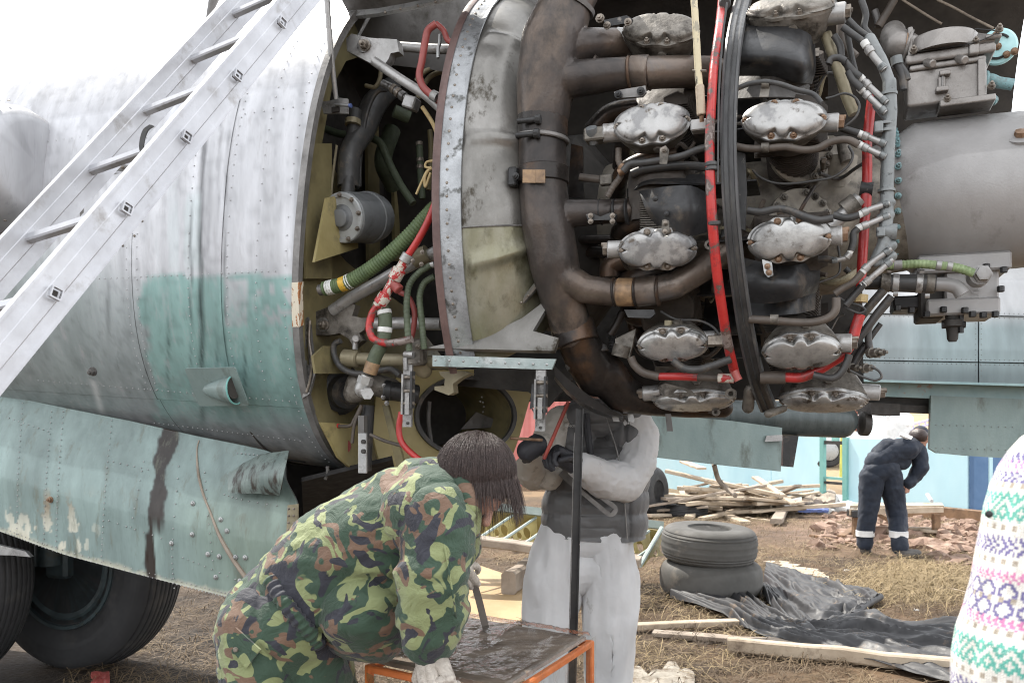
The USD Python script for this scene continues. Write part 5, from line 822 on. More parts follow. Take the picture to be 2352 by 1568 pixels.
hose('red_pipe', c7((550, 1210), (660, 1210), (760, 1170), (860, 1110), (940, 1055), (990, 980), (1020, 880), (1045, 800)), .56, 12, 'red_clean', eng); hose('pipe_union', c7((395, 1210), (450, 1210), (560, 1210)), .56, 15, 'rubber_brown', eng)
hose('black_hose', c7((740, 1195), (860, 1215), (920, 1180), (960, 1110), (975, 1060)), .6, 8.5, 'rubber_black', eng)
lead([(310, 120), (400, 130), (500, 110), (580, 120), (680, 160), (780, 185), (870, 170)], 9, .80, cm=c7); lead([(870, 150), (960, 170), (1040, 150)], 8.5, .68, cm=c7); conn([(1035, 152), (1110, 115), (1240, 75)], c7); conn([(1035, 235), (1110, 205), (1240, 150)], c7)
lead([(1035, 240), (1005, 270), (1000, 330), (985, 385)], 8, .66, cm=c7); conn([(985, 385), (950, 430), (860, 450)], c7, .66, 7); lead([(870, 445), (830, 438), (770, 440)], 8, .64, cm=c7)
conn([(1055, 530), (1110, 470), (1250, 370)], c7); lead([(1060, 525), (1000, 590), (930, 630), (880, 665)], 8, .66, 'rubber_brown', c7); conn([(1065, 605), (1120, 560), (1260, 440)], c7); lead([(1070, 600), (1010, 670), (950, 740)], 8.5, .62, cm=c7)
lead([(890, 690), (885, 770), (840, 820), (740, 850), (620, 850), (480, 840), (320, 830)], 9.5, .74, 'rubber_brown', c7)
for pts, k, lt in [([(1250, 680), (1160, 790), (1110, 860), (1020, 980)], 9, .5), ([(1230, 720), (1130, 840), (1100, 900), (1105, 1000), (1130, 1080)], 8, .48), ([(1090, 990), (1040, 1060), (1000, 1130)], 9, .46), ([(1200, 640), (1080, 780), (960, 950)], 10, .42), ([(1180, 860), (1110, 960), (1070, 1050)], 6, .4), ([(950, 500), (1020, 560), (1090, 560)], 7, .4)]: lead(pts, k, lt, cm=c7)
for pts in ([(880, 670), (960, 720), (1040, 740), (1080, 770), (1040, 790), (960, 760), (940, 740)], [(1120, 1140), (1170, 1170), (1185, 1210), (1140, 1230), (1060, 1205), (980, 1165)], [(900, 340), (915, 450), (900, 540), (780, 590)]): hose('thin_line', c7(*pts), .60, 2.8, 'rubber_black', eng)
for x, y in c7((1115, 1050), (1080, 1150), (990, 1150), (1160, 1050)): part(eng, 'pipe_fitting', bolt(U(x, y, .5), unit(BX + AX), .014, .03), 'cast_dirty')
for cm, ps in ((c6, [(460, 590), (455, 1035)]), (c7, [(530, 115), (485, 830)])):
    for q in ps: part(eng, 'hose_clip', cyl(U(*cm((q[0] - 26, q[1]))[0], .79), U(*cm((q[0] + 26, q[1]))[0], .79), .017, 16), 'cast_dirty')
for q in ((460, 660), (1, 1)): part(eng, 'clip_tab', slab(D(c6((430, 600), (490, 600), (480, 680), (415, 680)), .79), .005, BX), 'cast_dirty') if q[0] > 9 else None
cl = part(eng, 'cover_tab', slab(D(c7((405, 440), (470, 460), (480, 545), (445, 558), (420, 530)), .76), .006, BX), 'cast_silver')
for q in ((440, 485), (450, 525)): part(cl, 'bolt', bolt(U(*c7(q)[0], .767), BX, .008), 'bolt_rust')
for ct, r0, angs, nn_ in [(U(*c6((690, 1060))[0], .42), .1, np.radians([-62, -45, -28, -10, 8]), 0), (U(*c6((690, 1560))[0], .42), .105, np.radians([150, 128, 80, 60, 40, 20]), 0)]:
    fl = part(eng, 'cylinder_flange', lathe(ct, unit(BX + .55 * AX), [(-.05, .085), (0, .13), (.015, .13), (.02, .118)], 32), 'crankcase_cream')
    for a in angs: part(fl, 'nut', bolt(ct + .115 * (math.cos(a) * unit(AX - .55 * BX) + math.sin(a) * ZX) + .02 * unit(BX + .55 * AX), unit(BX + .55 * AX), .012, .016), 'cast_dirty')
curved([c6((900, 1090), (1010, 1080), (1100, 1090)), c6((900, 1300), (1000, 1310), (1080, 1230))], [(.36, .38, .36), (.36, .38, .36)], 'crankcase_cream', 'nose_casting')
# ---------------------------------------------------------------- nose gear case
s0 = ecat(2062, .25, 420); gr = .302
gc = part(eng, 'gear_case', lathe(O0 + (s0 - .1) * AX + ZX * 0.045, AX, [(0, .22), (.10, .255), (.17, gr), (.30, gr + .006), (.56, gr + .004), (.76, gr - .01), (.86, gr - .05), (.90, gr - .12)], 72), 'gear_grey')
ribs, studs = [], []
for k in range(14):
    ph = math.radians(66 - 12.5 * k); p0 = E(s0 + .03, ph, .252) + .045 * ZX; p1 = E(s0 + .085, ph, gr - .012) + .045 * ZX
    ribs.append(tube([p0, .5 * (p0 + p1) + .004 * unit(p0 - O0 - (s0) * AX), p1], [.018, .016, .008], 10))
    studs.append((E(s0 + .0, ph, .268) + .045 * ZX, ph))
part(gc, 'stud_bosses', cat_(ribs), 'gear_grey')
for p, ph in studs: part(gc, 'stud', bolt(p, unit(AX * .25 + math.cos(ph) * BX + math.sin(ph) * ZX), .0095, .017), 'teal_corroded')
pl = part(gc, 'plug_plate', lathe(E(s0 + .42, math.radians(36), gr + .015), unit(BX * .7 + ZX * .8), [(-.02, .05), (.004, .05), (.008, .042), (.009, .02)], 28), 'gear_grey'); part(pl, 'plug_nut', lathe(E(s0 + .42, math.radians(36), gr + .022), unit(BX * .7 + ZX * .8), [(-.002, .024), (.02, .022), (.024, .01)], 8), 'bolt_rust')
part(gc, 'top_boss', lathe(E(s0 + .48, math.radians(75), gr - .03), unit(BX * .25 + ZX), [(-.05, .075), (.03, .068), (.035, .05)], 28), 'gear_grey')
# accessory on top (governor / distributor box)
gb = lambda pts, lat=.12: D(d4(*pts), lat)
bxp = part(eng, 'distributor_box', extr(Polygon([(-.105, -.07), (.085, -.07), (.105, -.05), (.105, .06), (.09, .08), (-.105, .08)]).buffer(.012), U(*d4((820, 1190))[0], .10), AX, -BX, .20) if False else blob([[(U(*d4((x, y))[0], .10), r)] for x, y, r in ()] or [[(U(2120, 200, .1), .02), (U(2120, 201, .1), .02)]], .01), 'box_grey') if False else None
bc = U(*d4((830, 950))[0], .14); kx = bc[1] / F_ * .20513
def gx(x, y, d): return bc + (x - 830) * kx * unit(AX * .97 + BX * .06) - (y - 950) * kx * ZX + d * BX
lowb = part(eng, 'distributor_box', extr(Polygon([(-420 * kx, -.075), (380 * kx, -.075), (380 * kx, .055), (330 * kx, .075), (-390 * kx, .075), (-420 * kx, .05)]), gx(830, 1190, 0), AX, -BX, 420 * kx), 'box_grey') if False else None
def rb(x0, x1, y0, y1, d0, d1, r=.012, name='distributor_box', par=eng, mat='box_grey'):
    ps = [(x, y, d) for x in (x0, x1) for y in (y0, y1) for d in (d0, d1)]
    cs = []
    for x, y, d in ps:
        cs.append(Manifold.sphere(r, 12).translate([float(v) for v in gx(x + (r / kx if x == x0 else -r / kx), y + (r / kx if y == y0 else -r / kx), d + (r if d == d0 else -r))]))
    m = Manifold.batch_hull(cs); return part(par, name, m, mat, smooth=30) if False else part(par, name, trimesh.Trimesh(m.to_mesh().vert_properties[:, :3], m.to_mesh().tri_verts), mat, smooth=40)
db = rb(415, 1210, 800, 1200, -.12, .06)
rb(440, 1200, 745, 810, -.118, .068, .008, 'upper_body', db); rb(400, 1290, 620, 735, -.13, .075, .012, 'lid_flange', db); rb(425, 480, 300, 735, -.11, .06, .006, 'side_flange', db)
tp = lathe(gx(800, 610, -.02), ZX, [(-.0, .135), (.02, .135), (.055, .130), (.066, .122), (.070, .10)], 48); part(db, 'lid', trimesh.Trimesh(np.asarray(tp.vertices), tp.faces), 'box_grey')
rb(470, 830, 470, 640, -.11, .05, .01, 'lid_block', db); part(db, 'lid_slope', slab([gx(1040, 430, .0), gx(1290, 560, .03), gx(1280, 620, .06), gx(1000, 620, .07), gx(900, 560, .05)], .03), 'box_grey')
rb(1110, 1190, 790, 1210, .03, .08, .006, 'corner_post', db); rb(740, 1285, 1190, 1265, -.05, .085, .006, 'foot_flange', db)
for x, y in ((660, 790), (975, 800)): part(db, 'thumb_screw', cyl(gx(x - 50, y - 60, .06), gx(x + 10, y + 10, .10), .016, 14, .004), 'box_grey')
rb(735, 850, 870, 925, .05, .09, .005, 'hinge_lug', db); rb(700, 830, 1040, 1100, .05, .09, .005, 'hinge_lug', db); rb(725, 800, 920, 1050, .05, .078, .005, 'hinge_bar', db)
part(db, 'hinge_pin', cyl(gx(770, 925, .08), gx(765, 1045, .08), .004, 8), 'rim_metal')
for x, y, m in ((815, 1190, 'bolt_steel'), (1240, 1110, 'bolt_steel'), (1090, 610, 'bolt_steel'), (1315, 510, 'bolt_steel'), (480, 600, 'bolt_steel')): part(db, 'nut', bolt(gx(x, y, .08), unit(BX + .6 * ZX), .011, .016), m)
rb(1020, 1130, 610, 745, .05, .088, .01, 'lid_lug', db); rb(1180, 1345, 540, 600, .0, .08, .01, 'lid_lug', db)
part(db, 'seam_wire', tube([gx(480, 615, .08), gx(800, 625, .085), gx(1080, 625, .09), gx(1290, 535, .08), gx(1100, 420, .04)], .0022, 5), 'steel_black')
el = part(eng, 'intake_elbow', blob([[(U(*d4((400, 520))[0], .14), .052), (U(*d4((300, 500))[0], .14), .056), (U(*d4((240, 420))[0], .10), .052), (U(*d4((240, 370))[0], .02), .048)]], .012), 'box_grey', smooth=True)
part(el, 'elbow_flange', cyl(U(*d4((385, 520))[0], .14), U(*d4((420, 525))[0], .14), .066, 24, .004), 'box_grey'); part(el, 'elbow_gasket', cyl(U(*d4((372, 520))[0], .14), U(*d4((386, 520))[0], .14), .060, 24), 'bolt_rust')
hose('harness_boot', d4((270, 650), (280, 720), (320, 790), (345, 900), (350, 1010)), .30, 9, 'rubber_black', eng); hose('harness_boot', d4((270, 650), (310, 730), (370, 820), (395, 900)), .3, 8, 'rubber_black', eng); part(eng, 'boot_collar', cyl(U(*d4((270, 640))[0], .3), U(*d4((285, 730))[0], .3), .022, 14), 'harness_grey')
cy = U(*d4((1410, 525))[0], .02); cn = unit(facing(cy) + .15 * ZX - .1 * AX)
pu = part(eng, 'control_pulley', lathe(cy, cn, [(-.02, .062), (-.012, .070), (0, .070), (.006, .064), (.007, .02)], 40), 'cyan_paint', label='pale cyan control pulley disc')
u2 = unit(np.cross(ZX, cn)); v2 = np.cross(cn, u2)
part(pu, 'slot', tube([cy + .008 * cn + .045 * (math.cos(a) * u2 + math.sin(a) * v2) for a in np.linspace(.6, 2.4, 12)], .005, 6), 'steel_black'); part(pu, 'slot', tube([cy + .008 * cn + .045 * (math.cos(a) * u2 + math.sin(a) * v2) for a in np.linspace(3.7, 5.2, 12)], .005, 6), 'steel_black')
for a, r in ((0, 0), (1.7, .045), (-.9, .048), (-.5, .066)): part(pu, 'stud', bolt(cy + .006 * cn + r * (math.cos(a) * u2 + math.sin(a) * v2), cn, .011, .016), 'bolt_rust')
hose('side_plug', d4((1250, 880), (1330, 890), (1420, 925), (1580, 950)), .05, 13, 'teal_corroded', eng); part(eng, 'side_bracket', bx(U(*d4((1260, 900))[0], .06), (.03, .05, .06), (AX, BX, ZX), .005), 'teal_corroded'); part(eng, 'side_foot', bx(U(*d4((1330, 1130))[0], .1), (.05, .05, .03), (AX, BX, ZX), .01), 'teal_corroded')
# sump under the gear case
sp_ = lambda x, y, lat=.12: U(*c7((x, y))[0], lat)
part(eng, 'sump_neck', loft([[O0 * [1, 1, 0] + s * AX + a * .15 * BX + z * ZX for s, a in ((sl(sp_(x0, y))[0], 1), (sl(sp_(x1, y))[0], 1), (sl(sp_(x1, y))[0], -1), (sl(sp_(x0, y))[0], -1))] for x0, x1, y, z in [(1380, 2060, 300, sp_(1600, 260)[2]), (1430, 2045, 400, sp_(1600, 410)[2])]]), 'gear_grey')
sf = sl(sp_(1480, 450))[0], sl(sp_(2040, 450))[0]
def sbx(x0, x1, y0, y1, d, mat='gear_grey', name='sump_case', lat=.12, ch=.008):
    p, q = sp_(x0, y0, lat), sp_(x1, y1, lat); c = .5 * (p + q); return part(eng, name, bx(c - d / 2 * BX, (abs((q - p) @ AX), d, abs(p[2] - q[2])), (AX, BX, ZX), ch), mat)
sbx(1420, 2040, 415, 500, .36, name='sump_flange', lat=.17); smp = sbx(1600, 1955, 495, 760, .30, lat=.14); sbx(1480, 1965, 700, 790, .32, 'gear_grey', 'sump_base', .155); sbx(1430, 1600, 640, 820, .25, 'deep_dark', 'scavenge_pump', .1); sbx(1260, 1450, 680, 760, .2, 'baffle_black', 'scavenge_pump', .08)
for x, y in [(1480, 800), (1590, 770), (1730, 775), (1780, 800), (1850, 805), (1930, 800), (1985, 510), (1870, 490), (1290, 760), (1380, 775), (1965, 635)]: part(eng, 'sump_bolt', cyl(sp_(x, y - 22, .17), sp_(x, y + 18, .17), .014, 8, .003), 'steel_black')
dc_ = part(eng, 'drain_cock', lathe(sp_(1650, 780, .12), -ZX, [(0, .03), (.03, .026), (.035, .04), (.06, .04), (.065, .024), (.11, .02), (.12, .014)], 18), 'deep_dark'); part(dc_, 'drain_handle', cyl(sp_(1580, 870, .13), sp_(1735, 865, .13), .014, 10), 'steel_black'); part(dc_, 'drain_lever', cyl(sp_(1705, 800, .13), sp_(1705, 920, .13), .011, 8), 'steel_black')
hose('green_oil_hose', c7((1215, 480), (1320, 475), (1440, 470), (1560, 480), (1680, 495), (1790, 530)), .36, 10, 'green_pale', eng, rib=24, band=[(.15, .03, 1.1, 'gear_grey'), (.6, .02, 1.12, 'silver_paint'), (.72, .02, 1.12, 'silver_paint'), (.96, .03, .9, 'olive_gold')])
part(eng, 'banjo_bolt', lathe(U(*c7((1850, 535))[0], .33), unit(BX - .3 * AX * 0), [(-.05, .034), (0, .034), (.002, .028), (.022, .027), (.024, .02)], 6), 'gear_grey'); part(eng, 'banjo_body', lathe(U(*c7((1825, 545))[0], .30), BX, [(-.05, .04), (.02, .036)], 20), 'gear_grey')
hose('coupling_stub', c7((1080, 590), (1130, 590), (1190, 592)), .30, 17, 'steel_black', eng); cp = hose('rubber_coupling', c7((1190, 592), (1300, 595), (1420, 598), (1540, 602)), .32, 20.5, 'rubber_black', eng, n=24, band=[(.07, .035, 1.05, 'cast_dirty'), (.28, .024, 1.06, 'silver_paint'), (.70, .024, 1.06, 'silver_paint'), (.90, .03, 1.05, 'cast_dirty')])
for q in ((1235, 515), (1450, 520), (1278, 665), (1485, 678)): part(cp, 'clamp_screw', cyl(U(*c7((q[0] - 15, q[1]))[0], .34), U(*c7((q[0] + 15, q[1]))[0], .34), .010, 10), 'silver_paint')
hose('coupling_pipe', c7((1540, 602), (1620, 605), (1680, 625), (1715, 670)), .31, 16, 'gear_grey', eng, n=18)
tm = meshkit.text_mesh('100XSH', .030, .003); tv = np.asarray(tm.vertices); q0 = sp_(1830, 710, .148); part(eng, 'cast_lettering', trimesh.Trimesh(q0 + tv[:, :1] * ZX - tv[:, 1:2] * AX + tv[:, 2:] * BX * 1.0 - .000 * BX, tm.faces), 'gear_grey', smooth=False)
# cowl roof over the engine; added dark backing behind blocks the sky
sX, sY = ecat(1985, -.6, 400), ecat(2335, -.6, 100)
for nm, s0_, s1_, f1 in (('cowl_roof_backing', -1.72, sX, 229), ('cowl_roof_backing', sX, sY, 150)): part(eng, nm, sheet(np.array([[E(s, ph, .98 + .1 * math.cos(ph), 1.12) for ph in np.linspace(math.radians(84), math.radians(f1), 30)] for s in np.linspace(s0_, s1_, 10)]), .012), 'deep_dark')
for pts in (d4((340, 0), (640, 190), (780, 270)), d4((730, 0), (900, 80), (1100, 190), (1360, 320))): hose('control_cord', pts, -.2, 2.8, 'timber_grey', eng)
hose('rear_duct', d4((250, 0), (180, 120), (70, 300)), -.1, 9, 'rubber_brown', eng); hose('rear_duct', d4((30, 120), (60, 220), (70, 310)), -.15, 8, 'bay_grey', eng)

rc_ = np.random.default_rng(31)
for i in range(46):
    s_ = rc_.uniform(sR - .1, sF + .14); ph = rc_.uniform(-1.35, 1.2); r = rc_.uniform(.40, .60); L = rc_.uniform(.25, .8); d = rc_.normal(size=2) * [.16, .5]
    part(eng, 'inner_line', tube([E(s_ + d[0] * u, ph + L * (u - .5) * d[1], r + .05 * math.sin(5 * u + i)) for u in np.linspace(0, 1, 6)], rc_.choice([.005, .007, .010, .014]), 8), rc_.choice(['rubber_black', 'rubber_brown', 'cast_dirty', 'exhaust_dark', 'olive_gold']))
# ================================================================ GROUND, BACKGROUND
def gz(x, y):
    return .055 * np.clip(y - 19, 0, 60) ** 1.02 + .035 * (fbm(np.stack([x * .9, y * .9, 0 * x], -1), 4, 51) - .5) + .10 * np.exp(-((x - 5.0) / 1.6) ** 2 - ((y - 11.2) / 1.3) ** 2) * fbm(np.stack([x * 2.3, y * 2.3, 0 * x], -1), 4, 8)
def knots(a, b, c, d, n, m):
    return np.concatenate([a + (b - a) * (1 - np.linspace(1, 0, m, endpoint=False) ** 2), np.linspace(b, c, n), c + (d - c) * np.linspace(0, 1, m + 1)[1:] ** 2.5])
gxx, gyy = knots(-250, -5, 10, 250, 250, 18), knots(-60, 2, 17, 420, 250, 22)
GX, GY = np.meshgrid(gxx, gyy, indexing='ij'); gg = np.stack([GX, GY, gz(GX, GY)], -1)
q = gg.reshape(-1, 3); n1 = fbm(q * [1.1, 1.1, 0], 4, 61)[:, None]; n2 = fbm(q * [6, 6, 0], 4, 62)[:, None]; fr_ = smoothstep(14, 24, q[:, 1])[:, None]
gcol = np.array([.075, .052, .034]) * (1 - n2) * 1.6 + np.array([.20, .15, .09]) * n2 * 1.0; n3_ = fbm(q * [2.3, 2.3, 0], 3, 65)[:, None]; gcol = gcol * (.30 + .62 * n1) * (1 - .45 * smoothstep(.5, .62, n3_)); gcol = gcol * np.array([1.12, .93, .76]); dk_ = (smoothstep(-.5, -1.1, q[:, 0]) * smoothstep(8.5, 7, q[:, 1]))[:, None]; gcol = gcol * (1 - .6 * dk_); gcol = gcol * (1 - fr_) + np.array([.36, .27, .155]) * (.8 + .4 * n1) * fr_  # left foreground: wet brown soil plus painted-in shade beside the aircraft
rub_ = (np.exp(-((q[:, 0] - 5.0) / 1.7) ** 2 - ((q[:, 1] - 11.2) / 1.6) ** 2))[:, None] * .8; gcol = gcol * (1 - rub_) + np.array([.30, .20, .15]) * (.5 + n2) * rub_
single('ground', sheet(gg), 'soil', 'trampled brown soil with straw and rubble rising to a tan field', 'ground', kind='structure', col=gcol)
gpt = lambda x, y, h=0.0: (lambda p: p + np.array([0, 0, gz(p[0:1], p[1:2])[0] + h]))(G(x, y))
# covered areas, kept free of straw
AREA = {'ply': [(1068, 1294), (1098, 1304), (1150, 1322), (1206, 1342), (1222, 1436), (1150, 1440), (1060, 1424)],
        'tarp1': [(1762, 1312), (1830, 1330), (1900, 1348), (1970, 1366), (2022, 1388), (1958, 1430), (1850, 1470), (1790, 1420), (1755, 1370)],
        'tarp2': [(1560, 1360), (1700, 1365), (1780, 1410), (1860, 1465), (1960, 1430), (2060, 1440), (2140, 1440), (2215, 1470), (2240, 1600), (2050, 1570), (1900, 1510), (1760, 1450), (1640, 1410)]}
APOLY = {k: Polygon([tuple(G(x, y)[:2]) for x, y in v]).buffer(0) for k, v in AREA.items()}
import shapely
def straws(N, seed, y0, y1, x0, x1, l0, l1, w, hgt, near=1.6, clump=0.0):
    r = np.random.default_rng(seed); y = y0 + (y1 - y0) * r.random(N) ** near; x = x0 + (x1 - x0) * r.random(N); x = x * (.35 + .65 * y / y1)
    keep = np.ones(N, bool)
    for p in APOLY.values(): keep &= ~shapely.contains_xy(p, x, y)
    if near < 1.5: keep &= ~((x < -.8) & (y < 8))
    if clump: keep &= fbm(np.stack([x * 1.3, y * 1.3, 0 * x], -1), 3, seed) > clump
    x, y = x[keep], y[keep]; n = len(x); a = r.normal(.4, 1.1, n); L = l0 + (l1 - l0) * r.random(n) ** 2; u = np.linspace(0, 1, 4)
    bend = r.normal(0, .5, n); d = np.stack([np.cos(a), np.sin(a)], -1); e = np.stack([-d[:, 1], d[:, 0]], -1)
    px = x[:, None] + L[:, None] * (u[None] - .5) * d[:, :1] + L[:, None] * bend[:, None] * .35 * (u[None] ** 2) * e[:, :1]; py = y[:, None] + L[:, None] * (u[None] - .5) * d[:, 1:] + L[:, None] * bend[:, None] * .35 * (u[None] ** 2) * e[:, 1:]
    h = hgt * r.random(n)[:, None] ** 1.5; pz = gz(px.ravel(), py.ravel()).reshape(n, 4) + .006 + h * (4 * u * (1 - u))[None] + r.random(n)[:, None] * .012 + (h * r.random(n)[:, None]) * u[None] * .8
    ww = (w * (.6 + .8 * r.random(n)))[:, None] * np.array([.7, 1, .9, .25])[None]; c = np.stack([px, py, pz], -1); s = np.stack([e[:, :1] * ww, e[:, 1:] * ww, ww * .35 * (r.random(n)[:, None] - .5)], -1)
    v = np.stack([c - s, c + s], 2).reshape(-1, 3); b = np.arange(n)[:, None] * 8 + np.array([0, 2, 4])[None]; b = b.ravel(); f = np.vstack([np.stack([b, b + 1, b + 3], 1), np.stack([b, b + 3, b + 2], 1)])
    return trimesh.Trimesh(v, f, process=False)
single('dry_grass', straws(60000, 3, 3.2, 15, -4.5, 9, .08, .34, .0022, .05), 'straw_brown', 'matted brown dead grass covering the ground', 'dry grass', kind='stuff', smooth=False)
single('straw', straws(24000, 4, 4.0, 13, -3.5, 8, .10, .42, .0020, .045, 1.4, .47), 'straw_pale', 'pale straw scattered over the dead grass', 'straw', kind='stuff', smooth=False)
st2 = straws(9000, 6, 5, 13, -3.5, 8, .10, .45, .0022, .06, 1.0)
r_ = np.random.default_rng(8); hp = np.array([gpt(x, y) for x, y in zip(2110 + 75 * r_.normal(size=5200), 1340 + 26 * r_.normal(size=5200))]); sv = np.asarray(st2.vertices)[:5200 * 8].reshape(-1, 8, 3); k_ = min(len(sv), len(hp)); sv = sv[:k_]; cen = sv.mean(1, keepdims=True); sv = sv - cen * [1, 1, 0] + hp[:k_, None] * [1, 1, 0]
single('straw_heap', trimesh.Trimesh(sv.reshape(-1, 3), np.asarray(st2.faces)[np.asarray(st2.faces).max(1) < k_ * 8], process=False), 'straw_pale', 'bright sunlit patch of loose straw right of the tarpaulin', 'straw', kind='stuff', smooth=False)
# plank helper
def plank(p, q, w, t, name, label, mat='timber_pale', group=None, up=(0, 0, 1.)):
    p, q = np.asarray(p, float), np.asarray(q, float); d = unit(q - p); s = unit(np.cross(up, d)); n = np.cross(d, s); L = np.linalg.norm(q - p); k = 7
    r = np.random.default_rng(int(abs(p[0] * 977 + p[1] * 131 + q[0] * 71) * 10) % 99991); rings = []
    for u in np.linspace(0, 1, k):
        c = p + d * L * u + n * (t / 2 + .004 * r.normal()) + s * .003 * r.normal(); a = w / 2 * (1 + .03 * r.normal()); b = t / 2; e = .12 * t
        rings.append([c + x * s + y * n for x, y in ((-a, -b + e), (-a + e, -b), (a - e, -b), (a, -b + e), (a, b - e), (a - e, b), (-a + e, b), (-a, b - e))])
    return single(name, loft(rings), mat, label, 'plank', smooth=25, group=group)
# ---- far field pieces
truck = thing('parked_truck', 'white pickup truck with brown load seen through the gap in the blue wall', 'truck', P(1925, 1082, 23) * [1, 1, 0] + [0, 0, .2])
tc = P(1925, 1060, 23); tz = tc[2]; gx0 = gz(tc[0:1], tc[1:2])[0]
part(truck, 'body', bx([tc[0] + .4, 23.4, gx0 + .75], (3.6, 1.5, .34), ch=.08), 'car_white'); part(truck, 'cab', bx([tc[0] + 1.3, 23.4, gx0 + 1.2], (1.3, 1.4, .6), ch=.2), 'car_white'); part(truck, 'load', bx([tc[0] - .35, 23.5, gx0 + 1.22], (1.7, 1.2, .55), ch=.02), 'car_brown')
for dx in (-.25, 1.9): 
    w = part(truck, 'wheel', lathe([tc[0] + dx - .1, 22.72, gx0 + .42], (0, -1, 0), [(-.2, .25), (-.2, .40), (0, .42), (.04, .38), (.05, .26), (.02, .24), (.03, .05)], 28), 'tyre_rubber'); part(w, 'hubcap', lathe([tc[0] + dx - .1, 22.66, gx0 + .42], (0, -1, 0), [(0, .24), (.03, .2), (.05, .06)], 20), 'pump_face')
cont = thing('red_container', 'faded red corrugated metal container behind the white clad worker', 'container', [.2, 19.5, 0])
cr = []
for i, x in enumerate(np.linspace(-3.4, 1.9, 260)): 
    o = .03 * np.clip(1.6 * math.sin(x * 2 * np.pi / .26), -1, 1); cr.append([[x, 19 + o, 0], [x, 19 + o, 2.3]])
part(cont, 'corrugated_side', sheet(np.array(cr), .004), 'red_corrugated', smooth=60); part(cont, 'roof', bx([-.75, 20.2, 2.33], (5.4, 2.5, .06)), 'red_corrugated'); part(cont, 'back_side', bx([-.75, 21.4, 1.15], (5.3, .04, 2.3)), 'red_corrugated')
for x in (-3.42, 1.92): part(cont, 'corner_post', bx([x, 18.98, 1.17], (.1, .1, 2.34)), 'red_corrugated')
part(cont, 'faded_sign', bx([.02, 18.958, 1.12], (.34, .006, .36)), 'rim_metal') if False else None
# blue plank wall along a receding line
WA, WB = G(1500, 1118), G(2228, 1199)
wd_ = unit(WB - WA); wn = unit(np.cross(wd_, ZX))
wl = lambda px: WA + wd_ * (np.linalg.solve(np.array([[wd_[0], -ray(px, 0)[0]], [wd_[1], -1.0]]), -WA[:2])[0])
wall = thing('blue_wall', 'low pale blue board wall behind the lumber and the bench', 'wall', wl(1900) )
def wpan(xa, xb, z0, z1, mat, name, th=.04, off=0.0, cut=None):
    a, b = wl(xa), wl(xb); pts = [a + ZX * z0, b + ZX * z0, b + ZX * z1, a + ZX * z1]
    if cut: pts = [a + ZX * z0, wl(cut[0]) + ZX * z0, b + ZX * cut[1], b + ZX * z1, a + ZX * z1]
    return part(wall, name, slab([p + off * wn for p in pts], th, wn), mat)
hz = lambda px, y: CAMZ - (y - HY) / F_ * wl(px)[1]
for xa, xb in ((1380, 1498), (1500, 1640), (1642, 1772), (1774, 1889)): wpan(xa, xb, -.02, hz(1890, 1003), 'wall_blue', 'wall_panel')
wpan(1889, 1897, -.02, hz(1893, 1001), 'wall_green', 'frame_post', .08, .03); wpan(1941, 1951, -.02, hz(1946, 1004), 'wall_green', 'frame_post', .08, .03)
wpan(1897, 1941, hz(1920, 1101), hz(1920, 1095), 'wall_green', 'frame_rail', .06, .02); wpan(1897, 1941, hz(1920, 1112), hz(1920, 1106), 'deep_dark', 'frame_rail', .05, .02); wpan(1897, 1941, hz(1920, 1020), hz(1920, 1012), 'deep_dark', 'frame_rail', .05, .02); wpan(1914, 1928, hz(1920, 1012), hz(1920, 1002), 'wall_green', 'frame_cap', .05, .02)
wpan(1951, 2060, -.02, hz(2000, 1008), 'wall_blue', 'wall_panel'); wpan(2061, 2182, -.02, hz(2120, 1006), 'wall_blue', 'wall_panel'); wpan(2183, 2227, -.02, hz(2200, 1015), 'wall_blue', 'wall_panel', .05, .02)
part(wall, 'diamond_hole', slab([wl(1888 - 4) + wn * .03 + ZX * hz(1885, 1058), wl(1880) + wn * .03 + ZX * hz(1880, 1064), wl(1884) + wn * .03 + ZX * hz(1884, 1071), wl(1888) + wn * .03 + ZX * hz(1888, 1064)], .004, wn), 'deep_dark')
part(wall, 'foot_beam', bx(wl(2205) + wn * .12 + ZX * .10, (1.9, .10, .2), (wd_, wn, ZX), .01), 'timber_brown')
bd_ = thing('blue_door', 'two dark blue door panels at the right end of the pale wall', 'door', wl(2260))
for xa, xb in ((2229, 2272), (2283, 2330), (2332, 2420)): part(bd_, 'door_leaf', slab([wl(xa) + ZX * .03, wl(xb) + ZX * .03, wl(xb) + ZX * 1.45, wl(xa) + ZX * 1.45], .05, wn), 'door_blue')
part(bd_, 'pale_stripe', slab([wl(2272) + ZX * .03, wl(2283) + ZX * .03, wl(2283) + ZX * 1.45, wl(2272) + ZX * 1.45], .04, wn), 'wall_blue'); part(bd_, 'top_rail', slab([wl(2229) + ZX * 1.07 + wn * .03, wl(2272) + ZX * 1.07 + wn * .03, wl(2272) + ZX * 1.09 + wn * .03, wl(2229) + ZX * 1.09 + wn * .03], .01, wn), 'pump_grey')
single('yellow_pole', cyl(P(1932, 1095, 16.2), P(1934, 1000, 16.2), .03, 10), 'pole_yellow', 'thin yellow pole standing in the gap of the blue wall', 'pole')
single('white_panel', slab([P(1998, 1010, 15.5), P(2034, 1010, 15.5), P(2034, 955, 15.5), P(2020, 950, 15.5), P(2002, 975, 15.5)], .05), 'white_sheet', 'folded white sheet metal panel leaning behind the wall', 'panel')
single('white_panel', slab([P(2036, 1012, 15.8), P(2112, 1014, 15.8), P(2098, 992, 15.8), P(2064, 966, 15.8), P(2042, 955, 15.8), P(2036, 956, 15.8)], .05), 'debris_white', 'white rounded wing panel behind the bent over worker', 'panel')
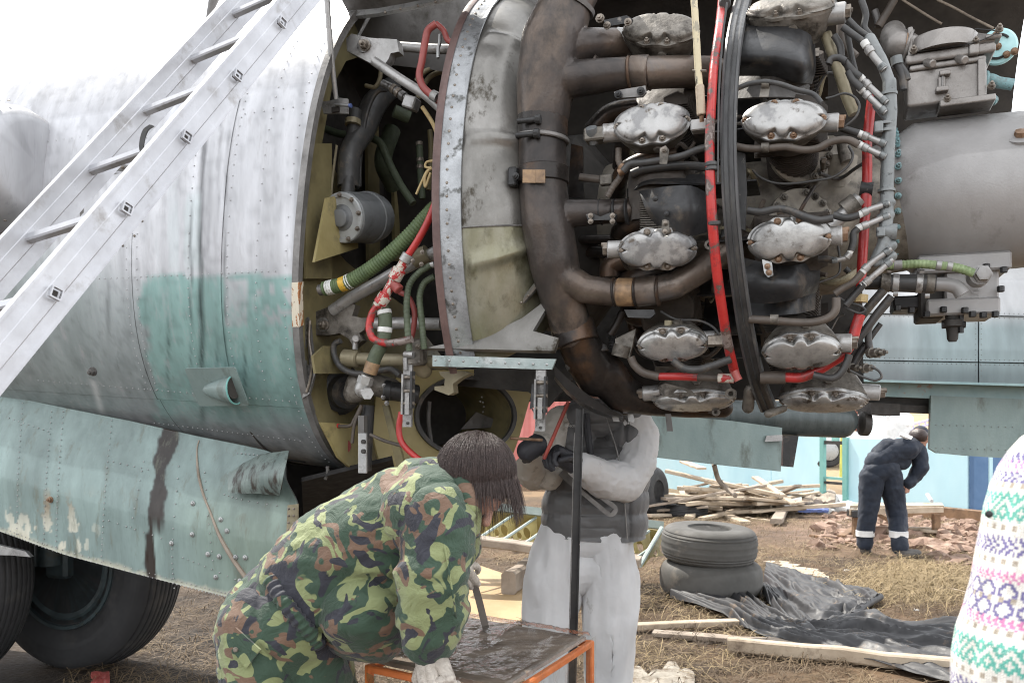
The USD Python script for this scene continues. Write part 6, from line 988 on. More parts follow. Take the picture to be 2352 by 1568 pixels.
fl_ = thing('far_ladder', 'lavender metal ladder lying on the far tan field', 'ladder', [12, 26, .3])
for a, b in (((2080, 978), (2142, 962)), ((2082, 990), (2142, 972))): part(fl_, 'rail', cyl(P(*a, 27), P(*b, 27), .035, 8), 'lavender')
for u in np.linspace(.05, .95, 5): part(fl_, 'rung', cyl(P(2080 + 62 * u, 978 - 16 * u, 27), P(2082 + 60 * u, 990 - 18 * u, 27), .025, 8), 'lavender')
# ---- second hull behind the engine
hull = thing('aircraft_hull', 'grey and teal riveted aircraft hull side with rusty rail behind the engine nose', 'aircraft hull', P(2200, 900, 6.7) * [1, 1, 0] + [0, 0, 1])
hprof = [(470, 7.6), (505, 7.15), (560, 6.85), (640, 6.66), (722, 6.58), (800, 6.54), (880, 6.54)]
def hpt(x, y): Y = np.interp(y, [a for a, _ in hprof], [b for _, b in hprof]); return P(x, y + .018 * (x - 2100), Y)
def hpanel(x0, x1, y0, y1):
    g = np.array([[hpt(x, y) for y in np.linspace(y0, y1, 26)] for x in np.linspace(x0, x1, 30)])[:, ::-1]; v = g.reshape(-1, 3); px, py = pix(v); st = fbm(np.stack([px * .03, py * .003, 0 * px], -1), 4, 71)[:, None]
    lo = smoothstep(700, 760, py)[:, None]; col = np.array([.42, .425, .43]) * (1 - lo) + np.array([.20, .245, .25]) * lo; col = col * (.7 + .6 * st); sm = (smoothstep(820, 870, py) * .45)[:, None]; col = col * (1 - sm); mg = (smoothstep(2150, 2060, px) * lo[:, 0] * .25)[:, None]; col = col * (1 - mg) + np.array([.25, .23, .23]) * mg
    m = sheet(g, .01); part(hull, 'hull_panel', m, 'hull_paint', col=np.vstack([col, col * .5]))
for x0, x1 in ((1420, 1848), (1850, 2246), (2249, 2480), (2482, 2700)):
    for y0, y1 in ((470, 560), (562, 721), (723.5, 828), (830, 884)): hpanel(x0, x1, y0, y1)
g = np.array([[hpt(x, y) + [0, .04, 0] for y in np.linspace(470, 884, 20)] for x in np.linspace(1420, 2700, 12)])[:, ::-1]; part(hull, 'inner_backing', sheet(g, .01), 'deep_dark')  # dark sheet added behind the panel gaps to keep the sky out
hr = []
for y in (716, 727, 823, 834): hr += [dome(hpt(x, y), (0, -1, .2), .0042) for x in np.arange(1900, 2360, 11)]
for x in (2241, 2254): hr += [dome(hpt(x, y), (0, -1, .2), .0042) for y in np.arange(560, 870, 12)]
part(hull, 'rivets', cat_(hr), 'bay_grey', kind='stuff')
rl = part(hull, 'rail', slab([P(1960, 872, 6.4), P(2700, 892, 6.4), P(2700, 938, 6.4), P(1960, 908, 6.4)], .10, BX * 0 + [0, -1, 0]), 'teal_rail'); part(rl, 'rail_flange', slab([P(1960, 872, 6.3), P(2700, 892, 6.3), P(2700, 898, 6.3), P(1960, 877, 6.3)], .2, [0, -1, 0]), 'teal_rail')
for x0, x1, y0, y1, Y in ((1980, 2140, 908, 948, 6.6), (1985, 2050, 925, 955, 6.5), (2050, 2150, 930, 950, 6.55)): part(hull, 'underside_gear', slab([P(x0, y0, Y), P(x1, y0 + 3, Y), P(x1, y1, Y), P(x0, y1 - 4, Y)], .25, [0, -1, 0]), 'deep_dark')
fp_ = part(hull, 'side_flap', slab([P(2136, 908, 6.35), P(2700, 930, 6.35), P(2700, 1075, 6.35), P(2215, 1046, 6.35), P(2150, 1040, 6.35), P(2133, 1030, 6.35)], .03, [0, -1, 0]), 'teal_flap'); part(fp_, 'rivets', cat_([dome(P(x, y + .03 * (x - 2140), 6.33), (0, -1, 0), .004) for x in range(2150, 2330, 16) for y in (975, 1028)]), 'rim_metal', kind='stuff')
tk = part(hull, 'tank', lathe(P(1500, 948, 6.7), unit(P(1990, 968, 6.5) - P(1500, 948, 6.7)), [(0, .10), (.02, .13), (.55, .135), (.56, .13), (.58, .136), (1.42, .128), (1.46, .11), (1.5, .06)], 36), 'dark_tank'); part(tk, 'end_knob', lathe(P(1975, 972, 6.5), unit(P(1990, 974, 6.5) - P(1900, 968, 6.5)), [(0, .06), (.01, .09), (.06, .09), (.07, .05)], 16), 'deep_dark')
d2 = part(hull, 'gear_door', slab([P(1490, 948, 6.3), P(1680, 966, 6.3), P(1796, 982, 6.3), P(1790, 1082, 6.3), P(1640, 1066, 6.3), P(1490, 1048, 6.3)], .03, [0, -1, .1]), 'teal_flap', label='second teal gear door hanging under the hull'); part(d2, 'corner_lip', slab([P(1760, 1000, 6.27), P(1796, 998, 6.27), P(1796, 1012, 6.27), P(1756, 1014, 6.27)], .02, [0, -1, 0]), 'bare_aluminium'); part(d2, 'stay_tube', tube([P(1640, 1066, 6.3), P(1650, 1100, 6.35), P(1668, 1120, 6.3), P(1690, 1138, 6.2)], .018, 10), 'timber_grey')
part(hull, 'door_bracket', slab([P(1797, 1000, 6.5), P(1832, 1000, 6.5), P(1820, 1072, 6.5), P(1795, 1070, 6.5)], .05, [0, -1, 0]), 'baffle_black')
# ---- tyres
def tyre(name, c, R, W, axis, label, mat='old_tyre', grooves=True, seed=0):
    prof = [(-W / 2 + .03, R * .42), (-W / 2 + .005, R * .46)]; n = 40
    for i in range(n + 1):
        a = -math.pi / 2 + math.pi * i / n; h = W / 2 * math.copysign(abs(math.sin(a)) ** .8, math.sin(a)); r = R - .17 * R * 2 * (1 - abs(math.cos(a)) ** .6)
        if grooves: r -= .009 * sum(math.exp(-((h - g) / .006) ** 2) for g in np.arange(-.10, .11, .025))
        prof.append((h, r))
    prof += [(W / 2 - .005, R * .46), (W / 2 - .03, R * .42), (0, R * .40), (-W / 2 + .03, R * .42)]
    m = lathe(c, axis, prof[:-1] + [(0, R * .40)], 80); m = loft(np.asarray(m.vertices)[:-2].reshape(-1, 80, 3)[list(range(len(prof))) + [0]], caps=False)
    t = thing('aircraft_tyre', label, 'tyre', c); part(t, 'tread', m, mat); part(t, 'bead', lathe(c + unit(axis) * (W / 2 - .012), axis, [(-.01, R * .44), (.006, R * .46), (.008, R * .50), (-.01, R * .52)], 60), mat); return t
tb = G(1640, 1372); tb[2] = 0
ty1 = tb + [0, .12, .15]; tyre('old_tyre', ty1, .43, .29, ZX, 'worn grey aircraft tyre at the bottom of the stack of two', grooves=False); tyre('old_tyre', ty1 + [-.015, .0, .285], .405, .29, unit([.03, -.05, 1]), 'grooved grey aircraft tyre on top of the stack of two')
t3 = G(1500, 1185); tyre('dark_wheel', t3 + [0, 0, .38], .38, .22, unit([.75, -.55, 0.05]), 'black upright wheel tyre behind the white clad worker', 'tyre_rubber', False)
t4 = G(1576, 1186); tyre('flat_tyre', t4 + [0, 0, .10], .33, .19, ZX, 'dark tyre lying flat beyond the stacked tyres', 'tyre_rubber')
# ---- lumber pile
rl_ = np.random.default_rng(12); n = 0
lab = 'rough pale board lying in the heap of lumber by the blue wall'
for i in range(64):
    x = rl_.uniform(1535, 1830); lay = rl_.random(); Y = rl_.uniform(13.0, 14.8); z = .02 + .46 * lay * math.exp(-((x - 1660) / 120) ** 2); a = rl_.normal(0, .38) if rl_.random() < .75 else rl_.uniform(-1.5, 1.5); L = rl_.uniform(.6, 1.9); c = np.array([(x - CX) / F_ * Y, Y, z]); d = np.array([math.cos(a), math.sin(a), rl_.normal(0, .12)])
    p, q = c - d * L / 2, c + d * L / 2; p[2] = max(p[2], .01); q[2] = max(q[2], .01)
    plank(p, q, rl_.uniform(.06, .16), rl_.uniform(.025, .06), 'board', lab, rl_.choice(['timber_pale', 'timber_pale', 'timber_pale', 'timber_grey']), 'boards in the lumber heap')
for (a, b, w, t, l, m) in [((1570, 1062), (1612, 1078), .14, .03, 'pale board sticking up from the top of the lumber heap', 'timber_pale'), ((1735, 1098), (1825, 1160), .12, .035, 'long pale board slanting down the right side of the lumber heap', 'timber_pale')]: plank(P(*a, 14.2), P(*b, 13.0), w, t, 'board', l, m)
def gplank(a, b, w, t, label, mat='timber_pale', h=0.0, name='plank'): return plank(gpt(*a, h), gpt(*b, h), w, t, name, label, mat)
gplank((1425, 1452), (1792, 1436), .085, .04, 'long thin plank with a red painted patch lying behind the white trousers', 'timber_pale', .02)
single('red_mark', bx(gpt(1652, 1441, .058) + [0, 0, .004], (.20, .075, .008), (unit(gpt(1792, 1436) - gpt(1425, 1452)), np.cross(ZX, unit(gpt(1792, 1436) - gpt(1425, 1452))), ZX)), 'red_dull', 'red painted patch on the thin plank', 'paint patch') if False else None
gplank((1672, 1500), (2230, 1556), .075, .085, 'long squared pale timber lying across the front of the black tarpaulin', 'timber_pale', .02); gplank((1500, 1462), (1925, 1498), .10, .03, 'dark grey weathered plank half under the black tarpaulin', 'timber_grey', .015)
gplank((1640, 1176), (1712, 1206), .16, .05, 'grey pale plank lying on the soil beyond the stacked tyres', 'timber_pale'); gplank((1715, 1192), (1790, 1204), .06, .03, 'thin pale lath lying right of the grey pale plank', 'timber_pale'); gplank((1800, 1178), (1782, 1212), .16, .07, 'short dark plank standing on edge in the middle of the yard', 'timber_grey', .03); gplank((1862, 1236), (1970, 1258), .06, .03, 'thin brown lath on the ground in front of the bench', 'timber_brown'); gplank((1932, 1245), (1968, 1222), .09, .06, 'short brown block beside the left leg of the bench', 'timber_brown'); gplank((2120, 1238), (2178, 1244), .14, .03, 'reddish board lying over a hole beside the bench', 'timber_pale', .05); gplank((1785, 1130), (1830, 1142), .18, .02, 'pale grey board leaning at the right foot of the lumber heap', 'timber_grey', .12); gplank((1806, 1140), (1895, 1142), .05, .04, 'orange brown batten along the foot of the blue wall', 'timber_brown', .1)
for i, (a, b, w) in enumerate([((1762, 1296), (1785, 1302), .10), ((1786, 1304), (1806, 1300), .12), ((1800, 1316), (1822, 1305), .13), ((1824, 1322), (1838, 1312), .12), ((1850, 1326), (1866, 1316), .13), ((1864, 1330), (1876, 1320), .06), ((1874, 1333), (1886, 1324), .06), ((1884, 1326), (1900, 1342), .06)]): plank(gpt(*a, .02), gpt(*b, .03), w, .02, 'broken_slat', 'pale broken slat at the far edge of the black tarpaulin', 'timber_pale', 'broken pale slats beside the tarpaulin')
ply = APOLY['ply']; pm = np.array(ply.exterior.coords)[:-1]; single('plywood_sheet', extr(Polygon(pm), [0, 0, .022], [1, 0, 0], [0, 1, 0], .012), 'plywood', 'tan plywood sheet lying on the grass behind the crate', 'plywood sheet')
# ---- tarpaulin
tp_ = thing('tarpaulin', 'crumpled black plastic tarpaulin on the ground by the stacked tyres', 'tarpaulin', G(1880, 1420))
def tarp(top, bot, n, m, amp, seed, roll=False):
    T0 = crv([gpt(*p) for p in top], n); B0 = crv([gpt(*p) for p in bot], n); k = min(len(T0), len(B0)); T0, B0 = T0[np.linspace(0, len(T0) - 1, n).astype(int)], B0[np.linspace(0, len(B0) - 1, n).astype(int)]; v = np.linspace(0, 1, m)[None, :, None]; g = T0[:, None] * (1 - v) + B0[:, None] * v
    s = np.stack(np.meshgrid(np.linspace(0, 1, n), np.linspace(0, 1, m), indexing='ij'), -1); w = np.stack([s[..., 0] * 2.2 + s[..., 1] * 1.5, s[..., 1] * 9 - s[..., 0] * 4, 0 * s[..., 0]], -1); w = w + .9 * (fbm(w * .6, 2, seed + 3)[..., None] - .5); f = 1 - np.abs(2 * fbm(w, 3, seed) - 1) * 2.0
    f2 = 1 - np.abs(2 * fbm(w * [3.1, 1.4, 1], 2, seed + 9) - 1) * 2.2; e = smoothstep(0, .06, s[..., 1]) * smoothstep(0, .06, 1 - s[..., 1]); g[..., 2] = gz(g[..., 0].ravel(), g[..., 1].ravel()).reshape(n, m) + .025 + amp * np.clip(f, -.1, 1) * (.35 + .65 * e) + .25 * amp * np.clip(f2, -.3, 1); return part(tp_, 'sheet', sheet(g, .004), 'tarp_black', smooth=60)
tarp([(1760, 1310), (1830, 1328), (1900, 1346), (1970, 1364), (2024, 1388)], [(1752, 1376), (1790, 1432), (1855, 1474), (1920, 1455), (1962, 1430)], 120, 90, .065, 5)
tarp([(1560, 1352), (1700, 1366), (1790, 1430), (1900, 1452), (1990, 1424), (2080, 1446), (2215, 1440)], [(1540, 1380), (1660, 1424), (1740, 1466), (1850, 1500), (1960, 1530), (2080, 1555), (2250, 1610)], 190, 90, .07, 15)
part(tp_, 'rolled_edge', tube([gpt(1960, 1430, .05), gpt(1990, 1408, .06), gpt(2022, 1388, .06)], .028, 12), 'tarp_black')
# ---- yellow wing rib frame on a pallet
fr0 = thing('wing_frame', 'yellow primed aircraft wing frame of holed triangular ribs lying on grey planks', 'wing frame', G(1300, 1310))
r6 = lambda x, y: (1065.8 + .1406 * x, 1139.25 + .1406 * y)
def rib(i):
    ox, oy = 52 * i, 6.2 * i; A, B, C = P(1179 + ox, 1182 + oy, 8.05), P(1092 + ox, 1241 + oy, 7.45), P(1183 + ox, 1229 + oy, 7.95); A2 = P(1179 + ox, 1178 + oy, 8.05); ux = unit(C - B); nn_ = unit(np.cross(ux, A - B)); uy = np.cross(nn_, ux); o = B
    l2 = lambda p: ((p - o) @ ux, (p - o) @ uy); pl = Polygon([l2(B), l2(C), l2(A)])
    for u, r in ((.34, .018), (.52, .035), (.72, .052), (.9, .06)):
        c = o + u * (C - B) + .42 * u * (A - C); pl = pl.difference(Point(*l2(c)).buffer(r)) if u < .85 else pl
    rb_ = part(fr0, 'rib', extr(pl, o, ux, uy, .006), 'rib_yellow'); part(rb_, 'rib_cap', tube([B, A], .014, 6, smooth=False), 'rib_edge')
for i in range(-1, 8): rib(i)
part(fr0, 'spar', slab([P(1060, 1160, 8.1), P(1522, 1218, 8.1), P(1522, 1250, 8.1), P(1060, 1238, 8.1)], .02, [0, -1, 0]), 'rib_yellow'); part(fr0, 'spar_cap', slab([P(1060, 1146, 8.05), P(1522, 1200, 8.05), P(1522, 1216, 8.0), P(1060, 1162, 8.0)], .06, [0, -1, .3]), 'rib_edge'); part(fr0, 'end_rib', slab([P(1522, 1206, 8.0), P(1524, 1240, 7.8), P(1478, 1300, 7.3), P(1470, 1292, 7.3)], .02), 'rib_yellow'); part(fr0, 'end_strut', tube([P(1520, 1212, 7.9), P(1470, 1298, 7.2)], .02, 8, smooth=False), 'rib_edge')
plank(P(1040, 1243, 7.4), P(1470, 1300, 7.0), .18, .07, 'plank', 'thick grey plank under the yellow wing frame', 'timber_grey'); plank(P(1045, 1232, 7.9), P(1480, 1290, 7.6), .12, .05, 'plank', 'second grey plank behind the thick one under the wing frame', 'timber_grey'); plank(P(1168, 1318, 7.25) * [1, 1, 0] + [0, 0, .02], P(1215, 1290, 8.0) * [1, 1, 0] + [0, 0, .02], .12, .20, 'block', 'grey timber block under the thick plank of the wing frame', 'timber_grey'); plank(P(1140, 1215, 10) * [1, 1, 0] + [0, 0, .42], P(1300, 1215, 10.2) * [1, 1, 0] + [0, 0, .42], .3, .03, 'plank', 'pale sunlit board lying beyond the yellow wing frame', 'timber_pale')
# ---- bench
bn = thing('work_bench', 'low rough wooden bench with pale top before the blue wall', 'bench', G(2060, 1240)); bY = G(2060, 1242)[1]
bp = lambda x, y, d=0.: P(x, y, bY + d)
part(bn, 'top_board', slab([bp(1957, 1158, .5), bp(2163, 1152, .5), bp(2168, 1163, .1), bp(1952, 1168, .1)], .035, ZX), 'timber_pale'); part(bn, 'apron', slab([bp(1952, 1169), bp(2166, 1164), bp(2166, 1176), bp(1952, 1182)], .03, [0, -1, 0]), 'timber_pale'); part(bn, 'end_block', bx(bp(1964, 1178, .05), (.14, .2, .09), ch=.01), 'baffle_black')
for x in (1966, 2150): part(bn, 'leg', slab([bp(x - 7, 1180, .08), bp(x + 7, 1180, .08), bp(x + 7, 1246, .08), bp(x - 7, 1246, .08)], .08, [0, -1, 0]), 'timber_brown')
part(bn, 'brace', slab([bp(2005, 1180, .15), bp(2018, 1178, .15), bp(2152, 1244, .15), bp(2140, 1252, .15)], .03, [0, -1, 0]), 'timber_brown')
for y in (1208, 1214): part(bn, 'lower_board', slab([bp(2000, y, .3), bp(2142, y + 3, .3), bp(2142, y + 8, .3), bp(2000, y + 6, .3)], .1, [0, -1, 0]), 'timber_pale')
single('tool_handle', cyl(P(2140, 1150, 9.6), P(2130, 1135, 10.2), .02, 8), 'white_sheet', 'short pale tube leaning on the far side of the bench', 'tube')
# ---- rubble, scraps
def lumps(N, seed, f, s0, s1):
    r = np.random.default_rng(seed); out = []
    for i in range(N):
        p = f(r); s = s0 + (s1 - s0) * r.random() ** 2; m = trimesh.creation.icosphere(1); v = np.asarray(m.vertices) * (1 + .35 * r.normal(size=(42, 1))) * s * np.array([1.2, 1, .65]); a = r.random() * 6.28; R = np.array([[math.cos(a), -math.sin(a), 0], [math.sin(a), math.cos(a), 0], [0, 0, 1]]); v = v @ R + p; out.append(trimesh.Trimesh(v, m.faces, process=False))
    return cat_(out)
def spot(xa, xb, ya, yb): return lambda r: gpt(r.uniform(xa, xb), r.uniform(ya, yb))
single('rubble', cat_([lumps(320, 21, spot(1880, 2240, 1165, 1265), .02, .13), lumps(120, 22, spot(2150, 2250, 1215, 1300), .02, .12)]), 'rubble_brown', 'reddish brown clods and broken rubble round the bench', 'rubble', kind='stuff', smooth=False)
single('pale_debris', cat_([lumps(60, 23, spot(1810, 2000, 1145, 1180), .04, .2), lumps(30, 24, spot(1560, 2200, 1280, 1420), .008, .025)]), 'debris_white', 'whitish torn scraps and plaster between lumber heap and bench', 'debris', kind='stuff', smooth=False)
single('blue_scrap', wrinkle(sheet(np.array([[gpt(x, y, .06) for y in np.linspace(1168, 1182, 12)] for x in np.linspace(1836, 1900, 20)]), .004), .04, 6, 3), 'blue_plastic', 'dark blue plastic scrap on the debris before the wall', 'plastic scrap'); single('dark_cloth', wrinkle(sheet(np.array([[gpt(x, y, .16) for y in np.linspace(1150, 1176, 20)] for x in np.linspace(1850, 1910, 30)]), .004), .10, 5, 4), 'timber_grey', 'crumpled grey cloth lying on the debris before the wall', 'cloth')
single('wood_chip', bx(gpt(507, 1448, .02), (.045, .03, .025), (unit([1, .3, 0]), unit([-.3, 1, 0]), ZX), .004), 'timber_pale', 'small pale wood chip on the grass beside the camouflage trousers', 'wood chip'); single('concrete_slab', wrinkle(sheet(np.array([[G(x, y) + [0, 0, .03] for y in np.linspace(1552 + 12 * math.sin(x * .06) + 7 * math.sin(x * .17), 1640, 30)] for x in np.linspace(1420, 1590, 60)]), .02), .022, 7, 5), 'mortar_pale', 'pale crusted mortar patch beside the foot of the white trousers', 'mortar patch')
single('red_rag', wrinkle(sheet(np.array([[G(x, y) + [0, 0, .05] for y in np.linspace(1566, 1590, 14)] for x in np.linspace(214, 246, 16)]), .004), .02, 12, 6), 'red_dull', 'small red rag on the ground behind the wheels', 'rag')
single('dry_twig', tube([gpt(2150, 1355, .03), gpt(2200, 1368, .05), gpt(2250, 1385, .04), gpt(2240, 1400, .02)], .006, 6), 'timber_pale', 'pale dry twig lying on the sunlit straw', 'twig')
# ---- ladder and strap
ld = thing('ladder', 'white grey aluminium ladder leaning up against the nacelle', 'ladder', P(114, 677, 1.9) * [1, 1, 0])
hol = [((114, 677), 1.9), ((268, 489), 2.06), ((404, 325), 2.22), ((527, 183), 2.4), ((636, 57), 2.6)]
p0, p1 = P(114, 677, 1.90), P(636, 57, 2.60); ldir = unit(p1 - p0); step = np.linalg.norm(p1 - p0) / 4
lw = unit((P(105, 500, 2.30) - P(268, 489, 2.06)) - ((P(105, 500, 2.30) - P(268, 489, 2.06)) @ ldir) * ldir); ln = np.cross(ldir, lw); WL = .375
def profile_bar(c0, L0, L1):
    KW = 1.22; prf = [(-.012, -.040), (.012, -.040), (.012, .040), (-.012, .040), (-.012, .034), (-.0108, .031), (-.0108, .014), (-.012, .012), (-.012, -.012), (-.0108, -.014), (-.0108, -.031), (-.012, -.034)]
    return loft([[c0 + ldir * l + a * lw + b * KW * ln for a, b in prf] for l in (L0, L1)])
r1 = part(ld, 'rail', profile_bar(p0, -2.2, 2.35), 'ladder_aluminium', smooth=20); r2 = part(ld, 'rail', profile_bar(p0 + WL * lw, -2.2, 2.35), 'ladder_aluminium', smooth=20)
for k in range(-6, 7):
    c = p0 + ldir * step * k; ax2 = (lw, unit(ldir + .35 * ln), unit(ln - .35 * ldir)); rg = part(ld, 'rung', bx(c + lw * WL / 2, (WL + .01, .023, .023), ax2, .004), 'ladder_aluminium')
    fr2 = [Polygon(sbox(-.0105, -.0105, .0105, .0105)).buffer(.0035).difference(Polygon(sbox(-.0085, -.0085, .0085, .0085)).buffer(.002))][0]
    part(rg, 'rung_collar', extr(fr2, c - .0195 * lw, ax2[1], ax2[2], .008), 'ladder_aluminium'); part(rg, 'rung_hole', bx(c - .0118 * lw, (.003, .019, .019), ax2), 'deep_dark')
single('rubber_strap', sheet(np.array([[P(x - 5, y, Y), P(x + 5, y + 3, Y)] for x, y, _ in crv([(348, 286, 0), (332, 300, 0), (324, 335, 0), (330, 362, 0)], 30) for Y in [2.24]] + [[P(x - w, y - w * .4, 2.2), P(x + w, y + w * .4, 2.2)] for x, y, w in crv([(330, 362, 8), (305, 395, 7), (268, 436, 4), (232, 462, 3), (210, 485, 5), (206, 500, 5)], 50)]), .006), 'rubber_black', 'black rubber strap wound round the ladder rungs', 'strap')
part(air, 'pitot_tube', tube([P(445, 86, 4.6), P(415, 108, 4.6), P(392, 132, 4.6)], [.03, .035, .02], 12), 'green_pale'); part(air, 'antenna', tube([P(478, 45, 4.6), P(486, 15, 4.6), P(495, -15, 4.6)], [.012, .02, .03], 10), 'bay_grey')
# ================================================================ PEOPLE
def hand(w, d, pn, side, curl=(35, 45, 30), size=1.0, thumb=30, spread=6, edge=.0045):
    d, pn = unit(d), unit(pn); pn = unit(pn - (pn @ d) * d); s = np.cross(d, pn) * side; z = size; ch = []
    kn = [w + d * .088 * z + s * o * z - pn * .004 for o in (-.033, -.011, .011, .032)]
    ch += [[(w, .026 * z), (kn[1], .0165 * z)], [(w + s * .014 * z, .024 * z), (kn[3], .015 * z)], [(w - s * .014 * z, .024 * z), (kn[0], .0165 * z)], [(kn[0], .0135 * z), (kn[3], .0125 * z)], [(w + d * .04 * z - s * .02 * z, .02 * z), (w + d * .04 * z + s * .02 * z, .019 * z)]]
    for i, (b, L) in enumerate(zip(kn, (.078, .086, .080, .064))):
        a = math.radians(spread * (i - 1.5)); dd = unit(d * math.cos(a) + s * math.sin(a)); p = b; ang = 0; c = [(p, .0105 * z)]
        for seg, cv, r in zip((.46, .31, .23), curl, (.0098, .009, .0078)):
            ang += math.radians(cv + 4 * i); p = p + (dd * math.cos(ang) + pn * math.sin(ang)) * L * seg * z; c.append((p, r * z))
        ch.append(c)
    tb_ = w + d * .03 * z - s * .030 * z + pn * .008; t1 = tb_ + unit(d * .7 - s * .75 + pn * .35) * .038 * z; t2 = t1 + unit(d * .9 - s * .15 + pn * .5) * .030 * z; t3 = t2 + unit(d * .8 + s * .25 + pn * .45) * .024 * z
    ch.append([(w + d * .012 * z - s * .012 * z, .02 * z), (tb_, .0145 * z), (t1, .0125 * z), (t2, .0108 * z), (t3, .009 * z)]); return blob(ch, edge, 6, .45)
def face_head(c, fwd, up, r=.098):
    fwd, up = unit(fwd), unit(up); up = unit(up - (up @ fwd) * fwd); s = np.cross(fwd, up); a = lambda f, u, x: c + r * (f * fwd + u * up + x * s)
    return [[(a(-.12, .22, 0), r * .98), (a(.25, .1, 0), r * .82)], [(a(.25, .1, 0), r * .8), (a(.42, -.75, 0), r * .42)], [(a(-.1, -.2, 0), r * .75), (a(.3, -.75, 0), r * .45)], [(a(1.02, .0, 0), r * .10), (a(1.22, -.28, 0), r * .15)], [(a(.85, -.62, .2), r * .12), (a(.85, -.62, -.2), r * .12)], [(a(.9, .2, .3), r * .16), (a(.9, .2, -.3), r * .16)], [(a(0, -.05, .95), r * .16), (a(-.05, .2, .98), r * .14)], [(a(0, -.05, -.95), r * .16), (a(-.05, .2, -.98), r * .14)]], a
# ---- person in camouflage, bending over the crate
cm = thing('person', 'person with dark bobbed hair in camouflage suit bending over the orange crate', 'person', [-.70, 2.75, 0])
q = lambda x, y, Y: P(x, y, Y)
hc = q(1084, 1110, 2.60); hf, hu = unit([.55, -.25, -.80]), unit([.80, .10, .55])
hd, ha = face_head(hc, hf, hu, .098)
elb, wr = q(1006, 1385, 2.50), q(985, 1488, 2.48)
body = hd + [[(hc + [-.03, 0, -.03], .055), (q(985, 1150, 2.65), .07)], [(q(985, 1150, 2.65), .10), (q(800, 1290, 2.72), .14), (q(650, 1420, 2.78), .15)]] + [[(q(1000, 1190, 2.52), .06), (elb, .045), (wr, .034)], [(q(960, 1170, 2.85), .06), (q(1015, 1265, 2.95), .045), (q(1045, 1300, 2.97), .034)], [(q(615, 1450, 2.68), .11), (q(625, 1760, 2.70), .075), (q(600, 2010, 2.78), .05)], [(q(700, 1460, 2.90), .11), (q(720, 1720, 2.92), .075), (q(700, 1990, 2.98), .05)]]
part(cm, 'body', blob(body, .011, 8), 'skin', smooth=True)
jk = blob([[(q(1000, 1165, 2.63), .110), (q(930, 1195, 2.66), .152), (q(850, 1250, 2.70), .172), (q(775, 1305, 2.73), .182), (q(725, 1350, 2.74), .176)], [(q(985, 1180, 2.56), .13), (q(985, 1180, 2.74), .13)], [(q(830, 1390, 2.62), .12), (q(860, 1425, 2.66), .115), (q(790, 1440, 2.72), .08)], [(q(1010, 1230, 2.68), .12), (q(900, 1330, 2.70), .13)], [(q(1004, 1190, 2.50), .098), (q(996, 1290, 2.47), .098), (q(996, 1385, 2.47), .092), (q(985, 1440, 2.47), .074), (q(986, 1484, 2.48), .052)], [(q(990, 1180, 2.80), .10), (q(1005, 1260, 2.94), .080), (q(1035, 1295, 2.95), .055)], [(hc + [-.085, -.0, -.04], .088), (q(985, 1145, 2.64), .12)]], .013, 9)
jk = wrinkle(wrinkle(jk, .016, 4.6, 3, (.8, 1, 1.7)), .007, 13, 4, (.7, 1, 1.4))
part(cm, 'jacket', jk, 'camouflage', smooth=True)
tr_ = blob([[(q(700, 1370, 2.74), .155), (q(640, 1420, 2.76), .165), (q(625, 1460, 2.76), .165)], [(q(600, 1440, 2.68), .125), (q(604, 1600, 2.66), .115), (q(625, 1760, 2.70), .105), (q(605, 1960, 2.76), .085)], [(q(690, 1450, 2.88), .14), (q(738, 1600, 2.86), .115), (q(730, 1740, 2.92), .10), (q(705, 1950, 2.98), .085)], [(q(660, 1430, 2.66), .12), (q(720, 1560, 2.74), .11)]], .014, 9)
tr_ = wrinkle(wrinkle(tr_, .013, 5, 7, (1, 1, 1.6)), .005, 17, 8); part(cm, 'trousers', tr_, 'camouflage', smooth=True)
wb = crv([q(622, 1330, 2.60), q(655, 1385, 2.555), q(700, 1440, 2.56), q(735, 1480, 2.60)], 40); part(cm, 'waistband', ribbed(wb, .024, 12, 13, .10), 'camouflage', smooth=True)
part(cm, 'pocket_flap', slab([q(540, 1440, 2.535), q(600, 1490, 2.525), q(565, 1535, 2.525), q(528, 1480, 2.545)], .008), 'camouflage'); part(cm, 'snap_button', lathe(q(541, 1491, 2.525), (0, -1, 0), [(0, .008), (.004, .006)], 12), 'bolt_steel')
part(cm, 'sleeve_seam', tube([q(1010, 1200, 2.40), q(1028, 1290, 2.366), q(1042, 1380, 2.37), q(1050, 1430, 2.42)], .003, 6), 'camouflage')
gl = hand(q(984, 1490, 2.47), q(1004, 1560, 2.43) - q(984, 1490, 2.47), [0.25, .9, -.35], 1, (30, 42, 28), 1.12, edge=.005); part(cm, 'glove', wrinkle(gl, .002, 40, 2), 'glove_grey', smooth=True); part(cm, 'glove_cuff', ribbed([q(982, 1482, 2.475), q(987, 1508, 2.465)], .042, 22, 6, .05), 'glove_grey'); part(cm, 'glove', hand(q(1048, 1296, 2.98), q(1066, 1335, 3.02) - q(1048, 1296, 2.98), [0, 1, -.3], -1, (25, 30, 25), 1.05, edge=.006), 'glove_grey', smooth=True); part(cm, 'watch_strap', cyl(q(990, 1483, 2.47), q(993, 1490, 2.47), .048, 20), 'bare_aluminium')
for k, (x, y, Y) in enumerate(((600, 2045, 2.76), (700, 2025, 2.96))): part(cm, 'boot', blob([[(np.array([q(x, y, Y)[0] - .04, Y, .06]), .055), (np.array([q(x, y, Y)[0] + .16, Y - .03, .045]), .042)], [(np.array([q(x, y, Y)[0] - .03, Y, .06]), .055), (np.array([q(x, y, Y)[0] - .02, Y, .2]), .055)]], .014), 'boot_dark', smooth=True)
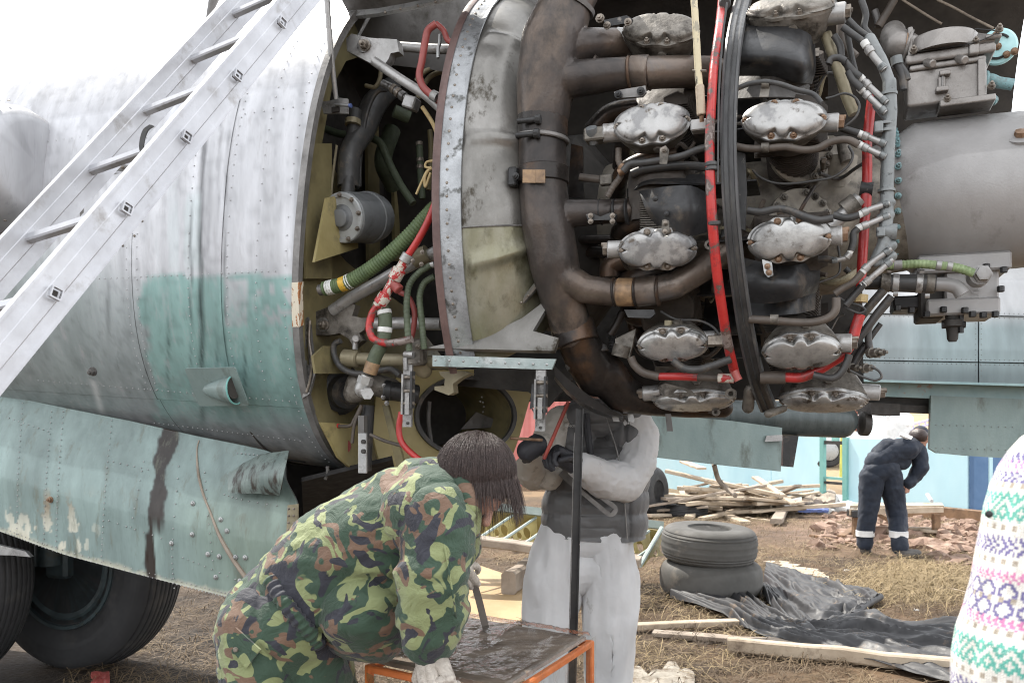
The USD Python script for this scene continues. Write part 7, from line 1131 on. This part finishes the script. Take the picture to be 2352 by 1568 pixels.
# hair: shell and strands falling forward
hs = blob([[(ha(-.24, .30, 0), .108), (ha(-.05, .36, 0), .100)], [(ha(-.25, .1, .25), .082), (ha(.1, -.2, .55), .05)], [(ha(-.25, .1, -.25), .082), (ha(.1, -.2, -.55), .05)], [(ha(.3, .7, 0), .06), (ha(.5, .65, 0), .045)]], .008, 8); hair = part(cm, 'hair', wrinkle(hs, .004, 30, 5, (1, 1, .3)), 'hair_dark', smooth=True)
rh = np.random.default_rng(5); cp, cw, cn_ = [], [], []
gdir = unit([.10, -.03, -.98])
for i in range(8000):
    d = rh.normal(size=3); d = unit(d); d2 = d[0] * hf * .8 + d[1] * hu + d[2] * np.cross(hf, hu)
    if d2 @ hf > .50 and d2 @ hu < .45: continue
    c0 = ha(-.24, .30, 0); crown = ha(-.75, .95, 0); R = .116 + .008 * rh.random(); p = c0 + R * d2; t = p - crown; t = unit(t - (t @ d2) * d2 + .05 * d2); L = .085 + .055 * rh.random(); pts = []
    for k in range(8):
        pts.append(p.copy()); t = unit(t * .85 + gdir * .30 + .012 * rh.normal(size=3)); p = p + t * L / 7; off = p - c0; m_ = np.linalg.norm(off)
        if m_ < R or (off @ gdir) / m_ < .30: p = c0 + off / m_ * R
    cp += pts; cn_.append(8); cw += list(np.linspace(.0010, .0005, 8))
bc_ = UsdGeom.BasisCurves.Define(stage, cm.path + '/hair_strands'); bc_.CreatePointsAttr(Vt.Vec3fArray.FromNumpy((np.array(cp) - cm.loc).astype(np.float32))); bc_.CreateCurveVertexCountsAttr(Vt.IntArray.FromNumpy(np.array(cn_, np.int32))); bc_.CreateWidthsAttr(Vt.FloatArray.FromNumpy(np.array(cw, np.float32))); bc_.SetWidthsInterpolation('vertex'); bc_.CreateTypeAttr('linear'); UsdShade.MaterialBindingAPI.Apply(bc_.GetPrim()).Bind(M['hair_dark']); bc_.GetPrim().SetCustomDataByKey('kind', 'stuff')
part(cm, 'collar', tube([q(1035, 1075, 2.60), q(1062, 1110, 2.52), q(1080, 1165, 2.50), q(1082, 1230, 2.52)], [.03, .034, .034, .026], 12), 'camouflage', smooth=True)
# ---- worker in white overalls and dark vest
wm = thing('person', 'person in white overalls, grey padded vest and black gloves standing behind the engine', 'person', P(1350, 1600, 4.5) * [1, 1, 0]); Yw = 4.5; w_ = lambda x, y, d=0.: P(x, y, Yw + d)
hh = w_(1372, 868, .12); hd2, ha2 = face_head(hh, [-.1, -1, -.15], [0, -.1, 1], .1)
body = hd2 + [[(w_(1372, 905, .08), .055), (w_(1375, 960, .05), .06)], [(w_(1375, 985, .06), .06), (w_(1370, 1110, .03), .08), (w_(1345, 1240), .09)], [(w_(1470, 990), .06), (w_(1440, 1100, -.12), .045), (w_(1330, 1068, -.5), .032)], [(w_(1288, 995), .06), (w_(1225, 1085, -.15), .045), (w_(1240, 1025, -.45), .032)], [(w_(1285, 1270), .10), (w_(1265, 1450, -.02), .055), (w_(1262, 1590), .045)], [(w_(1400, 1270), .08), (w_(1399, 1450, -.02), .055), (w_(1400, 1590), .045)]]
part(wm, 'body', blob(body, .014, 8), 'skin', smooth=True); part(wm, 'hair', blob([[(ha2(-.25, .4, 0), .095), (ha2(.1, .55, 0), .085)]], .015), 'hair_dark', smooth=True)
ov = blob([[(w_(1296, 1230), .108), (w_(1272, 1320), .132), (w_(1264, 1430, -.03), .122), (w_(1260, 1540), .112), (w_(1260, 1600), .10)], [(w_(1402, 1230), .108), (w_(1400, 1320), .134), (w_(1399, 1430, -.03), .124), (w_(1400, 1540), .114), (w_(1398, 1600), .10)], [(w_(1306, 1240), .108), (w_(1394, 1240), .108)], [(w_(1300, 1310), .115), (w_(1380, 1310), .115)]], .018, 9)
ov = wrinkle(wrinkle(ov, .026, 3.2, 13, (2.6, 1, .38)), .007, 8, 14, (1.6, 1, .5)); part(wm, 'overalls', ov, 'white_suit', smooth=True)
s1 = blob([[(w_(1452, 975), .10), (w_(1466, 1000), .098), (w_(1462, 1060, -.08), .098), (w_(1432, 1105, -.14), .098), (w_(1385, 1100, -.30), .085), (w_(1335, 1072, -.48), .058)]], .012, 8); s1 = wrinkle(wrinkle(s1, .009, 6, 23, (1.6, 1, .7)), .004, 18, 24, (1, 1, 1.8)); part(wm, 'sleeve', s1, 'white_suit', smooth=True)
s2 = blob([[(w_(1292, 975), .088), (w_(1266, 1005, -.04), .084), (w_(1240, 1058, -.12), .078), (w_(1228, 1090, -.16), .074), (w_(1215, 1075, -.28), .06), (w_(1222, 1050, -.40), .045)], [(w_(1228, 1090, -.16), .072), (w_(1262, 1092, -.2), .06)]], .012, 8); s2 = wrinkle(wrinkle(s2, .010, 7, 33), .005, 18, 34); part(wm, 'sleeve', s2, 'suit_dirty', smooth=True, label='oil stained left hand sleeve')
ve = blob([[(w_(1326, 960), .10), (w_(1440, 960), .105)], [(w_(1316, 1060), .125), (w_(1432, 1060), .135)], [(w_(1305, 1180), .14), (w_(1425, 1180), .14)], [(w_(1310, 1225), .135), (w_(1425, 1225), .135)], [(w_(1326, 960), .10), (w_(1316, 1060), .125), (w_(1305, 1180), .14), (w_(1310, 1225), .135)], [(w_(1440, 960), .105), (w_(1432, 1060), .135), (w_(1425, 1180), .14), (w_(1425, 1225), .135)]], .013, 8)
vv = np.asarray(ve.vertices); vn = np.asarray(ve.vertex_normals); quilt = np.abs(np.sin((vv[:, 2] - .9) * math.pi / .115)) ** .5; zz = np.exp(-((vv[:, 0] - w_(1437, 1100)[0] + .05 * (vv[:, 2] - 1.1)) / .009) ** 2) * (vn[:, 1] < -.3); ve = wrinkle(trimesh.Trimesh(vv + vn * (.016 * quilt - .014 - .014 * zz)[:, None], ve.faces, process=False), .006, 9, 43); lv = np.array(ve.vertices); lv[:, 2] = np.maximum(lv[:, 2], .885 + .012 * np.sin(lv[:, 0] * 9)); part(wm, 'vest', trimesh.Trimesh(lv, ve.faces, process=False), 'vest_grey', smooth=True)
part(wm, 'zip', tube([w_(1392, 960, -.135), w_(1418, 1040, -.155), w_(1432, 1130, -.155), w_(1441, 1238, -.15)], .004, 6), 'rim_metal'); part(wm, 'vest_opening', tube([w_(1345, 950, -.12), w_(1352, 1010, -.14), w_(1362, 1080, -.14)], [.02, .018, .01], 8), 'glove_black')
tm = meshkit.text_mesh('Quechua', .0125, .002); tv = np.asarray(tm.vertices); to = w_(1297, 979, -.125); tx, ty_ = unit([1, -.12, -.06]), unit([.06, .0, 1]); part(wm, 'vest_lettering', trimesh.Trimesh(to + tv[:, :1] * tx + tv[:, 1:2] * ty_ + tv[:, 2:] * np.cross(tx, ty_) * 1.0, tm.faces), 'white_band', smooth=False)
h1 = hand(w_(1318, 1060, -.52), w_(1235, 1028, -.62) - w_(1318, 1060, -.52), [-.15, -.5, -.85], -1, (40, 50, 35), 1.25, edge=.006); part(wm, 'glove', h1, 'glove_black', smooth=True); part(wm, 'glove_cuff', tube([w_(1342, 1076, -.47), w_(1300, 1054, -.53), w_(1275, 1042, -.57)], [.052, .048, .046], 16), 'glove_black')
h2 = hand(w_(1222, 1048, -.42), w_(1216, 1000, -.55) - w_(1222, 1048, -.42), [.3, -.8, .2], 1, (50, 55, 40), 1.2, edge=.006); part(wm, 'glove', h2, 'glove_black', smooth=True); part(wm, 'glove_palm', blob([[(w_(1212, 1035, -.55), .05), (w_(1232, 1022, -.56), .05)]], .012), 'glove_black', smooth=True)
for x in (1262, 1400): part(wm, 'boot', blob([[(np.array([w_(x, 1600)[0], Yw, .06]), .06), (np.array([w_(x, 1600)[0] + (.03 if x > 1300 else -.03), Yw - .17, .05]), .048)]], .016), 'boot_dark', smooth=True)
# ---- worker in navy overalls bent over in the back
nm = thing('person', 'person in navy overalls and cap with reflective ankle bands bent over by the bench', 'person', P(2030, 1262, 9.6) * [1, 1, 0]); n_ = lambda x, y, d=0.: P(x, y, 9.6 + d)
hn = n_(2112, 1006, .05); hd3, ha3 = face_head(hn, [.75, .45, -.45], [.25, .2, .9], .1)
body = hd3 + [[(hn, .05), (n_(2085, 1028), .07), (n_(2024, 1070), .08)], [(n_(2012, 1085), .06), (n_(1995, 1175), .05), (n_(1986, 1245), .04)], [(n_(2036, 1085), .06), (n_(2058, 1180), .05), (n_(2066, 1255, -.24), .04)], [(n_(2108, 1030, .1), .06), (n_(2112, 1078), .045), (n_(2085, 1112, -.05), .035)]]
part(nm, 'body', blob(body, .02, 8), 'skin', smooth=True)
tz_ = blob([[(n_(2014, 1080), .145), (n_(2034, 1078), .145)], [(n_(2004, 1095), .130), (n_(1998, 1140), .108), (n_(1992, 1190), .088), (n_(1986, 1235), .080), (n_(1986, 1248), .076)], [(n_(2042, 1095), .130), (n_(2054, 1140), .108), (n_(2061, 1190), .092), (n_(2066, 1240, -.22), .082), (n_(2067, 1255, -.24), .076)]], .018, 7); part(nm, 'trousers', wrinkle(wrinkle(tz_, .012, 5, 53), .006, 12, 54), 'navy_cloth', smooth=True)
jn = blob([[(n_(2018, 1062), .135), (n_(2050, 1040), .130), (n_(2082, 1030), .120), (n_(2098, 1026, .05), .095)], [(n_(2022, 1042), .09), (n_(2040, 1024), .08)], [(n_(2108, 1035, .05), .085), (n_(2115, 1072), .078), (n_(2098, 1098), .06), (n_(2084, 1112, -.05), .05)], [(n_(2035, 1064), .10), (n_(2070, 1058), .09)]], .018, 7); part(nm, 'jacket', wrinkle(wrinkle(jn, .012, 6, 63), .006, 13, 64), 'navy_cloth', smooth=True)
part(nm, 'cap', blob([[(ha3(-.05, .55, 0), .092), (ha3(.2, .62, 0), .08)], [(ha3(.9, .55, .3), .02), (ha3(1.5, .35, .2), .014), (ha3(1.5, .35, -.2), .014), (ha3(.9, .55, -.3), .02)]], .012, 6), 'navy_cloth', smooth=True); part(nm, 'hair', blob([[(ha3(-.3, .15, .2), .085), (ha3(-.3, .15, -.2), .085)]], .015), 'hair_dark', smooth=True)
for c, d in ((n_(1987, 1224), 0), (n_(2064, 1226, -.2), 0)): part(nm, 'ankle_band', cyl(c - [0, 0, .032], c + [0, 0, .032], .098, 26), 'reflective_tape')
part(nm, 'shoulder_band', slab([n_(2068, 993, -.02), n_(2096, 1004, .0), n_(2092, 1010, -.08), n_(2066, 1000, -.08)], .02), 'reflective_tape')
for (x, y, d) in ((1988, 1250, 0), (2072, 1268, -.28)): 
    c = n_(x, y, d); c[2] = .05; part(nm, 'shoe', blob([[(c, .06), (c + [.2 if x > 2000 else .06, .08 if x > 2000 else .16, -.01], .045)]], .018), 'boot_dark', smooth=True)
part(nm, 'hand', hand(n_(2086, 1110, -.05), [-.2, .1, -1], [-.5, .6, 0], 1, size=1.0, edge=.008), 'skin', smooth=True)
# ---- knitted sweater at the right edge
sw = thing('person', 'person in white knitted sweater with coloured patterns at the right picture edge', 'person', [.95, 1.25, 0])
ye = [975, 1005, 1040, 1080, 1120, 1170, 1230, 1290, 1350, 1410, 1460, 1510, 1568, 1640, 1800, 2050]; xe = [x + 14 for x in [2400, 2353, 2327, 2303, 2284, 2270, 2260, 2250, 2240, 2225, 2206, 2198, 2194, 2190, 2190, 2200]]
zs = np.linspace(1.5 - (2050 - 960) / F_ * 1.25, 1.5 - (975 - 960) / F_ * 1.25, 620); RX, RY = .20, .155
def sring(z, n):
    y = 960 - (z - 1.5) * F_ / 1.25; xl = (np.interp(y, ye, xe) - CX) / F_ * 1.25; rx = RX * (1 if y > 1100 else 1 - .55 * ((1100 - y) / 125) ** 2); th = np.linspace(0, 2 * np.pi, n, endpoint=False); return np.stack([xl + rx - rx * np.cos(th), 1.25 - RY * (rx / RX) * np.sin(th), np.full(n, z)], -1)
NS = 760; rg_ = np.array([sring(z, NS) for z in zs]); cst, rst = .0043, .0039; per = np.linspace(0, 1, NS, endpoint=False) * 2 * np.pi * .178
row = ((zs[:, None] - zs[-1]) / -rst); colm = (per[None] / cst) + 0 * row; rowm = row + 0 * colm
stx = np.abs((colm % 1) - .5) * 2; bumpk = (1 - stx ** 2) * .0011 + .0006 * np.sin(rowm * 2 * np.pi + np.where(colm % 1 < .5, 1, -1) * (colm % .5) * 6); ctr = rg_.mean(1, keepdims=True); od = rg_ - ctr; od /= np.linalg.norm(od, axis=-1, keepdims=True); rg_ = rg_ + od * (bumpk + .009 * (fbm(rg_ * [7, 7, 11], 2, 77) - .5))[..., None]
ci, ri = np.floor(colm).astype(int), np.floor(rowm).astype(int)
WH, GN, NV, PK, BR = np.array([.80, .775, .72]), np.array([.13, .46, .38]), np.array([.17, .15, .33]), np.array([.66, .24, .44]), np.array([.42, .36, .29])
kc = np.ones(colm.shape + (3,)) * WH
def motif(r0, rows, color, shift=0):
    H, W = len(rows), len(rows[0]); r = ri - r0; ok = (r >= 0) & (r < H); a = np.array([[c == '#' for c in x] for x in rows]); m = ok & a[np.clip(r, 0, H - 1), (ci + shift) % W]; kc[m] = color
R0 = lambda y: int((zs[-1] - (1.5 - (y - 960) / F_ * 1.25)) / rst)
pk = ['..#..#', '.##.##', '#.##.#', '.#..#.']; br = ['##...', '##...']
dia = ['#...#...', '##.###.#', '.###.###', '.##...##', '##..#..#', '#..###..', '..##.##.', '.##...##', '.###.###', '##.###.#', '#...#...']
nv = ['#..#..#.', '##.##.#.', '.##.##..', '..##..##', '.##.##..', '##.##.#.', '#..#..#.']
rin = ['..####...', '.##..##..', '##....##.', '#......#.', '##....##.', '.##..##..', '..####...', '.##..##..', '##....##.', '#......#.', '##....##.', '.##..##..', '..####...']
for base in (R0(1052), R0(1052) + R0(1568) - R0(1052) - 0):
    if base == R0(1052):
        motif(R0(1040), nv[:4], NV); motif(R0(1062), pk, PK); motif(R0(1082), nv[2:6], NV); motif(R0(1108), br, BR, 1); motif(R0(1128), dia, GN); motif(R0(1205), br, BR); motif(R0(1226), nv, NV, 2); motif(R0(1275), br, BR, 2); motif(R0(1300), pk, PK); motif(R0(1325), rin, NV); motif(R0(1356), br, BR); motif(R0(1400), pk, PK, 3); motif(R0(1428), br, BR, 3); motif(R0(1455), dia, GN); motif(R0(1530), br, BR); motif(R0(1550), nv, NV)
kc *= (.88 + .2 * (1 - stx))[..., None]
m = loft(rg_, caps=False); part(sw, 'sweater', (m.vertices, m.faces[:, ::-1]), 'knit', col=kc.reshape(-1, 3))
fz = []; rf = np.random.default_rng(9); pts_, cnt_ = [], []
for i in range(2600):
    a, b = rf.integers(150, 610), rf.integers(0, NS // 2); p = rg_[a, b]; d = unit(od[a, b] + rf.normal(size=3) * .7); L = .004 + .012 * rf.random() ** 2; pts_ += [p, p + d * L * .5, p + d * L + rf.normal(size=3) * .002]; cnt_.append(3)
fz = UsdGeom.BasisCurves.Define(stage, sw.path + '/wool_fuzz'); fz.CreatePointsAttr(Vt.Vec3fArray.FromNumpy((np.array(pts_) - sw.loc).astype(np.float32))); fz.CreateCurveVertexCountsAttr(Vt.IntArray.FromNumpy(np.array(cnt_, np.int32))); fz.CreateWidthsAttr(Vt.FloatArray.FromNumpy(np.full(len(pts_), .00035, np.float32))); fz.SetWidthsInterpolation('vertex'); fz.CreateTypeAttr('linear'); UsdShade.MaterialBindingAPI.Apply(fz.GetPrim()).Bind(M['white_band']); fz.GetPrim().SetCustomDataByKey('kind', 'stuff')
hs_ = np.array([1.02, 1.27, 1.72]); hd4, ha4 = face_head(hs_, [-.5, .85, 0], [0, 0, 1], .1); part(sw, 'body', blob(hd4 + [[(hs_, .055), ([.98, 1.26, 1.48], .07)], [([.96, 1.25, 1.42], .1), ([.93, 1.25, .9], .12)], [([.88, 1.25, .85], .09), ([.88, 1.25, .08], .05)], [([1.02, 1.25, .85], .09), ([1.02, 1.25, .08], .05)]], .016, 8), 'skin', smooth=True); part(sw, 'hair', blob([[(ha4(-.25, .4, 0), .1), (ha4(-.3, -.4, 0), .085)]], .015), 'hair_dark', smooth=True); part(sw, 'shoulders', blob([[([.93, 1.25, 1.44], .07), ([1.12, 1.27, 1.44], .07)], [([1.14, 1.27, 1.42], .06), ([1.2, 1.25, 1.0], .05)]], .014), 'white_band', smooth=True)
part(sw, 'trousers', blob([[([.88, 1.25, .82], .12), ([.88, 1.25, .1], .08)], [([1.02, 1.25, .82], .12), ([1.02, 1.25, .1], .08)]], .02), 'navy_cloth', smooth=True); part(sw, 'sweater_button', lathe(P(2272, 1180, 1.2), (-.6, -.8, 0), [(0, .005), (.003, .005), (.004, .003)], 16), 'steel_black')
# ================================================================ CRATE AND TOOLS
ct = thing('orange_crate', 'orange angle iron crate topped with a dark board under clear plastic film', 'crate', [-.2, 2.9, 0])
cA, cB, cC, cD = np.array([-.163, 3.39, .72]), np.array([.277, 3.09, .72]), np.array([-.017, 2.49, .72]), np.array([-.457, 2.79, .72])
e1, e2 = unit(cB - cA), unit(cD - cA)
def angle(p, q, s=.035): 
    d = unit(q - p); return bx(.5 * (p + q), (np.linalg.norm(q - p) + s, s, s), (d, unit(np.cross(ZX if abs(d[2]) < .9 else e1, d)), np.cross(d, unit(np.cross(ZX if abs(d[2]) < .9 else e1, d)))), .004)
for p in (cA, cB, cC, cD): part(ct, 'corner_post', angle(p * [1, 1, 0], p - [0, 0, .02], .024), 'crate_orange')
for p, q_ in ((cA, cB), (cB, cC), (cC, cD), (cD, cA)): part(ct, 'top_rail', angle(p - [0, 0, .02], q_ - [0, 0, .02], .022), 'crate_orange'); part(ct, 'bottom_rail', angle(p * [1, 1, 0] + [0, 0, .05], q_ * [1, 1, 0] + [0, 0, .05], .03), 'crate_orange')
g = np.array([[cA + (cB - cA) * (.02 + .96 * u) + (cD - cA) * (.02 + .96 * v) for v in np.linspace(0, 1, 50)] for u in np.linspace(0, 1, 40)]); g[..., 2] += .006 + .006 * (fbm(g * 9, 3, 81) - .3); part(ct, 'top_board', sheet(g[:, ::-1], .012), 'crate_board')
g = np.array([[cA + (cB - cA) * (-.01 + 1.02 * u) + (cD - cA) * (-.01 + 1.02 * v) for v in np.linspace(0, 1, 90)] for u in np.linspace(0, 1, 80)]); uu, vv_ = np.meshgrid(np.linspace(-1, 1, 80), np.linspace(-1, 1, 90), indexing='ij'); edge = np.maximum(np.abs(uu), np.abs(vv_)); wv = 1 - np.abs(2 * fbm(np.stack([uu * 3.5, vv_ * 1.6 + uu, 0 * uu], -1), 4, 83) - 1) * 2.2; bump_ = np.exp(-((uu - .25) / .18) ** 2 - ((vv_ + .45) / .3) ** 2); g[..., 2] += .022 + .010 * wv * (1 - .5 * edge) + .05 * bump_ * (.6 + .6 * wv) - .018 * smoothstep(.965, 1.0, edge); part(ct, 'plastic_film', sheet(g), 'film', smooth=60)
g = np.array([[cB + (cC - cB) * v + ZX * (-.30 * u + .012) + .02 * e1 * (1 + .8 * (noise(np.array([[v * 14, u * 3, 1.]]), 3)[0] - .5)) for v in np.linspace(0, 1, 50)] for u in np.linspace(0, 1, 24)]); part(ct, 'film_side', sheet(g), 'film', smooth=60)
g = np.array([[cD + (cC - cD) * v + ZX * (-.26 * u - .03) + .02 * e2 * (1 + .9 * (noise(np.array([[v * 12, u * 3, 1.]]), 5)[0] - .5)) for v in np.linspace(0, .35, 30)] for u in np.linspace(0, 1, 24)]); part(ct, 'film_side', sheet(g), 'film', smooth=60)
bs = crv([P(1050, 1262, 3.2), P(1078, 1310, 3.2), P(1098, 1370, 3.19), P(1116, 1440, 3.16), P(1132, 1476, 3.1)], 40); single('webbing_strap', sheet(np.array([[p - np.array([.013, .004, 0]), p + np.array([.013, -.004, .002])] for p in bs]), .005), 'rubber_brown', 'dark brown bent strap standing up from the crate board', 'strap')
single('strap_foot_tab', bx(P(1126, 1474, 3.12), (.06, .03, .012), ch=.003), 'steel_black', 'small black clamp foot of the strap on the crate board', 'clamp')  # small black block at the foot of the strap
pl = thing('prop_pole', 'black angle iron pole standing before the white clad worker', 'pole', P(1310, 1793, 3.6) * [1, 1, 0])
pa, pb_ = P(1331, 938, 3.6), P(1308, 1700, 3.6) ; pb_[2] = 0
pd_ = unit(pb_ - pa); ps = unit(np.cross(pd_, [0, 1, 0])); pn_ = np.cross(pd_, ps); Lp = np.linalg.norm(pb_ - pa)
part(pl, 'angle_bar', loft([[pa + pd_ * l + a * ps + b * pn_ for a, b in ((-.0155, -.004), (.0155, -.004), (.0155, .024), (.011, .024), (.011, .001), (-.0155, .001))] for l in (0, Lp)]), 'steel_black', smooth=20); part(pl, 'worn_edge', tube([pa + pd_ * .1 - .018 * ps - .004 * pn_, pb_ - .018 * ps - .004 * pn_], .0018, 5, smooth=False), 'steel_grey')
single('red_bar', cyl(P(1306, 922, 3.85), P(1249, 1054, 3.85), .0085, 12, .002), 'tool_red', 'thin red steel bar held in the black gloved hand', 'bar')
single('brass_rod', cyl(P(1172, 1006, 3.85), P(1246, 1010, 3.87), .007, 10, .002), 'bolt_rust', 'short brownish rod held by the worker beside the duct', 'rod')
hb2 = Polygon([(0, -.024), (.30, -.034), (.30, .034), (0, .024)]).union(Point(.30, 0).buffer(.034)).difference(Polygon([(.12, -.008), (.31, -.012), (.31, .012), (.12, .008)]))
ho, hx = P(1290, 1082, 4.18), unit(P(1410, 1176, 4.20) - P(1290, 1082, 4.18)); single('slotted_tool', extr(hb2, ho, hx, unit(np.cross([0, -1, 0], hx)), .012), 'rim_metal', 'dark grey flat slotted handle hanging across the vest', 'tool')
